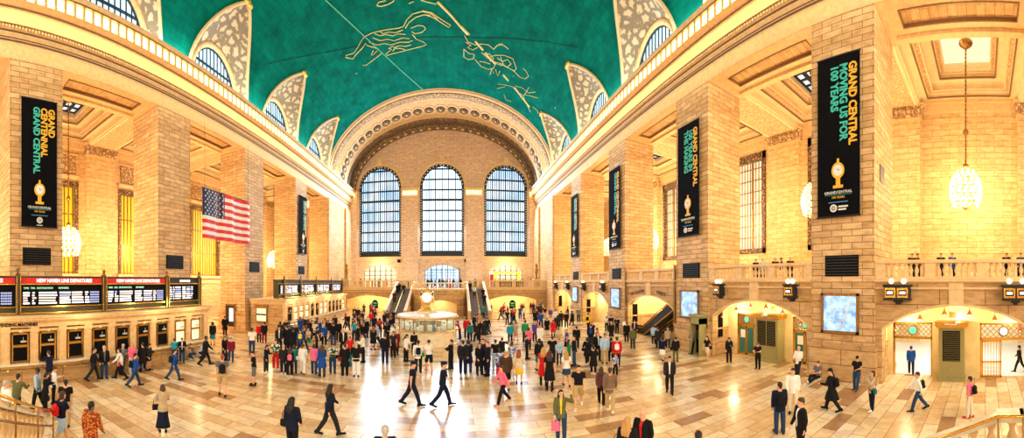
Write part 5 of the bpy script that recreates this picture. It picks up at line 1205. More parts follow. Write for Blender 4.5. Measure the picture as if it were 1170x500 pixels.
def strap_mesh(kind,pose,sex):
    k=('strap',kind,pose,sex)
    if k in CACHE: return CACHE[k]
    mb=MB()
    if kind=='backpack':
        for s in (1,-1): mb.tube([(s*.09,-.02,.30),(s*.10,-.15,.37),(s*.10,-.285,.30),(s*.11,-.29,.15),(s*.13,-.16,.04),(s*.11,-.03,.06)],.016,6)
    elif kind=='handbag': mb.tube([(-.13,0,.18),(-.09,.0,.42),(0,-.0,.55),(.09,0,.42),(.13,0,.18)],.012,6)
    elif kind=='shopping':
        for y in (-.04,.04): mb.tube([(-.07,y,.33),(-.04,y*.5,.44),(.04,y*.5,.44),(.07,y,.33)],.006,5)
    else: mb.tube([(-.09,0,.6),(-.09,0,.98),(.09,0,.98),(.09,0,.6)],.012,6); 
    me=bpy.data.meshes.new('strap'); me.from_pydata(mb.v,[],mb.f); me.materials.append(MATS['cloth_black']); CACHE[k]=me; return me
BAGN={'backpack':('backpack','backpack'),'handbag':('shoulder_bag','bag'),'shopping':('carrier_bag','bag'),'suitcase':('wheeled_suitcase','suitcase')}
def front_mesh(pose,sex,kind):
    k=('front',pose,sex,kind)
    if k in CACHE: return CACHE[k]
    J=skel(pose,sex); add={'tee':.009,'shirt':.012,'jacket':.017,'coat':.022,'dress':.010,'robe':.03}[kind]; mb=MB(); pr=[p for p in TP(sex,add) if -.02<=p[0]<=.53]; n=10
    w={'m':(.05,.06),'f':(.05,.055)}[sex]; rs=[]
    for i,(h,rx,ry,yo) in enumerate(pr):
        cw=w[0]*(.55+.45*i/max(1,len(pr)-1)); rs.append([J['sp'](cw*cos(2*PI*j/n),-(ry-.02)+yo+(.028*sin(2*PI*j/n)),h) for j in range(n)])
    mb.rings(rs); me=bpy.data.meshes.new('shirt_front'); me.from_pydata(mb.v,[],mb.f); me.materials.append(MATS['cloth_white']); CACHE[k]=me; return me
def person(X,Y,Z,rz,sc,pose,sex,skin,hair,top,bot,shoe,bag,label,baglabel,front=None,group=None):
    t=thing('person',label,'person',(X,Y,Z),rz,group); t.scale=(sc*1.1,sc*1.1,sc)
    child('body',body_mesh(pose,sex),'skin_'+skin,t)
    if hair[0] in('short','long','bob','bun'): child('hair',hair_mesh(pose,sex,hair[0]),'hair_'+hair[1],t)
    elif hair[0] in('police','cap'):
        child('hair',hair_mesh(pose,sex,'short'),'hair_'+('brown' if hair[0]=='police' else 'black'),t); child('cap',cap_mesh(pose,sex,hair[0]),'cloth_'+hair[1],t)
    child({'tee':'t_shirt','shirt':'shirt','jacket':'jacket','coat':'coat','dress':'dress','robe':'robe'}[top[0]],top_mesh(pose,sex,top[0]),'cloth_'+top[1],t)
    if front: child('shirt_front',front_mesh(pose,sex,top[0]),'cloth_'+front,t)
    if bot: child(bot[0],bot_mesh(pose,sex,bot[0]),'cloth_'+bot[1],t)
    for s in (1,-1): child('shoe',shoe_mesh(pose,sex,s),'cloth_'+shoe,t)
    if bag:
        kind,colr=bag; nm,cat=BAGN[kind]; J=skel(pose,sex); M=Matrix.Translation((X,Y,Z))@Matrix.Rotation(rz,4,'Z')@Matrix.Diagonal((sc,sc,sc,1))
        if kind=='backpack': loc=J['sp'](0,.225,.08)
        elif kind=='handbag': loc=J['sp'](.24,.0,-.10)
        elif kind=='shopping': W=J['arm',-1][2]+J['arm',-1][3]*.1; loc=W+Vector((0,0,-.46))
        else: loc=Vector((-.42,.15,0))
        b=thing(nm,baglabel,cat,M@loc,rz); b.scale=(sc,sc,sc)
        child('pack',bag_mesh(kind),'cloth_'+colr,b); child('strap' if kind!='suitcase' else 'handle',strap_mesh(kind,pose,sex),'cloth_black' if kind!='shopping' else 'cloth_white',b)
    return t
PEOPLE=[
 (-11.21,2.87,0.0,3.41,0.983,'relaxed','m','a',('short','grey'),('shirt','white'),('trousers', 'beige'), 'brown', None, 'person in white shirt, behind the near left stair parapet', '', None),
 (-11.86,3.4,0.0,3.91,0.983,'counter','m','a',('short','black'),('jacket','olive'),('trousers', 'black'), 'black', None, 'person in olive jacket, leaning beside the near left parapet', '', None),
 (-12.73,4.55,0.0,5.59,0.958,'stroll','m','c',('short','black'),('shirt','lightblue'),('trousers', 'black'), 'black', None, 'person in light blue shirt, among the group beyond the near left parapet', '', None),
 (-12.45,4.78,0.0,2.77,0.88,'phone','f','a',('bob','black'),('coat','black'),('trousers', 'black'), 'black', None, 'person in black coat, in the middle of the group beyond the near left parapet', '', None),
 (-13.13,5.4,0.0,2.93,0.881,'phone','m','a',('short','brown'),('shirt','white'),('trousers', 'black'), 'black', ('backpack', 'black'), 'person in white shirt, at the back of the near left group', 'black backpack worn by the person in white shirt at the back of the near left', None),
 (-15.5,6.18,0.0,4.68,0.971,'counter','m','a',('short','brown'),('jacket','navy'),('trousers', 'black'), 'black', None, 'person in navy jacket, using a vending window of the near ticket counter', '', None),
 (-10.89,4.94,0.0,4.29,0.936,'stand','m','a',('short','black'),('tee','black'),('trousers', 'khaki'), 'brown', ('shopping', 'white'), 'person in black t-shirt, with back turned beyond the near left parapet', 'white carrier bag held by the person in black t-shirt with back turned beyond the near', None),
 (-9.66,4.24,0.0,3.25,0.983,'walk','f','a',('bob','brown'),('tee','navy'),('shorts', 'lightblue'), 'black', ('backpack', 'red'), 'person in navy t-shirt, walking by the parapet at the lower left', 'red backpack worn by the person in navy t-shirt walking by the parapet at the lower', None),
 (-8.37,4.59,0.0,3.51,0.983,'stroll','m','c',('short','black'),('robe','orangeprint'),('trousers', 'charcoal'), 'black', None, 'person in orange patterned robe, walking alone at the lower left', '', None),
 (-8.73,7.55,0.0,4.09,0.903,'reading','f','a',('bob','brown'),('jacket','beige'),('longskirt', 'navy'), 'black', ('handbag', 'black'), 'person in beige jacket, standing alone on the open floor', 'black shoulder bag carried by the person in beige jacket standing alone on the open floor', None),
 (-15.35,8.56,0.0,2.81,0.989,'walk','m','a',('short','black'),('jacket','black'),('trousers', 'charcoal'), 'black', None, 'person in black jacket, walking past the ticket windows', '', None),
 (-15.35,9.2,0.0,1.21,0.981,'stand','m','a',('short','grey'),('jacket','black'),('trousers', 'denim'), 'black', None, 'person in black jacket, standing by the third ticket window', '', 'grey'),
 (-14.81,9.84,0.0,5.52,0.945,'walk2','f','a',('bob','black'),('jacket','white'),('trousers', 'black'), 'black', ('handbag', 'red'), 'person in white jacket, walking left before the ticket windows', 'red shoulder bag carried by the person in white jacket walking left before the ticket windows', None),
 (-13.4,9.77,0.0,2.69,0.931,'walk','m','a',('short','black'),('jacket','blue'),('trousers', 'denim'), 'black', ('backpack', 'black'), 'person in blue jacket, walking right before the ticket windows', 'black backpack worn by the person in blue jacket walking right before the ticket windows', None),
 (-15.5,10.41,0.0,3.6,0.952,'counter','m','a',('short','grey'),('shirt','grey'),('trousers', 'charcoal'), 'black', None, 'person in grey shirt, leaning on the ticket counter', '', None),
 (-15.35,11.02,0.0,1.3,0.982,'relaxed','f','a',('long','blonde'),('jacket','pink'),('trousers', 'white'), 'white', None, 'person in pink jacket, beside the ticket counter', '', None),
 (-15.35,11.75,0.0,4.41,0.93,'stand','m','a',('short','black'),('coat','black'),('trousers', 'black'), 'black', None, 'person in black coat, facing a ticket window', '', None),
 (-15.35,12.2,0.0,1.95,0.88,'phone','f','a',('bob','black'),('jacket','charcoal'),('miniskirt', 'black'), 'black', ('handbag', 'black'), 'person in charcoal jacket, in a short skirt by the ticket windows', 'black shoulder bag carried by the person in charcoal jacket in a short skirt by the', None),
 (-12.94,11.97,0.0,2.74,0.937,'walk2','m','a',('short','black'),('jacket','blue'),('trousers', 'denim'), 'black', ('backpack', 'charcoal'), 'person in blue jacket, striding right near the end of the near counter', 'charcoal backpack worn by the person in blue jacket striding right near the end of the', None),
 (-15.5,14.41,0.0,4.14,0.891,'counter','m','b',('short','black'),('tee','turquoise'),('trousers', 'black'), 'black', None, 'person in turquoise t-shirt, leaning on the lit end window of the counter', '', None),
 (-15.35,14.88,0.0,0.8,0.902,'reading','m','a',('short','brown'),('jacket','black'),('trousers', 'denim'), 'black', None, 'person in black jacket, at the lit end windows of the counter', '', 'white'),
 (-15.35,15.99,0.0,6.0,0.88,'crouch','f','a',('short','brown'),('tee','grey'),('trousers', 'denim'), 'white', None, 'person in grey t-shirt, crouching at the end of the near counter', '', None),
 (-15.35,16.58,0.0,1.79,0.88,'crouch','m','a',('short','black'),('shirt','lightblue'),('trousers', 'navy'), 'black', None, 'person in light blue shirt, crouching at the foot of the near counter', '', None),
 (-13.87,15.46,0.0,2.48,1.043,'walk','m','c',('short','black'),('jacket','black'),('trousers', 'black'), 'black', None, 'person in black jacket, walking away from the end of the near counter', '', None),
 (-17.88,20.78,0.0,3.85,1.06,'stand','f','a',('bob','black'),('jacket','charcoal'),('skirt', 'turquoise'), 'black', None, 'person in charcoal jacket, between the two ticket counters', '', None),
 (-20.2,25.27,0.0,3.64,1.051,'relaxed','m','a',('short','black'),('coat','black'),('trousers', 'charcoal'), 'black', None, 'person in black coat, in the left passage between the counters', '', None),
 (-13.85,17.32,0.0,1.02,0.88,'stroll','f','a',('long','black'),('jacket','black'),('trousers', 'charcoal'), 'black', None, 'person in black jacket, beside a traveller with a suitcase', '', None),
 (-13.23,17.18,0.0,0.66,0.88,'stroll','m','a',('short','brown'),('jacket','maroon'),('trousers', 'denim'), 'brown', ('suitcase', 'navy'), 'person in maroon jacket, pulling a suitcase on the left side of the hall', 'navy wheeled suitcase pulled by the person in maroon jacket pulling a suitcase on the left', None),
 (-9.57,11.78,0.0,3.82,1.054,'stroll','m','a',('short','red'),('tee','grey'),('shorts', 'khaki'), 'black', ('backpack', 'black'), 'person in grey t-shirt, walking away in the left half of the floor', 'black backpack worn by the person in grey t-shirt walking away in the left half of', None),
 (-9.29,13.91,0.0,5.3,0.963,'reading','m','a',('short','black'),('tee','black'),('shorts', 'grey'), 'black', None, 'person in black t-shirt, standing alone before the left crowd', '', None),
 (-13.32,19.7,0.0,3.74,1.06,'relaxed','m','b',('short','black'),('tee','white'),('trousers', 'denim'), 'black', None, 'person in white t-shirt, behind the left crowd', '', None),
 (-15.52,24.03,0.0,0.57,0.929,'stand','f','a',('bob','brown'),('jacket','red'),('trousers', 'black'), 'black', None, 'person in red jacket, by the corner of the far ticket counter', '', None),
 (-14.93,23.92,0.0,4.05,0.999,'stand','m','a',('short','black'),('jacket','black'),('trousers', 'maroon'), 'red', None, 'person in black jacket, by the corner of the far ticket counter', '', 'red'),
 (-21.17,30.64,0.0,5.84,0.88,'crossed','m','a',('short','brown'),('jacket','navy'),('trousers', 'black'), 'black', None, 'person in navy jacket, by the third left pier', '', None),
 (-17.97,30.32,0.0,3.68,0.885,'stand','m','a',('short','black'),('coat','charcoal'),('trousers', 'navy'), 'black', None, 'person in charcoal coat, before the end window of the far counter', '', None),
 (-10.06,16.31,0.0,1.6,0.88,'phone','f','a',('bob','black'),('jacket','navy'),('trousers', 'charcoal'), 'white', None, 'person in navy jacket, on the left edge of the crowd', '', None),
 (-9.88,17.08,0.0,0.52,0.991,'relaxed','m','a',('short','black'),('tee','greenprint'),('trousers', 'red'), 'white', None, 'person in black and white printed t-shirt, at the left of the waiting crowd', '', None),
 (-9.03,16.48,0.0,3.64,0.916,'stand','m','a',('short','grey'),('jacket','charcoal'),('trousers', 'navy'), 'white', None, 'person in charcoal jacket, at the front of the left crowd', '', None),
 (-8.49,16.18,0.0,3.62,0.88,'stand','f','a',('long','brown'),('jacket','black'),('trousers', 'black'), 'white', ('backpack', 'pink'), 'person in black jacket, at the front of the left crowd', 'pink backpack worn by the person in black jacket at the front of the left crowd', None),
 (-8.6,16.92,0.0,3.96,0.88,'stand','f','a',('bob','brown'),('jacket','teal'),('trousers', 'denim'), 'black', None, 'person in teal jacket, at the front of the left crowd', '', None),
 (-8.08,16.97,0.0,3.41,0.944,'stroll','f','a',('short','brown'),('shirt','white'),('trousers', 'white'), 'black', ('handbag', 'white'), 'person in white shirt, at the front of the crowd', 'white shoulder bag carried by the person in white shirt at the front of the crowd', None),
 (-7.51,17.23,0.0,3.2,0.944,'stand','f','a',('bob','brown'),('jacket','pink'),('trousers', 'denim'), 'black', None, 'person in pink jacket, next to a friend in a blue coat', '', None),
 (-6.91,16.92,0.0,3.88,0.971,'relaxed','f','a',('long','brown'),('coat','blue'),('trousers', 'denim'), 'navy', None, 'person in blue coat, next to a friend in pink', '', None),
 (-12.29,21.75,0.0,0.51,1.033,'stand','m','a',('short','brown'),('jacket','charcoal'),('trousers', 'black'), 'black', None, 'person in charcoal jacket, black trousers, short brown hair, in the left crowd', '', 'white'),
 (-11.93,22.32,0.0,3.81,1.06,'stand','m','a',('short','black'),('coat','navy'),('trousers', 'black'), 'black', None, 'person in navy coat, in the left crowd', '', None),
 (-11.1,21.69,0.0,3.61,1.06,'relaxed','f','a',('bob','black'),('coat','black'),('trousers', 'navy'), 'black', None, 'person in black coat, navy trousers, in the left crowd', '', None),
 (-10.65,21.92,0.0,3.59,1.007,'stand','m','a',('short','black'),('jacket','blue'),('trousers', 'charcoal'), 'black', ('backpack', 'yellow'), 'person in blue jacket, charcoal trousers, in the left crowd', 'yellow backpack worn by the person in blue jacket in the left crowd', None),
 (-10.8,23.62,0.0,0.6,0.88,'stroll','f','a',('long','blonde'),('tee','cream'),('shorts', 'green'), 'white', None, 'person in cream t-shirt, in the left crowd', '', None),
 (-6.62,17.78,0.0,0.53,0.953,'reading','f','a',('bob','brown'),('tee','greenprint'),('trousers', 'denim'), 'black', ('handbag', 'black'), 'person in black and white printed t-shirt, alone between the left and centre crowds', 'black shoulder bag carried by the person in black and white printed t-shirt alone between the', None),
 (-7.52,22.26,0.0,0.5,1.06,'stand','m','a',('short','grey'),('jacket','black'),('trousers', 'charcoal'), 'black', None, 'person in black jacket, charcoal trousers, in the middle of the crowd', '', 'white'),
 (-5.81,17.51,0.0,3.64,0.981,'stand','m','a',('short','black'),('coat','black'),('trousers', 'black'), 'black', ('handbag', 'maroon'), 'person in black coat, at the front of the centre crowd', 'maroon shoulder bag carried by the person in black coat at the front of the centre', None),
 (-6.66,21.15,0.0,3.45,0.884,'crossed','f','a',('short','red'),('jacket','red'),('trousers', 'black'), 'black', None, 'person in red jacket, in the middle of the crowd', '', None),
 (-5.74,18.09,0.0,0.31,0.75,'stand','f','a',('long','blonde'),('tee','turquoise'),('skirt', 'teal'), 'white', None, 'person in turquoise t-shirt, a child at the front of the centre crowd', '', None),
 (-5.17,17.53,0.0,3.43,1.052,'reading','m','a',('short','grey'),('shirt','black'),('trousers', 'white'), 'black', None, 'person in black shirt, at the front of the centre crowd', '', None),
 (-5.64,20.7,0.0,4.98,1.06,'reading','m','b',('short','black'),('shirt','white'),('trousers', 'black'), 'black', None, 'person in white shirt, at the right edge of the crowd', '', None),
 (-8.36,27.8,0.0,3.43,1.029,'crossed','m','a',('short','brown'),('tee','turquoise'),('trousers', 'charcoal'), 'black', None, 'person in turquoise t-shirt, in the middle of the crowd', '', None),
 (-9.5,25.71,0.0,3.67,1.06,'relaxed','m','a',('short','black'),('jacket','black'),('trousers', 'denim'), 'black', None, 'person in black jacket, denim trousers, in the middle of the crowd', '', None),
 (-9.53,33.93,0.0,3.24,0.937,'relaxed','m','a',('short','black'),('jacket','green'),('trousers', 'black'), 'black', None, 'person in green jacket, at the back of the crowd', '', None),
 (-8.83,34.12,0.0,0.6,0.885,'stand','f','a',('bob','black'),('jacket','cream'),('trousers', 'charcoal'), 'black', None, 'person in cream jacket, at the back of the crowd', '', None),
 (-5.95,26.0,0.0,4.59,1.06,'stroll','m','a',('short','brown'),('shirt','lightblue'),('trousers', 'navy'), 'red', None, 'person in light blue shirt, left of the information kiosk', '', None),
 (-4.25,20.79,0.0,3.34,1.06,'stand','m','a',('short','brown'),('jacket','navy'),('trousers', 'navy'), 'black', ('backpack', 'black'), 'person in navy jacket, standing left of the information kiosk', 'black backpack worn by the person in navy jacket standing left of the information kiosk', None),
 (-4.67,25.9,0.0,5.41,1.06,'phone','f','a',('long','black'),('jacket','white'),('trousers', 'black'), 'black', None, 'person in white jacket, against the left side of the kiosk', '', None),
 (-5.94,30.26,0.0,1.76,1.002,'relaxed','m','a',('short','grey'),('shirt','blue'),('trousers', 'charcoal'), 'black', None, 'person in blue shirt, left of the information kiosk', '', None),
 (-3.02,21.48,0.0,1.19,0.993,'phone','f','a',('long','black'),('jacket','white'),('trousers', 'black'), 'black', ('handbag', 'black'), 'person in white jacket, before the information kiosk', 'black shoulder bag carried by the person in white jacket before the information kiosk', None),
 (-2.79,23.91,0.0,3.26,0.889,'stand','m','a',('short','black'),('jacket','black'),('trousers', 'black'), 'black', None, 'person in black jacket, at the kiosk counter', '', None),
 (-1.98,19.06,0.0,3.24,1.047,'walk','m','a',('short','black'),('shirt','white'),('trousers', 'black'), 'black', ('backpack', 'navy'), 'person in white shirt, before the information kiosk', 'navy backpack worn by the person in white shirt before the information kiosk', None),
 (-1.4,19.3,0.0,3.39,1.029,'stroll','f','a',('bun','black'),('tee','white'),('shorts', 'navy'), 'pink', ('handbag', 'green'), 'person in white t-shirt, right of centre before the kiosk', 'green shoulder bag carried by the person in white t-shirt right of centre before the kiosk', None),
 (-0.15,19.74,0.0,4.37,0.991,'crossed','m','a',('short','black'),('jacket','black'),('trousers', 'black'), 'black', None, 'person in black jacket, black trousers, right of the kiosk', '', 'white'),
 (0.53,18.79,0.0,3.11,1.06,'stand','m','a',('short','black'),('jacket','charcoal'),('trousers', 'navy'), 'black', ('backpack', 'navy'), 'person in charcoal jacket, right of the kiosk', 'navy backpack worn by the person in charcoal jacket right of the kiosk', None),
 (0.84,19.14,0.0,3.45,1.047,'relaxed','f','a',('bob','black'),('coat','navy'),('trousers', 'denim'), 'black', ('shopping', 'blue'), 'person in navy coat, right of the kiosk', 'blue carrier bag held by the person in navy coat right of the kiosk', None),
 (1.44,18.56,0.0,0.27,0.99,'relaxed','f','a',('long','brown'),('coat','black'),('trousers', 'black'), 'black', None, 'person in black coat, in the trio right of centre', '', None),
 (1.71,19.47,0.0,-0.09,1.039,'stand','m','a',('short','black'),('jacket','black'),('trousers', 'charcoal'), 'black', None, 'person in black jacket, at the back of the trio right of centre', '', None),
 (1.86,18.35,0.0,5.14,1.06,'stand','m','a',('short','red'),('jacket','navy'),('trousers', 'navy'), 'black', None, 'person in navy jacket, in the trio right of centre', '', None),
 (2.47,19.78,0.0,3.02,0.971,'stand','m','a',('short','black'),('tee','black'),('trousers', 'lightblue'), 'white', None, 'person in black t-shirt, right of the trio', '', None),
 (3.13,21.46,0.0,2.65,0.88,'camera','m','a',('short','black'),('jacket','black'),('trousers', 'black'), 'black', None, 'person in black jacket, taking a picture right of centre', '', None),
 (-1.7,13.89,0.0,1.78,1.06,'walkphone','m','a',('police','navy'),('tee','navy'),('trousers', 'navy'), 'black', None, 'police officer in a peaked cap looking at a phone, walking right', '', None),
 (-0.43,13.89,0.0,1.69,1.06,'walk','m','a',('police','navy'),('tee','navy'),('trousers', 'navy'), 'black', None, 'police officer in a peaked cap, walking ahead with arms swinging', '', None),
 (2.05,14.05,0.0,5.09,0.923,'walk','f','a',('bob','brown'),('jacket','pink'),('trousers', 'black'), 'orange', None, 'person in pink jacket, stepping left in front of the right crowd', '', None),
 (2.46,15.73,0.0,2.99,1.06,'stand','m','a',('short','blonde'),('jacket','brown'),('shorts', 'black'), 'black', ('handbag', 'red'), 'person in brown jacket, in the group right of centre', 'red shoulder bag carried by the person in brown jacket in the group right of centre', None),
 (3.28,16.7,0.0,2.95,0.98,'relaxed','f','a',('long','red'),('jacket','cream'),('skirt', 'yellow'), 'black', None, 'person in cream jacket, in a yellow skirt right of centre', '', None),
 (3.24,18.52,0.0,2.44,1.027,'relaxed','f','a',('bob','brown'),('tee','floral'),('skirt', 'cream'), 'white', None, 'person in floral patterned t-shirt, in the group right of centre', '', None),
 (2.43,17.61,0.0,3.35,0.919,'stand','f','a',('bob','black'),('jacket','floral'),('trousers', 'black'), 'black', None, 'person in floral patterned jacket, in the group right of centre', '', None),
 (4.71,27.8,0.0,2.97,0.958,'relaxed','m','a',('short','black'),('jacket','turquoise'),('trousers', 'navy'), 'black', None, 'person in turquoise jacket, in the open middle distance', '', None),
 (5.37,28.96,0.0,3.31,0.913,'stroll','f','a',('short','red'),('jacket','beige'),('skirt', 'tan'), 'brown', None, 'person in beige jacket, in the open middle distance', '', None),
 (4.83,21.9,0.0,1.35,0.894,'crossed','m','a',('short','black'),('jacket','navy'),('trousers', 'black'), 'black', None, 'person in navy jacket, between the two right groups', '', None),
 (6.02,27.96,0.0,3.28,1.056,'stand','m','a',('short','brown'),('jacket','green'),('trousers', 'black'), 'black', None, 'person in green jacket, in the right middle distance', '', None),
 (5.65,25.0,0.0,2.92,0.946,'stand','f','a',('bob','brown'),('jacket','pink'),('trousers', 'black'), 'black', None, 'person in pink jacket, in the right middle distance', '', None),
 (1.2,30.82,0.0,3.1,1.06,'stand','m','a',('short','black'),('jacket','red'),('trousers', 'black'), 'black', None, 'person in red jacket, right of the kiosk', '', None),
 (1.42,28.99,0.0,2.92,0.943,'stand','f','a',('bob','black'),('jacket','teal'),('trousers', 'black'), 'black', None, 'person in teal jacket, right of the kiosk', '', None),
 (0.55,30.36,0.0,4.69,0.942,'counter','f','a',('bob','black'),('jacket','red'),('trousers', 'navy'), 'black', None, 'person in red jacket, at the right edge of the kiosk', '', None),
 (2.2,33.96,0.0,3.43,1.055,'stand','m','a',('short','black'),('coat','navy'),('trousers', 'navy'), 'black', None, 'person in navy coat, at the foot of the right stairs', '', None),
 (2.78,35.78,0.0,3.06,1.06,'stroll','f','a',('bob','blonde'),('coat','tan'),('trousers', 'tan'), 'brown', None, 'person in tan coat, at the foot of the right stairs', '', None),
 (4.4,16.14,0.0,2.88,1.06,'relaxed','f','a',('long','blonde'),('dress','red'),('leggings', 'black'), 'black', None, 'person in red dress, in the group at the right of the hall', '', None),
 (4.46,15.28,0.0,2.68,1.06,'stand','f','a',('long','brown'),('dress','black'),('leggings', 'black'), 'black', None, 'person in black dress, in the group at the right of the hall', '', None),
 (4.9,18.92,0.0,3.24,1.039,'stand','f','a',('bob','black'),('jacket','black'),('skirt', 'teal'), 'black', None, 'person in black jacket, behind the woman in the red dress', '', None),
 (5.98,19.9,0.0,2.85,1.012,'crossed','m','a',('short','brown'),('tee','black'),('trousers', 'black'), 'black', None, 'person in black t-shirt, behind the woman in the black dress', '', None),
 (6.46,19.98,0.0,0.04,0.899,'relaxed','f','a',('short','red'),('jacket','lightblue'),('trousers', 'denim'), 'black', None, 'person in light blue jacket, in a denim jacket in the right group', '', None),
 (7.18,19.27,0.0,4.36,1.06,'stand','m','a',('short','black'),('jacket','black'),('trousers', 'denim'), 'black', None, 'person in black jacket, denim trousers, in the right group', '', None),
 (6.88,19.37,0.0,1.23,0.911,'stand','f','a',('long','brown'),('shirt','green'),('trousers', 'charcoal'), 'black', None, 'person in green shirt, in the right group', '', None),
 (5.43,15.67,0.0,2.98,0.98,'stroll','f','a',('long','blonde'),('tee','white'),('miniskirt', 'denim'), 'brown', None, 'person in white t-shirt, with long fair hair in the right group', '', None),
 (4.95,12.78,0.0,-0.37,1.012,'walk2','m','a',('short','black'),('tee','black'),('shorts', 'khaki'), 'white', None, 'person in black t-shirt, walking towards the camera in white shoes', '', None),
 (3.43,10.42,0.0,-0.32,0.907,'handhead','f','a',('long','black'),('jacket','olive'),('trousers', 'denim'), 'brown', ('shopping', 'pink'), 'person in olive jacket, in the lower middle holding a hand to the head', 'pink carrier bag held by the person in olive jacket in the lower middle holding a', 'yellow'),
 (7.55,17.21,0.0,2.73,0.88,'crossed','m','a',('short','black'),('coat','black'),('trousers', 'black'), 'white', None, 'person in black coat, in the right group with back turned', '', None),
 (8.26,19.8,0.0,2.92,0.919,'walk2','f','a',('bob','black'),('coat','black'),('trousers', 'black'), 'black', ('handbag', 'black'), 'person in black coat, walking in the right group', 'black shoulder bag carried by the person in black coat walking in the right group', None),
 (9.17,19.14,0.0,-0.45,1.06,'relaxed','m','b',('short','black'),('shirt','lightblue'),('trousers', 'khaki'), 'black', None, 'person in light blue shirt, in the right group', '', None),
 (9.07,19.97,0.0,-0.08,1.06,'stand','m','a',('short','red'),('jacket','black'),('trousers', 'charcoal'), 'black', None, 'person in black jacket, beside a man in a light blue shirt', '', 'white'),
 (9.73,19.38,0.0,2.68,0.88,'stand','f','a',('bob','black'),('jacket','charcoal'),('trousers', 'black'), 'black', None, 'person in charcoal jacket, at the right end of the right group', '', None),
 (9.45,18.02,0.0,2.66,1.022,'stand','m','a',('short','black'),('jacket','red'),('trousers', 'black'), 'black', ('backpack', 'white'), 'person in red jacket, at the right end of the right group', 'white backpack worn by the person in red jacket at the right end of the right', None),
 (8.41,16.23,0.0,-0.13,0.7,'stand','f','a',('bob','brown'),('tee','floral'),('trousers', 'black'), 'pink', None, 'person in floral patterned t-shirt, a child beside the right group', '', None),
 (5.95,11.93,0.0,2.68,0.985,'stroll','m','b',('short','brown'),('shirt','striped'),('trousers', 'khaki'), 'white', ('handbag', 'black'), 'person in striped shirt, in a striped sweater walking away', 'black shoulder bag carried by the person in striped shirt in a striped sweater walking away', None),
 (6.01,12.87,0.0,2.62,0.88,'stroll','f','a',('long','brown'),('jacket','plaid'),('trousers', 'black'), 'black', None, 'person in checked jacket, in a checked jacket walking away beside a friend', '', None),
 (4.15,7.35,0.0,2.45,0.983,'relaxed','f','a',('long','blonde'),('jacket','black'),('trousers', 'navy'), 'black', ('handbag', 'yellow'), 'person in black jacket, cut off by the bottom edge right of centre', 'yellow shoulder bag carried by the person in black jacket cut off by the bottom edge', None),
 (4.76,7.59,0.0,5.2,0.983,'relaxed','m','a',('bald','x'),('jacket','black'),('trousers', 'charcoal'), 'black', ('backpack', 'red'), 'person in black jacket, bald, cut off by the bottom edge right of centre', 'red backpack worn by the person in black jacket bald, cut off by the bottom edge', 'red'),
 (5.06,5.73,0.0,2.42,0.983,'stand','m','a',('short','black'),('jacket','brown'),('trousers', 'charcoal'), 'black', None, 'person in brown jacket, only the crown shows at the bottom right of centre', '', None),
 (-1.59,7.77,0.0,3.34,0.983,'stand','m','a',('short','grey'),('jacket','navy'),('trousers', 'charcoal'), 'black', None, 'person in navy jacket, grey head at the bottom edge left of centre', '', None),
 (-4.54,8.81,0.0,3.09,0.983,'relaxed','f','a',('long','black'),('jacket','navy'),('trousers', 'black'), 'black', ('handbag', 'black'), 'person in navy jacket, the left one of two walking women at the bottom', 'black shoulder bag carried by the person in navy jacket the left one of two walking', None),
 (-4.02,10.54,0.0,2.28,0.983,'walk2','f','a',('long','black'),('jacket','navy'),('trousers', 'charcoal'), 'black', ('handbag', 'charcoal'), 'person in navy jacket, the right one of two walking women at the bottom', 'charcoal shoulder bag carried by the person in navy jacket the right one of two walking', None),
 (9.26,12.48,0.0,-0.64,0.964,'stroll','m','a',('short','black'),('jacket','charcoal'),('trousers', 'black'), 'black', None, 'person in charcoal jacket, walking alone towards the camera on the right', '', 'white'),
 (13.12,22.41,0.0,-0.36,0.92,'stand','m','c',('short','black'),('jacket','olive'),('trousers', 'charcoal'), 'black', None, 'person in olive jacket, before the escalator arch', '', None),
 (14.0,24.94,0.0,2.63,0.971,'stand','m','a',('short','brown'),('jacket','black'),('trousers', 'black'), 'black', None, 'person in black jacket, before the escalator arch', '', 'white'),
 (15.6,26.33,0.0,-0.53,0.938,'stand','m','a',('short','black'),('jacket','charcoal'),('trousers', 'black'), 'black', None, 'person in charcoal jacket, beside the timetable in the escalator arch', '', 'white'),
 (15.6,28.12,0.0,-0.16,0.88,'lean','f','a',('short','red'),('shirt','white'),('trousers', 'black'), 'black', None, 'person in white shirt, against the wall by the escalator arch', '', None),
 (15.6,29.73,0.0,5.63,0.92,'crossed','m','a',('short','black'),('jacket','black'),('trousers', 'black'), 'black', None, 'person in black jacket, against the third right pier', '', None),
 (15.6,31.09,0.0,5.64,0.954,'lean','m','a',('short','brown'),('jacket','navy'),('trousers', 'black'), 'black', None, 'person in navy jacket, against the third right pier', '', None),
 (12.7,17.88,0.0,2.17,0.88,'stroll','f','a',('bob','black'),('jacket','navy'),('skirt', 'white'), 'black', None, 'person in navy jacket, heading for the escalators', '', None),
 (13.23,17.18,0.0,2.66,0.897,'stand','m','a',('short','black'),('jacket','black'),('trousers', 'olive'), 'black', ('handbag', 'black'), 'person in black jacket, heading for the escalators', 'black shoulder bag carried by the person in black jacket heading for the escalators', None),
 (15.57,21.22,0.0,2.51,0.88,'stroll','m','a',('short','grey'),('jacket','beige'),('trousers', 'charcoal'), 'black', None, 'person in beige jacket, beside the escalator arch', '', None),
 (14.76,21.37,0.0,2.36,0.92,'stand','m','b',('short','brown'),('jacket','charcoal'),('trousers', 'black'), 'black', None, 'person in charcoal jacket, at the foot of the escalators', '', 'white'),
 (15.6,23.21,0.0,2.55,0.88,'stand','m','a',('short','brown'),('shirt','lightblue'),('trousers', 'navy'), 'black', None, 'person in light blue shirt, at the foot of the escalators', '', None),
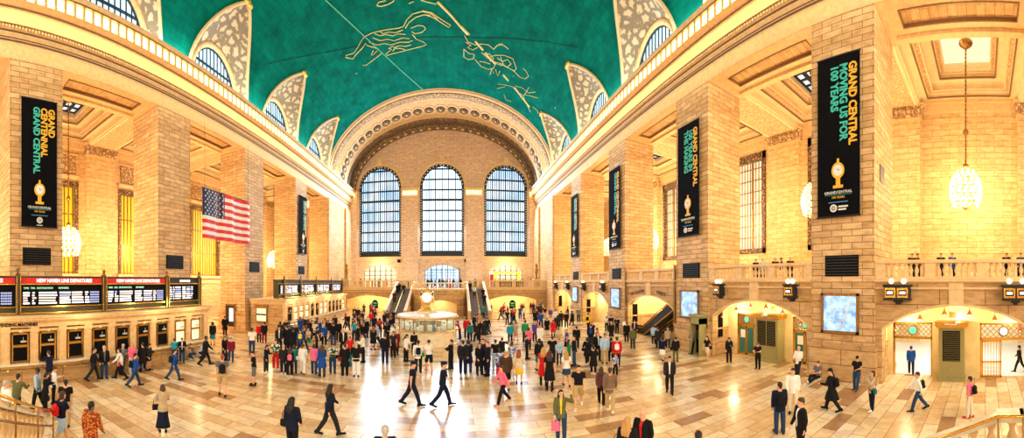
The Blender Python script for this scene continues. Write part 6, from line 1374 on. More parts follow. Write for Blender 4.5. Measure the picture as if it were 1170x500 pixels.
 (15.6,18.32,0.0,5.05,0.971,'lean','m','a',('short','black'),('shirt','grey'),('trousers', 'black'), 'black', ('backpack', 'black'), 'person in grey shirt, by the telephone booth', 'black backpack worn by the person in grey shirt by the telephone booth', None),
 (15.11,16.24,0.0,5.01,0.884,'stroll','f','a',('long','black'),('tee','black'),('shorts', 'cream'), 'tan', ('handbag', 'navy'), 'person in black t-shirt, by the second right arch', 'navy shoulder bag carried by the person in black t-shirt by the second right arch', None),
 (15.6,14.73,0.0,-0.81,0.907,'phone','f','a',('long','black'),('jacket','black'),('trousers', 'black'), 'black', ('handbag', 'tan'), 'person in black jacket, in front of the second right arch', 'tan shoulder bag carried by the person in black jacket in front of the second right', None),
 (15.6,12.4,0.0,5.03,0.884,'reading','m','a',('cap','grey'),('tee','black'),('trousers', 'black'), 'black', None, 'person in black t-shirt, before the cabinet of the second right arch', '', None),
 (15.41,9.51,0.0,4.74,0.936,'lean','m','a',('short','grey'),('shirt','white'),('trousers', 'charcoal'), 'black', None, 'person in white shirt, against the nearest right pier', '', None),
 (11.09,7.08,0.0,-1.0,0.991,'relaxed','m','a',('short','black'),('shirt','white'),('trousers', 'cream'), 'black', None, 'person in white shirt, walking behind a man in a navy jacket', '', None),
 (9.37,6.51,0.0,2.53,0.977,'stand','m','a',('short','black'),('jacket','navy'),('trousers', 'denim'), 'brown', ('backpack', 'black'), 'person in navy jacket, at the lower right', 'black backpack worn by the person in navy jacket at the lower right', None),
 (8.41,5.1,0.0,4.21,0.983,'relaxed','m','a',('short','brown'),('jacket','black'),('trousers', 'black'), 'black', None, 'person in black jacket, in a suit cut off at the lower right', '', 'white'),
 (15.1,8.17,0.0,4.51,0.88,'sit','m','a',('short','brown'),('tee','grey'),('trousers', 'black'), 'white', None, 'person in grey t-shirt, sitting on the floor against the nearest right pier', '', None),
 (12.06,5.89,0.0,3.25,0.971,'walkphone','m','a',('cap','black'),('coat','black'),('trousers', 'black'), 'black', ('backpack', 'black'), 'person in black coat, walking left past the nearest right pier', 'black backpack worn by the person in black coat walking left past the nearest right pier', None),
 (14.9,5.95,0.0,4.74,0.9,'lean','m','b',('cap','black'),('tee','black'),('trousers', 'denim'), 'brown', None, 'person in black t-shirt, against the corner of the nearest right pier', '', None),
 (12.68,4.42,0.0,4.0,0.892,'camera','f','a',('bob','brown'),('shirt','beige'),('trousers', 'navy'), 'white', ('handbag', 'teal'), 'person in beige shirt, taking a picture before the nearest right arch', 'teal shoulder bag carried by the person in beige shirt taking a picture before the nearest', None),
 (13.16,2.65,0.0,3.51,0.892,'walk','m','b',('short','black'),('shirt','white'),('trousers', 'denim'), 'black', ('backpack', 'black'), 'person in white shirt, walking left before the nearest right arch', 'black backpack worn by the person in white shirt walking left before the nearest right arch', None),
 (18.35,4.09,0.0,1.79,0.88,'stroll','m','a',('short','black'),('jacket','blue'),('trousers', 'navy'), 'brown', None, 'person in blue jacket, going through the open doorway of the nearest right arch', '', None),
 (12.72,0.59,0.0,2.84,0.88,'relaxed','m','b',('short','black'),('tee','pink'),('trousers', 'cream'), 'red', ('backpack', 'black'), 'person in pink t-shirt, before the second door of the nearest right arch', 'black backpack worn by the person in pink t-shirt before the second door of the nearest', None),
 (19.06,-1.93,0.0,2.69,0.88,'walk','m','a',('short','black'),('jacket','charcoal'),('trousers', 'black'), 'black', None, 'person in charcoal jacket, passing the doorway at the right edge', '', None),
 (12.42,35.87,0.0,2.81,1.009,'stand','m','a',('short','black'),('jacket','black'),('trousers', 'black'), 'black', ('handbag', 'red'), 'person in black jacket, in the right middle distance', 'red shoulder bag carried by the person in black jacket in the right middle distance', None),
 (12.09,36.76,0.0,3.17,1.029,'stand','m','a',('short','brown'),('jacket','charcoal'),('trousers', 'black'), 'black', None, 'person in charcoal jacket, in the right middle distance', '', 'yellow'),
 (15.1,41.18,0.0,-0.18,1.036,'lean','f','a',('bob','brown'),('jacket','cream'),('trousers', 'navy'), 'black', None, 'person in cream jacket, in the right middle distance', '', None),
 (15.6,40.28,0.0,-0.37,1.036,'lean','m','a',('short','black'),('shirt','grey'),('trousers', 'black'), 'black', None, 'person in grey shirt, in the right middle distance', '', None),
 (13.91,33.08,0.0,2.39,1.06,'walk','m','a',('short','black'),('jacket','yellow'),('trousers', 'black'), 'black', ('backpack', 'black'), 'person in yellow jacket, in the right middle distance', 'black backpack worn by the person in yellow jacket in the right middle distance', None),
 (10.53,24.51,0.0,2.74,1.024,'stand','m','a',('short','brown'),('shirt','navy'),('trousers', 'charcoal'), 'black', ('backpack', 'blue'), 'person in navy shirt, charcoal trousers, in the right middle distance', 'blue backpack worn by the person in navy shirt in the right middle distance', None),
 (9.1,29.98,0.0,2.85,0.925,'stand','f','a',('bob','red'),('coat','red'),('leggings', 'black'), 'black', None, 'person in red coat, in the right middle distance', '', None),
 (8.98,31.65,0.0,2.69,0.923,'stroll','m','a',('short','black'),('coat','black'),('shorts', 'beige'), 'tan', None, 'person in black coat, beige shorts, in the right middle distance', '', None),
 (10.86,34.2,0.0,2.83,0.901,'stand','f','a',('long','black'),('coat','charcoal'),('trousers', 'black'), 'black', None, 'person in charcoal coat, in the right middle distance', '', None),
 (6.91,28.19,0.0,0.11,0.986,'stand','f','a',('long','blonde'),('jacket','purple'),('trousers', 'black'), 'black', None, 'person in purple jacket, in the right middle distance', '', None),
 (9.52,36.0,0.0,3.06,1.06,'walk','m','a',('short','black'),('shirt','blue'),('trousers', 'navy'), 'black', None, 'person in blue shirt, in the right middle distance', '', None),
 (12.41,42.07,0.0,-0.29,0.971,'stand','f','a',('bob','grey'),('shirt','purple'),('skirt', 'tan'), 'white', None, 'person in purple shirt, in the right middle distance', '', None),
 (11.99,38.45,0.0,2.84,1.06,'stand','m','a',('short','black'),('shirt','white'),('trousers', 'black'), 'black', None, 'person in white shirt, in the right middle distance', '', None),
 (15.4,31.7,0.0,5.66,0.88,'lean','f','a',('long','black'),('tee','white'),('trousers', 'charcoal'), 'black', None, 'person in white t-shirt, beside the third right pier', '', None),
 (-8.99,54.14,3.13,3.32,1.0,'walk','m','a',('short','black'),('coat','black'),('trousers', 'black'), 'black', None, 'person in black coat, climbing the left flight of stairs', '', None),
 (-8.82,54.58,3.29,3.3,1.0,'walk','m','a',('short','black'),('coat','navy'),('trousers', 'black'), 'black', None, 'person in navy coat, climbing the left flight of stairs', '', None),
 (-8.03,54.14,3.13,3.29,1.0,'walk','m','a',('short','black'),('coat','charcoal'),('trousers', 'black'), 'black', None, 'person in charcoal coat, climbing the left flight of stairs', '', None),
 (-8.99,51.06,1.98,3.33,1.0,'walk','m','a',('short','black'),('coat','brown'),('trousers', 'black'), 'black', None, 'person in brown coat, climbing the left flight of stairs', '', None),
 (2.7,55.02,3.46,3.09,1.0,'walk2','m','a',('short','black'),('jacket','charcoal'),('trousers', 'black'), 'black', None, 'person in charcoal jacket, on the right flight of stairs', '', None),
 (3.31,53.26,2.8,-0.06,1.0,'walk2','m','a',('short','black'),('jacket','white'),('trousers', 'black'), 'black', None, 'person in white jacket, on the right flight of stairs', '', None),
 (4.61,52.38,2.47,3.05,1.0,'walk2','m','a',('short','black'),('jacket','black'),('trousers', 'black'), 'black', None, 'person in black jacket, on the right flight of stairs', '', None),
 (4.61,50.18,1.65,3.04,1.0,'walk2','m','a',('short','black'),('jacket','navy'),('trousers', 'black'), 'black', None, 'person in navy jacket, on the right flight of stairs', '', None),
 (4.07,46.22,0.16,3.05,1.0,'walk2','m','a',('short','black'),('jacket','teal'),('trousers', 'black'), 'black', None, 'person in teal jacket, on the right flight of stairs', '', None),
 (-13.77,29.73,0.0,0.43,1.0,'stand','m','a',('short','blonde'),('jacket','charcoal'),('trousers', 'black'), 'brown', None, 'person in charcoal jacket, black trousers, short blonde hair, in the left crowd', '', None),
 (-12.11,27.18,0.0,5.13,1.0,'stand','m','b',('short','black'),('jacket','navy'),('trousers', 'navy'), 'white', None, 'person in navy jacket, navy trousers, in the left crowd', '', None),
 (-12.24,24.17,0.0,0.47,1.0,'stand','m','b',('short','grey'),('jacket','charcoal'),('trousers', 'black'), 'black', None, 'person in charcoal jacket, black trousers, short grey hair, in the left crowd', '', None),
 (-13.32,25.29,0.0,3.45,1.0,'stand','f','a',('bob','brown'),('shirt','grey'),('trousers', 'khaki'), 'brown', None, 'person in grey shirt, in the left crowd', '', None),
 (-12.65,27.75,0.0,3.22,1.0,'stand','f','b',('bob','brown'),('tee','charcoal'),('trousers', 'navy'), 'black', None, 'person in charcoal t-shirt, navy trousers, chin-length brown hair, in the left crowd', '', None),
 (-14.04,25.06,0.0,3.48,1.0,'stroll','f','c',('bob','black'),('shirt','charcoal'),('trousers', 'charcoal'), 'black', None, 'person in charcoal shirt, in the left crowd', '', None),
 (-11.5,26.6,0.0,3.55,1.0,'phone','f','a',('bob','brown'),('shirt','cream'),('shorts', 'black'), 'black', None, 'person in cream shirt, in the left crowd', '', None),
 (-12.64,29.7,0.0,5.11,1.0,'stroll','f','c',('bob','brown'),('jacket','charcoal'),('trousers', 'black'), 'white', None, 'person in charcoal jacket, black trousers, chin-length brown hair, in the left crowd', '', None),
 (-14.37,29.56,0.0,3.94,1.0,'relaxed','f','b',('long','red'),('coat','blue'),('trousers', 'black'), 'black', None, 'person in blue coat, black trousers, in the left crowd', '', None),
 (-14.41,26.74,0.0,3.64,1.0,'phone','f','b',('bob','blonde'),('coat','black'),('trousers', 'denim'), 'black', None, 'person in black coat, denim trousers, in the left crowd', '', None),
 (-10.93,27.26,0.0,1.95,1.0,'stroll','m','b',('short','blonde'),('shirt','black'),('trousers', 'black'), 'black', None, 'person in black shirt, in the left crowd', '', None),
 (-14.38,30.37,0.0,2.01,1.0,'crossed','m','a',('short','blonde'),('jacket','grey'),('trousers', 'black'), 'black', None, 'person in grey jacket, black trousers, in the left crowd', '', None),
 (-11.0,28.41,0.0,3.51,1.0,'walk','m','b',('short','red'),('jacket','charcoal'),('trousers', 'khaki'), 'white', None, 'person in charcoal jacket, khaki trousers, in the left crowd', '', None),
 (-11.76,28.04,0.0,0.4,1.0,'walk','f','a',('long','blonde'),('coat','blue'),('trousers', 'navy'), 'black', None, 'person in blue coat, navy trousers, in the left crowd', '', None),
 (-9.97,23.36,0.0,1.97,1.0,'phone','f','a',('bob','black'),('tee','charcoal'),('trousers', 'navy'), 'black', None, 'person in charcoal t-shirt, navy trousers, chin-length black hair, in the left crowd', '', None),
 (-10.88,22.99,0.0,2.01,1.0,'walk','m','b',('short','red'),('tee','black'),('trousers', 'denim'), 'brown', None, 'person in black t-shirt, in the left crowd', '', None),
 (-11.75,29.5,0.0,3.35,1.0,'phone','f','a',('long','red'),('jacket','grey'),('shorts', 'navy'), 'brown', None, 'person in grey jacket, navy shorts, in the left crowd', '', None),
 (-12.41,23.07,0.0,3.46,1.0,'crossed','m','a',('short','brown'),('jacket','navy'),('trousers', 'black'), 'brown', None, 'person in navy jacket, black trousers, in the left crowd', '', None),
 (-10.05,25.05,0.0,0.73,1.0,'relaxed','m','a',('short','grey'),('jacket','blue'),('trousers', 'black'), 'white', None, 'person in blue jacket, black trousers, in the left crowd', '', None),
 (-7.92,30.04,0.0,3.22,1.0,'crossed','m','b',('short','grey'),('shirt','black'),('trousers', 'black'), 'brown', None, 'person in black shirt, black trousers, short grey hair, in back crowd by far ticket counter', '', None),
 (-7.92,29.29,0.0,3.41,1.0,'walk','m','b',('short','brown'),('jacket','black'),('trousers', 'denim'), 'black', None, 'person in black jacket, denim trousers, in back crowd by far ticket counter', '', None),
 (-11.75,32.18,0.0,0.35,1.0,'relaxed','f','b',('bob','black'),('jacket','black'),('skirt', 'black'), 'black', None, 'person in black jacket, black skirt, in back crowd by far ticket counter', '', None),
 (-10.46,28.08,0.0,1.93,1.0,'stroll','m','b',('short','red'),('tee','red'),('trousers', 'denim'), 'black', None, 'person in red t-shirt, denim trousers, in back crowd by far ticket counter', '', None),
 (-6.12,33.31,0.0,3.15,1.0,'relaxed','f','a',('bob','black'),('jacket','black'),('skirt', 'denim'), 'white', None, 'person in black jacket, denim skirt, in back crowd by far ticket counter', '', None),
 (-9.57,40.25,0.0,3.03,1.0,'walk','m','a',('short','red'),('shirt','black'),('trousers', 'khaki'), 'white', None, 'person in black shirt, khaki trousers, in back crowd by far ticket counter', '', None),
 (-8.83,31.62,0.0,3.24,1.0,'relaxed','m','a',('short','brown'),('tee','charcoal'),('trousers', 'black'), 'black', None, 'person in charcoal t-shirt, black trousers, in back crowd by far ticket counter', '', None),
 (-12.2,42.22,0.0,3.42,1.0,'stand','m','b',('short','blonde'),('shirt','black'),('trousers', 'denim'), 'white', None, 'person in black shirt, denim trousers, in back crowd by far ticket counter', '', None),
 (-9.3,37.58,0.0,0.24,1.0,'stand','m','a',('short','black'),('jacket','red'),('trousers', 'black'), 'brown', None, 'person in red jacket, in back crowd by far ticket counter', '', None),
 (-6.76,30.61,0.0,3.18,1.0,'crossed','f','b',('bob','black'),('tee','red'),('trousers', 'black'), 'brown', None, 'person in red t-shirt, black trousers, in back crowd by far ticket counter', '', None),
 (-11.07,34.33,0.0,0.66,1.0,'walk','m','a',('short','blonde'),('jacket','black'),('trousers', 'charcoal'), 'black', None, 'person in black jacket, charcoal trousers, in back crowd by far ticket counter', '', None),
 (-6.55,28.46,0.0,3.37,1.0,'relaxed','m','a',('short','black'),('shirt','black'),('trousers', 'charcoal'), 'brown', None, 'person in black shirt, charcoal trousers, in back crowd by far ticket counter', '', None),
 (-9.42,33.19,0.0,3.42,1.0,'stand','f','b',('long','red'),('shirt','black'),('shorts', 'black'), 'brown', None, 'person in black shirt, black shorts, in back crowd by far ticket counter', '', None),
 (-7.83,28.19,0.0,3.24,1.0,'stroll','m','a',('short','grey'),('tee','brown'),('trousers', 'khaki'), 'brown', None, 'person in brown t-shirt, khaki trousers, short grey hair, in back crowd by far ticket counter', '', None),
 (-9.08,29.75,0.0,1.87,1.0,'stand','m','b',('short','black'),('tee','charcoal'),('trousers', 'khaki'), 'white', None, 'person in charcoal t-shirt, khaki trousers, in back crowd by far ticket counter', '', None),
 (-10.88,45.72,0.0,3.38,1.0,'phone','m','a',('short','brown'),('shirt','red'),('trousers', 'denim'), 'black', None, 'person in red shirt, denim trousers, in back crowd by far ticket counter', '', None),
 (-12.97,43.12,0.0,0.64,1.0,'relaxed','f','a',('bob','brown'),('coat','black'),('trousers', 'charcoal'), 'black', None, 'person in black coat, charcoal trousers, in back crowd by far ticket counter', '', None),
 (-10.44,37.58,0.0,3.41,1.0,'stand','m','b',('short','black'),('coat','black'),('trousers', 'denim'), 'black', None, 'person in black coat, denim trousers, in back crowd by far ticket counter', '', None),
 (-11.44,34.83,0.0,5.03,1.0,'walk','m','c',('short','red'),('jacket','maroon'),('trousers', 'navy'), 'white', None, 'person in maroon jacket, navy trousers, in back crowd by far ticket counter', '', None),
 (-12.98,52.27,0.0,3.39,1.0,'walk','f','c',('long','black'),('jacket','black'),('trousers', 'black'), 'brown', None, 'person in black jacket, black trousers, long black hair, in back crowd by far ticket counter', '', None),
 (-7.5,36.63,0.0,0.2,1.0,'phone','m','c',('short','black'),('jacket','black'),('trousers', 'black'), 'black', None, 'person in black jacket, black trousers, short black hair, in back crowd by far ticket counter', '', None),
 (-8.45,30.4,0.0,0.27,1.0,'crossed','f','c',('bob','blonde'),('coat','black'),('skirt', 'black'), 'black', None, 'person in black coat, black skirt, in back crowd by far ticket counter', '', None),
 (-12.15,49.49,0.0,0.59,1.0,'crossed','m','b',('short','grey'),('shirt','red'),('trousers', 'navy'), 'black', None, 'person in red shirt, navy trousers, in back crowd by far ticket counter', '', None),
 (-7.87,33.11,0.0,3.2,1.0,'phone','f','a',('bob','black'),('shirt','navy'),('shorts', 'navy'), 'white', None, 'person in navy shirt, in back crowd by far ticket counter', '', None),
 (-7.15,40.04,0.0,0.18,1.0,'stand','f','a',('long','brown'),('tee','black'),('trousers', 'charcoal'), 'white', None, 'person in black t-shirt, in back crowd by far ticket counter', '', None),
 (-11.27,37.49,0.0,3.43,1.0,'phone','f','b',('bob','blonde'),('tee','brown'),('trousers', 'khaki'), 'brown', None, 'person in brown t-shirt, khaki trousers, chin-length blonde hair, in back crowd by far ticket counter', '', None),
 (-9.77,27.73,0.0,0.69,1.0,'stand','m','a',('short','blonde'),('shirt','black'),('trousers', 'black'), 'black', None, 'person in black shirt, black trousers, short blonde hair, in back crowd by far ticket counter', '', None),
 (-6.0,32.08,0.0,2.98,1.0,'stand','m','b',('short','red'),('shirt','black'),('trousers', 'navy'), 'white', None, 'person in black shirt, navy trousers, in back crowd by far ticket counter', '', None),
 (-13.41,49.61,0.0,0.26,1.0,'crossed','f','c',('long','black'),('tee','charcoal'),('shorts', 'denim'), 'brown', None, 'person in charcoal t-shirt, denim shorts, in back crowd by far ticket counter', '', None),
 (-7.68,38.77,0.0,3.16,1.0,'phone','m','b',('short','black'),('coat','brown'),('trousers', 'charcoal'), 'white', None, 'person in brown coat, in back crowd by far ticket counter', '', None),
 (-10.81,44.9,0.0,3.73,1.0,'stand','f','b',('long','grey'),('jacket','maroon'),('trousers', 'black'), 'brown', None, 'person in maroon jacket, black trousers, in back crowd by far ticket counter', '', None),
 (-4.05,22.6,0.0,0.18,1.0,'relaxed','f','a',('long','brown'),('tee','charcoal'),('trousers', 'black'), 'black', None, 'person in charcoal t-shirt, in the middle of the crowd', '', None),
 (-7.38,25.58,0.0,4.99,1.0,'phone','m','a',('short','red'),('jacket','black'),('trousers', 'navy'), 'black', None, 'person in black jacket, navy trousers, in the middle of the crowd', '', None),
 (-7.29,26.83,0.0,0.27,1.0,'stand','f','b',('bob','brown'),('jacket','black'),('skirt', 'denim'), 'black', None, 'person in black jacket, denim skirt, in the middle of the crowd', '', None),
 (-3.99,23.27,0.0,3.31,1.0,'phone','m','b',('short','grey'),('coat','maroon'),('trousers', 'black'), 'black', None, 'person in maroon coat, in the middle of the crowd', '', None),
 (-5.96,24.76,0.0,3.73,1.0,'relaxed','f','b',('long','red'),('coat','black'),('skirt', 'denim'), 'black', None, 'person in black coat, denim skirt, in the middle of the crowd', '', None),
 (-5.53,27.64,0.0,3.34,1.0,'crossed','m','c',('short','brown'),('coat','black'),('trousers', 'charcoal'), 'black', None, 'person in black coat, charcoal trousers, in the middle of the crowd', '', None),
 (6.39,39.88,0.0,0.19,1.0,'relaxed','m','a',('short','black'),('tee','navy'),('trousers', 'charcoal'), 'black', None, 'person in navy t-shirt, by right passage under far balcony', '', None),
 (12.26,44.35,0.0,-0.27,1.0,'stroll','m','a',('short','black'),('tee','charcoal'),('trousers', 'khaki'), 'white', None, 'person in charcoal t-shirt, khaki trousers, by right passage under far balcony', '', None),
 (5.53,49.07,0.0,4.6,1.0,'stand','f','c',('long','blonde'),('jacket','navy'),('trousers', 'khaki'), 'white', None, 'person in navy jacket, khaki trousers, by right passage under far balcony', '', None),
 (8.06,44.49,0.0,0.17,1.0,'crossed','m','a',('short','brown'),('jacket','maroon'),('trousers', 'navy'), 'white', None, 'person in maroon jacket, navy trousers, by right passage under far balcony', '', None),
 (12.87,53.45,0.0,-0.24,1.0,'phone','f','b',('bob','red'),('jacket','navy'),('trousers', 'black'), 'brown', None, 'person in navy jacket, black trousers, by right passage under far balcony', '', None),
 (10.67,50.4,0.0,4.5,1.0,'phone','m','a',('short','red'),('coat','black'),('trousers', 'black'), 'brown', None, 'person in black coat, black trousers, by right passage under far balcony', '', None),
 (6.42,45.4,0.0,4.57,1.0,'walk','f','a',('bob','black'),('jacket','black'),('trousers', 'navy'), 'black', None, 'person in black jacket, by right passage under far balcony', '', None),
 (7.37,40.71,0.0,1.39,1.0,'walk','m','a',('short','blonde'),('tee','charcoal'),('trousers', 'black'), 'black', None, 'person in charcoal t-shirt, black trousers, by right passage under far balcony', '', None),
 (6.95,40.19,0.0,1.4,1.0,'crossed','m','c',('short','black'),('shirt','black'),('trousers', 'denim'), 'brown', None, 'person in black shirt, by right passage under far balcony', '', None),
 (14.61,54.23,0.0,1.31,1.0,'stand','m','c',('short','black'),('jacket','cream'),('trousers', 'black'), 'white', None, 'person in cream jacket, by right passage under far balcony', '', None),
 (12.33,52.91,0.0,2.56,1.0,'stand','f','b',('long','black'),('shirt','maroon'),('trousers', 'khaki'), 'black', None, 'person in maroon shirt, khaki trousers, by right passage under far balcony', '', None),
 (9.77,39.7,0.0,2.9,1.0,'walk','f','a',('bob','red'),('coat','black'),('skirt', 'black'), 'brown', None, 'person in black coat, black skirt, by right passage under far balcony', '', None),
 (12.61,48.72,0.0,-0.25,1.0,'phone','m','b',('short','brown'),('jacket','charcoal'),('trousers', 'black'), 'black', None, 'person in charcoal jacket, by right passage under far balcony', '', None),
 (10.81,52.96,0.0,2.59,1.0,'relaxed','f','a',('long','blonde'),('jacket','maroon'),('shorts', 'khaki'), 'black', None, 'person in maroon jacket, khaki shorts, by right passage under far balcony', '', None),
 (7.58,50.92,0.0,2.64,1.0,'walk','m','a',('short','black'),('jacket','red'),('trousers', 'black'), 'white', None, 'person in red jacket, black trousers, by right passage under far balcony', '', None),
 (8.44,55.42,0.0,-0.15,1.0,'relaxed','f','b',('bob','grey'),('coat','white'),('trousers', 'charcoal'), 'black', None, 'person in white coat, by right passage under far balcony', '', None),
 (8.98,45.02,0.0,2.94,1.0,'stand','m','a',('short','blonde'),('tee','blue'),('trousers', 'denim'), 'white', None, 'person in blue t-shirt, by right passage under far balcony', '', None),
 (14.41,55.1,0.0,-0.26,1.0,'stand','m','c',('short','grey'),('coat','grey'),('trousers', 'denim'), 'white', None, 'person in grey coat, by right passage under far balcony', '', None),
 (9.64,45.54,0.0,1.36,1.0,'stand','m','b',('short','black'),('jacket','white'),('trousers', 'charcoal'), 'black', None, 'person in white jacket, by right passage under far balcony', '', None),
 (10.34,41.28,0.0,0.1,1.0,'stand','f','a',('long','black'),('shirt','maroon'),('trousers', 'black'), 'black', None, 'person in maroon shirt, black trousers, by right passage under far balcony', '', None),
 (7.57,42.31,0.0,2.62,1.0,'crossed','m','c',('short','blonde'),('jacket','red'),('trousers', 'denim'), 'white', None, 'person in red jacket, denim trousers, by right passage under far balcony', '', None),
 (7.65,47.14,0.0,1.41,1.0,'crossed','f','b',('long','blonde'),('tee','black'),('trousers', 'navy'), 'black', None, 'person in black t-shirt, navy trousers, by right passage under far balcony', '', None),
 (13.19,49.57,0.0,1.31,1.0,'phone','m','c',('short','brown'),('tee','black'),('trousers', 'black'), 'brown', None, 'person in black t-shirt, black trousers, by right passage under far balcony', '', None),
 (12.57,50.49,0.0,1.33,1.0,'stand','f','b',('long','grey'),('jacket','grey'),('trousers', 'black'), 'black', None, 'person in grey jacket, by right passage under far balcony', '', None),
 (1.98,28.69,0.0,3.42,1.0,'walk','m','a',('short','blonde'),('shirt','charcoal'),('trousers', 'black'), 'black', None, 'person in charcoal shirt, right of the kiosk', '', None),
 (3.33,32.85,0.0,4.61,1.0,'stroll','m','a',('short','blonde'),('coat','grey'),('trousers', 'black'), 'brown', None, 'person in grey coat, right of the kiosk', '', None),
 (2.22,29.66,0.0,2.72,1.0,'phone','m','a',('short','grey'),('shirt','black'),('trousers', 'charcoal'), 'black', None, 'person in black shirt, right of the kiosk', '', None),
 (2.98,39.02,0.0,3.41,1.0,'stand','f','b',('long','grey'),('tee','maroon'),('trousers', 'denim'), 'brown', None, 'person in maroon t-shirt, right of the kiosk', '', None),
 (2.64,29.15,0.0,2.7,1.0,'stand','f','b',('long','black'),('coat','charcoal'),('shorts', 'charcoal'), 'black', None, 'person in charcoal coat, right of the kiosk', '', None),
 (2.25,31.99,0.0,2.72,1.0,'crossed','m','b',('short','red'),('coat','black'),('trousers', 'black'), 'black', None, 'person in black coat, right of the kiosk', '', None),
 (3.22,32.02,0.0,2.69,1.0,'stroll','m','a',('short','brown'),('jacket','black'),('trousers', 'denim'), 'white', None, 'person in black jacket, denim trousers, right of the kiosk', '', None),
 (10.22,22.6,0.0,1.15,1.0,'stroll','m','b',('short','brown'),('jacket','charcoal'),('trousers', 'black'), 'white', None, 'person in charcoal jacket, in the right group', '', None),
 (6.71,25.61,0.0,-0.26,1.0,'stand','f','a',('bob','black'),('coat','white'),('trousers', 'navy'), 'black', None, 'person in white coat, in the right group', '', None),
 (11.32,26.09,0.0,-0.06,1.0,'stand','f','a',('long','red'),('tee','navy'),('trousers', 'denim'), 'black', None, 'person in navy t-shirt, in the right group', '', None),
 (7.96,22.92,0.0,1.24,1.0,'stand','f','a',('long','blonde'),('tee','blue'),('skirt', 'navy'), 'black', None, 'person in blue t-shirt, in the right group', '', None),
 (12.89,25.61,0.0,3.02,1.0,'stand','f','a',('bob','blonde'),('jacket','black'),('skirt', 'charcoal'), 'black', None, 'person in black jacket, charcoal skirt, in the right group', '', None),
 (9.1,23.93,0.0,2.78,1.0,'stand','m','b',('short','black'),('jacket','black'),('trousers', 'black'), 'white', None, 'person in black jacket, black trousers, in the right group', '', None),
 (13.63,37.33,0.0,1.22,1.0,'stroll','m','c',('short','brown'),('coat','black'),('trousers', 'black'), 'brown', None, 'person in black coat, black trousers, in the right middle distance', '', None),
 (15.6,44.33,0.0,4.37,1.0,'walk','m','b',('short','black'),('shirt','navy'),('trousers', 'khaki'), 'white', None, 'person in navy shirt, khaki trousers, in the right middle distance', '', None),
 (21.8,7.48,5.2,-1.24,1.0,'relaxed','m','a',('short','black'),('jacket','black'),('trousers', 'black'), 'black', None, 'person in black jacket, black trousers, short black hair, relaxed, on balcony over nearest right arch', '', None),
 (21.8,4.8,5.2,-1.35,1.0,'relaxed','m','a',('short','black'),('jacket','charcoal'),('trousers', 'black'), 'black', None, 'person in charcoal jacket, on balcony over nearest right arch', '', None),
 (21.8,4.39,5.2,0.2,1.0,'relaxed','m','a',('short','black'),('jacket','brown'),('trousers', 'black'), 'black', None, 'person in brown jacket, on balcony over nearest right arch', '', None),
 (21.8,2.88,5.2,-1.44,1.0,'relaxed','m','a',('short','black'),('jacket','navy'),('trousers', 'black'), 'black', None, 'person in navy jacket, on balcony over nearest right arch', '', None),
 (21.8,2.14,5.2,-1.12,1.0,'stand','m','a',('short','black'),('jacket','blue'),('trousers', 'black'), 'black', None, 'person in blue jacket, black trousers, short black hair, upright, on balcony over nearest right arch', '', None),
 (21.8,-1.36,5.2,-1.63,1.0,'relaxed','m','a',('short','black'),('jacket','navy'),('trousers', 'black'), 'black', None, 'person in navy jacket, black trousers, short black hair, on balcony over nearest right arch', '', None),
 (21.8,-2.27,5.2,-1.5,1.0,'relaxed','m','a',('short','black'),('jacket','blue'),('trousers', 'black'), 'black', None, 'person in blue jacket, black trousers, short black hair, relaxed, on balcony over nearest right arch', '', None),
 (21.5,17.27,5.2,-0.89,1.0,'stand','m','a',('short','brown'),('jacket','black'),('trousers', 'black'), 'black', None, 'person in black jacket, on the balcony over second right arch', '', None),
 (21.5,16.64,5.2,-0.91,1.0,'stand','m','a',('short','brown'),('jacket','lightblue'),('trousers', 'black'), 'black', None, 'person in light blue jacket, on the balcony over second right arch', '', None),
 (21.5,15.35,5.2,-0.95,1.0,'stand','m','a',('short','brown'),('jacket','navy'),('trousers', 'black'), 'black', None, 'person in navy jacket, on the balcony over second right arch', '', None),
 (21.5,14.77,5.2,0.6,1.0,'stand','f','a',('short','brown'),('jacket','blue'),('trousers', 'black'), 'black', None, 'person in blue jacket, on the balcony over second right arch', '', None),
 (21.5,13.96,5.2,-0.99,1.0,'stand','m','a',('short','brown'),('jacket','charcoal'),('trousers', 'black'), 'black', None, 'person in charcoal jacket, on the balcony over second right arch', '', None),
 (-4.39,58.5,3.95,0.07,1.0,'stand','m','a',('short','black'),('coat','black'),('trousers', 'black'), 'black', None, 'person in black coat, before glass doors on far balcony', '', None),
 (-3.86,59.6,3.95,3.21,1.0,'relaxed','f','a',('long','brown'),('jacket','navy'),('trousers', 'denim'), 'black', None, 'person in navy jacket, denim trousers, long brown hair, before glass doors on far balcony', '', None),
 (-3.3,60.7,3.95,1.63,1.0,'stroll','m','a',('short','blonde'),('coat','charcoal'),('trousers', 'black'), 'black', None, 'person in charcoal coat, before glass doors on far balcony', '', None),
 (-2.42,58.5,3.95,3.53,1.0,'stand','f','a',('long','black'),('jacket','blue'),('trousers', 'denim'), 'black', None, 'person in blue jacket, before glass doors on far balcony', '', None),
 (-1.85,59.6,3.95,0.03,1.0,'relaxed','m','a',('short','brown'),('coat','brown'),('trousers', 'black'), 'black', None, 'person in brown coat, before glass doors on far balcony', '', None),
 (-1.25,60.7,3.95,3.16,1.0,'stroll','f','a',('long','blonde'),('jacket','teal'),('trousers', 'denim'), 'black', None, 'person in teal jacket, before glass doors on far balcony', '', None),
 (-0.6,58.5,3.95,1.58,1.0,'stand','m','a',('short','black'),('coat','red'),('trousers', 'black'), 'black', None, 'person in red coat, before glass doors on far balcony', '', None),
 (0.0,59.6,3.95,3.49,1.0,'relaxed','f','a',('long','brown'),('jacket','black'),('trousers', 'denim'), 'black', None, 'person in black jacket, before glass doors on far balcony', '', None),
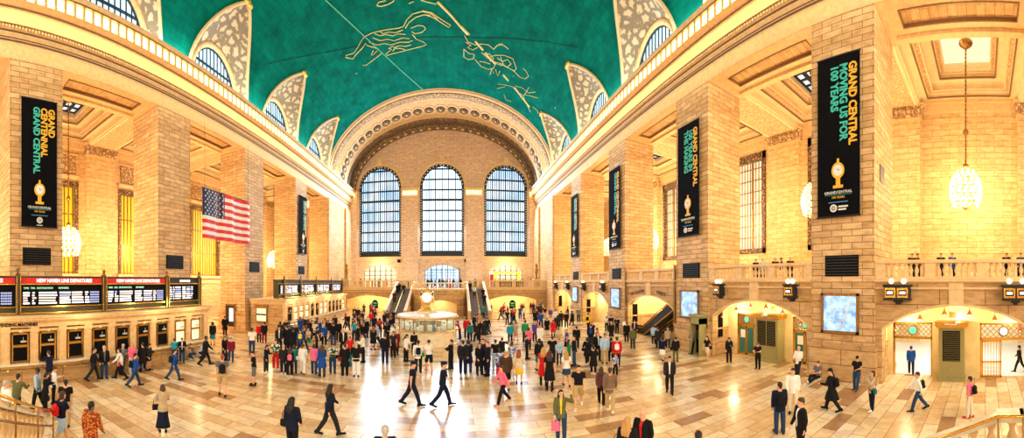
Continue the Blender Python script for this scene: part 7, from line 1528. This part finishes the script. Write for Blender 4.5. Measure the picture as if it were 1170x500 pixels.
 (0.63,60.7,3.95,-0.01,1.0,'stroll','m','a',('short','blonde'),('coat','lightblue'),('trousers', 'black'), 'black', None, 'person in light blue coat, before glass doors on far balcony', '', None),
 (1.21,58.5,3.95,3.12,1.0,'stand','f','a',('long','black'),('jacket','navy'),('trousers', 'denim'), 'black', None, 'person in navy jacket, denim trousers, long black hair, before glass doors on far balcony', '', None),
 (-17.9,59.0,3.95,0.29,1.0,'stand','m','a',('short','black'),('jacket','black'),('trousers', 'black'), 'black', None, 'person in black jacket, behind the parapet of the far balcony, left half', '', None),
 (-16.86,60.0,3.95,3.42,1.0,'relaxed','f','a',('bob','brown'),('jacket','navy'),('trousers', 'black'), 'black', None, 'person in navy jacket, behind the parapet of the far balcony, left half', '', None),
 (-14.95,61.0,3.95,1.81,1.0,'stand','m','a',('short','grey'),('jacket','grey'),('trousers', 'black'), 'black', None, 'person in grey jacket, behind the parapet of the far balcony, left half', '', None),
 (-13.17,59.0,3.95,0.22,1.0,'relaxed','f','a',('bob','black'),('jacket','brown'),('trousers', 'black'), 'black', None, 'person in brown jacket, behind the parapet of the far balcony, left half', '', None),
 (-12.1,60.0,3.95,3.34,1.0,'stand','m','a',('short','brown'),('jacket','red'),('trousers', 'black'), 'black', None, 'person in red jacket, behind the parapet of the far balcony, left half', '', None),
 (-8.25,61.0,3.95,1.71,1.0,'relaxed','f','a',('bob','grey'),('jacket','charcoal'),('trousers', 'black'), 'black', None, 'person in charcoal jacket, behind the parapet of the far balcony, left half', '', None),
 (-6.74,59.0,3.95,0.11,1.0,'stand','m','a',('short','black'),('jacket','white'),('trousers', 'black'), 'black', None, 'person in white jacket, behind the parapet of the far balcony, left half', '', None),
 (3.88,60.0,3.95,3.08,1.0,'relaxed','f','a',('bob','brown'),('jacket','black'),('trousers', 'black'), 'black', None, 'person in black jacket, behind the parapet of the far balcony, right half', '', None),
 (5.37,61.0,3.95,1.48,1.0,'stand','m','a',('short','grey'),('jacket','navy'),('trousers', 'black'), 'black', None, 'person in navy jacket, behind the parapet of the far balcony, right half', '', None),
 (7.36,59.0,3.95,-0.12,1.0,'relaxed','f','a',('bob','black'),('jacket','grey'),('trousers', 'black'), 'black', None, 'person in grey jacket, behind the parapet of the far balcony, right half', '', None),
 (8.9,60.0,3.95,2.99,1.0,'stand','m','a',('short','brown'),('jacket','brown'),('trousers', 'black'), 'black', None, 'person in brown jacket, behind the parapet of the far balcony, right half', '', None),
 (11.16,61.0,3.95,1.39,1.0,'relaxed','f','a',('bob','grey'),('jacket','red'),('trousers', 'black'), 'black', None, 'person in red jacket, behind the parapet of the far balcony, right half', '', None),
 (12.21,59.0,3.95,-0.2,1.0,'stand','m','a',('short','black'),('jacket','charcoal'),('trousers', 'black'), 'black', None, 'person in charcoal jacket, behind the parapet of the far balcony, right half', '', None),
 (13.88,60.0,3.95,2.91,1.0,'relaxed','f','a',('bob','brown'),('jacket','white'),('trousers', 'black'), 'black', None, 'person in white jacket, behind the parapet of the far balcony, right half', '', None),
 (-3.6,27.89,0,0.13,1.0,'stand','m','a',('short','black'),('shirt','navy'),('trousers', 'black'), 'black', None, 'person in navy shirt, attendant inside the information kiosk', '', None),
 (-2.7,26.99,0,0.1,1.0,'stand','f','a',('bob','black'),('shirt','white'),('trousers', 'black'), 'black', None, 'person in white shirt, attendant inside the information kiosk', '', None),
 (-1.44,27.1,0,0.05,1.0,'stand','m','a',('short','black'),('shirt','blue'),('trousers', 'black'), 'black', None, 'person in blue shirt, attendant inside the information kiosk', '', None),
 (-0.78,27.89,0,0.03,1.0,'stand','f','a',('bob','black'),('shirt','lightblue'),('trousers', 'black'), 'black', None, 'person in light blue shirt, attendant inside the information kiosk', '', None),
]
for p_ in PEOPLE: person(*p_)
# ---------------------------------------------------------------- lettering curves become meshes
bpy.context.view_layer.update(); dg=bpy.context.evaluated_depsgraph_get(); done={}
for o in [o for o in COL.objects if o.type=='FONT']:
    me=bpy.data.meshes.new_from_object(o.evaluated_get(dg)); nm=o.name; o.name='tmp'
    n=bpy.data.objects.new(nm,me); COL.objects.link(n); n.parent=o.parent; n.matrix_local=o.matrix_local.copy()
    for k in ('label','category','group'):
        if k in o: n[k]=o[k]
    bpy.data.objects.remove(o)
# ---------------------------------------------------------------- light
def area(name,loc,rot,sx,sy,p,c,spread=PI):
    l=bpy.data.lights.new(name,'AREA'); l.shape='RECTANGLE'; l.size=sx; l.size_y=sy; l.energy=p; l.color=c; l.spread=spread
    o=bpy.data.objects.new(name,l); COL.objects.link(o); o.location=loc; o.rotation_euler=rot; return o
def pt(name,loc,p,c,r=.4):
    l=bpy.data.lights.new(name,'POINT'); l.energy=p; l.color=c; l.shadow_soft_size=r
    o=bpy.data.objects.new(name,l); COL.objects.link(o); o.location=loc; return o
WARM=(1,.70,.36); YEL=(1,.76,.40)
w=bpy.data.worlds.new('world'); SC.world=w; w.use_nodes=True; bg=w.node_tree.nodes['Background']; bg.inputs[0].default_value=(1,.84,.62,1); bg.inputs[1].default_value=1.0
for x in (-14.4,-2.2,10.2): area('east_window_light',(x,-13,17),(PI/2,0,0),8,16,2400,(1,.86,.66))     # the matching windows behind the camera
for i,x in enumerate(WX): area('end_window_daylight',(x,YE-.7,18),(-PI/2+.3,0,0),7.5,15,(3200,9000,3200)[i],(.62,.80,1))
for sd,X,O in ((-1,XL,OL),(1,XR,OR)):
    zc=9 if sd<0 else 11.8
    for b in range(5):
        a=BAYS[b]; yc=(a[0]+a[1])/2 if b<4 else 48.4; xm=(X+sd*PD+O)/2
        pt('chandelier_light',(xm,yc,zc),4600 if sd<0 else 3600,WARM,1.)
        if sd>0:
            n=3 if b<2 else 2
            for q in range(n): pt('arch_lamp_light',(X+1.2,a[0]+(a[1]-a[0])*(q+.5)/n,3.1),130 if b<2 else 160,YEL,.1)
    area('cornice_light',(X-sd*1.15,32,22.0),(0,0,0),.3,64,1100,(1,.66,.28))
    area('cove_light',(X-sd*.6,36,23.6),(PI,sd*.5,0),.5,44,1300,(.85,1,.9))
for y in (1.6,13.,): 
    pt('passage_light',(22.5,y,4.),420,(1,.97,.9),.4); pt('passage_light',(20,y,4.2),300,(1,.97,.9),.3)
pt('escalator_hall_light',(20.8,27.,4.2),420,YEL,.3); pt('escalator_hall_light',(18.,26.,4.4),160,YEL,.2)
for x in (XC-14.,XC-10.,XC+10.,XC+14.): pt('under_balcony_light',(x,59.,3.2),420,YEL,.3)
pt('niche_light',(XC,52.6,2.),150,YEL,.2); pt('kiosk_light',(XC,28.4,2.05),60,(1,.9,.7),.3)
for x in WX[:1]+WX[2:]: pt('balcony_light',(x,YE-1.8,7.8),500,WARM,.3)
for y in (3,8,13,16): pt('counter_lamp',(XB+1.0,y,3.6),60,WARM,.2)
for y in (31,36,41,46): pt('counter_lamp',(XB+1.0,y,3.4),110,WARM,.2)
SC.view_settings.exposure=.22
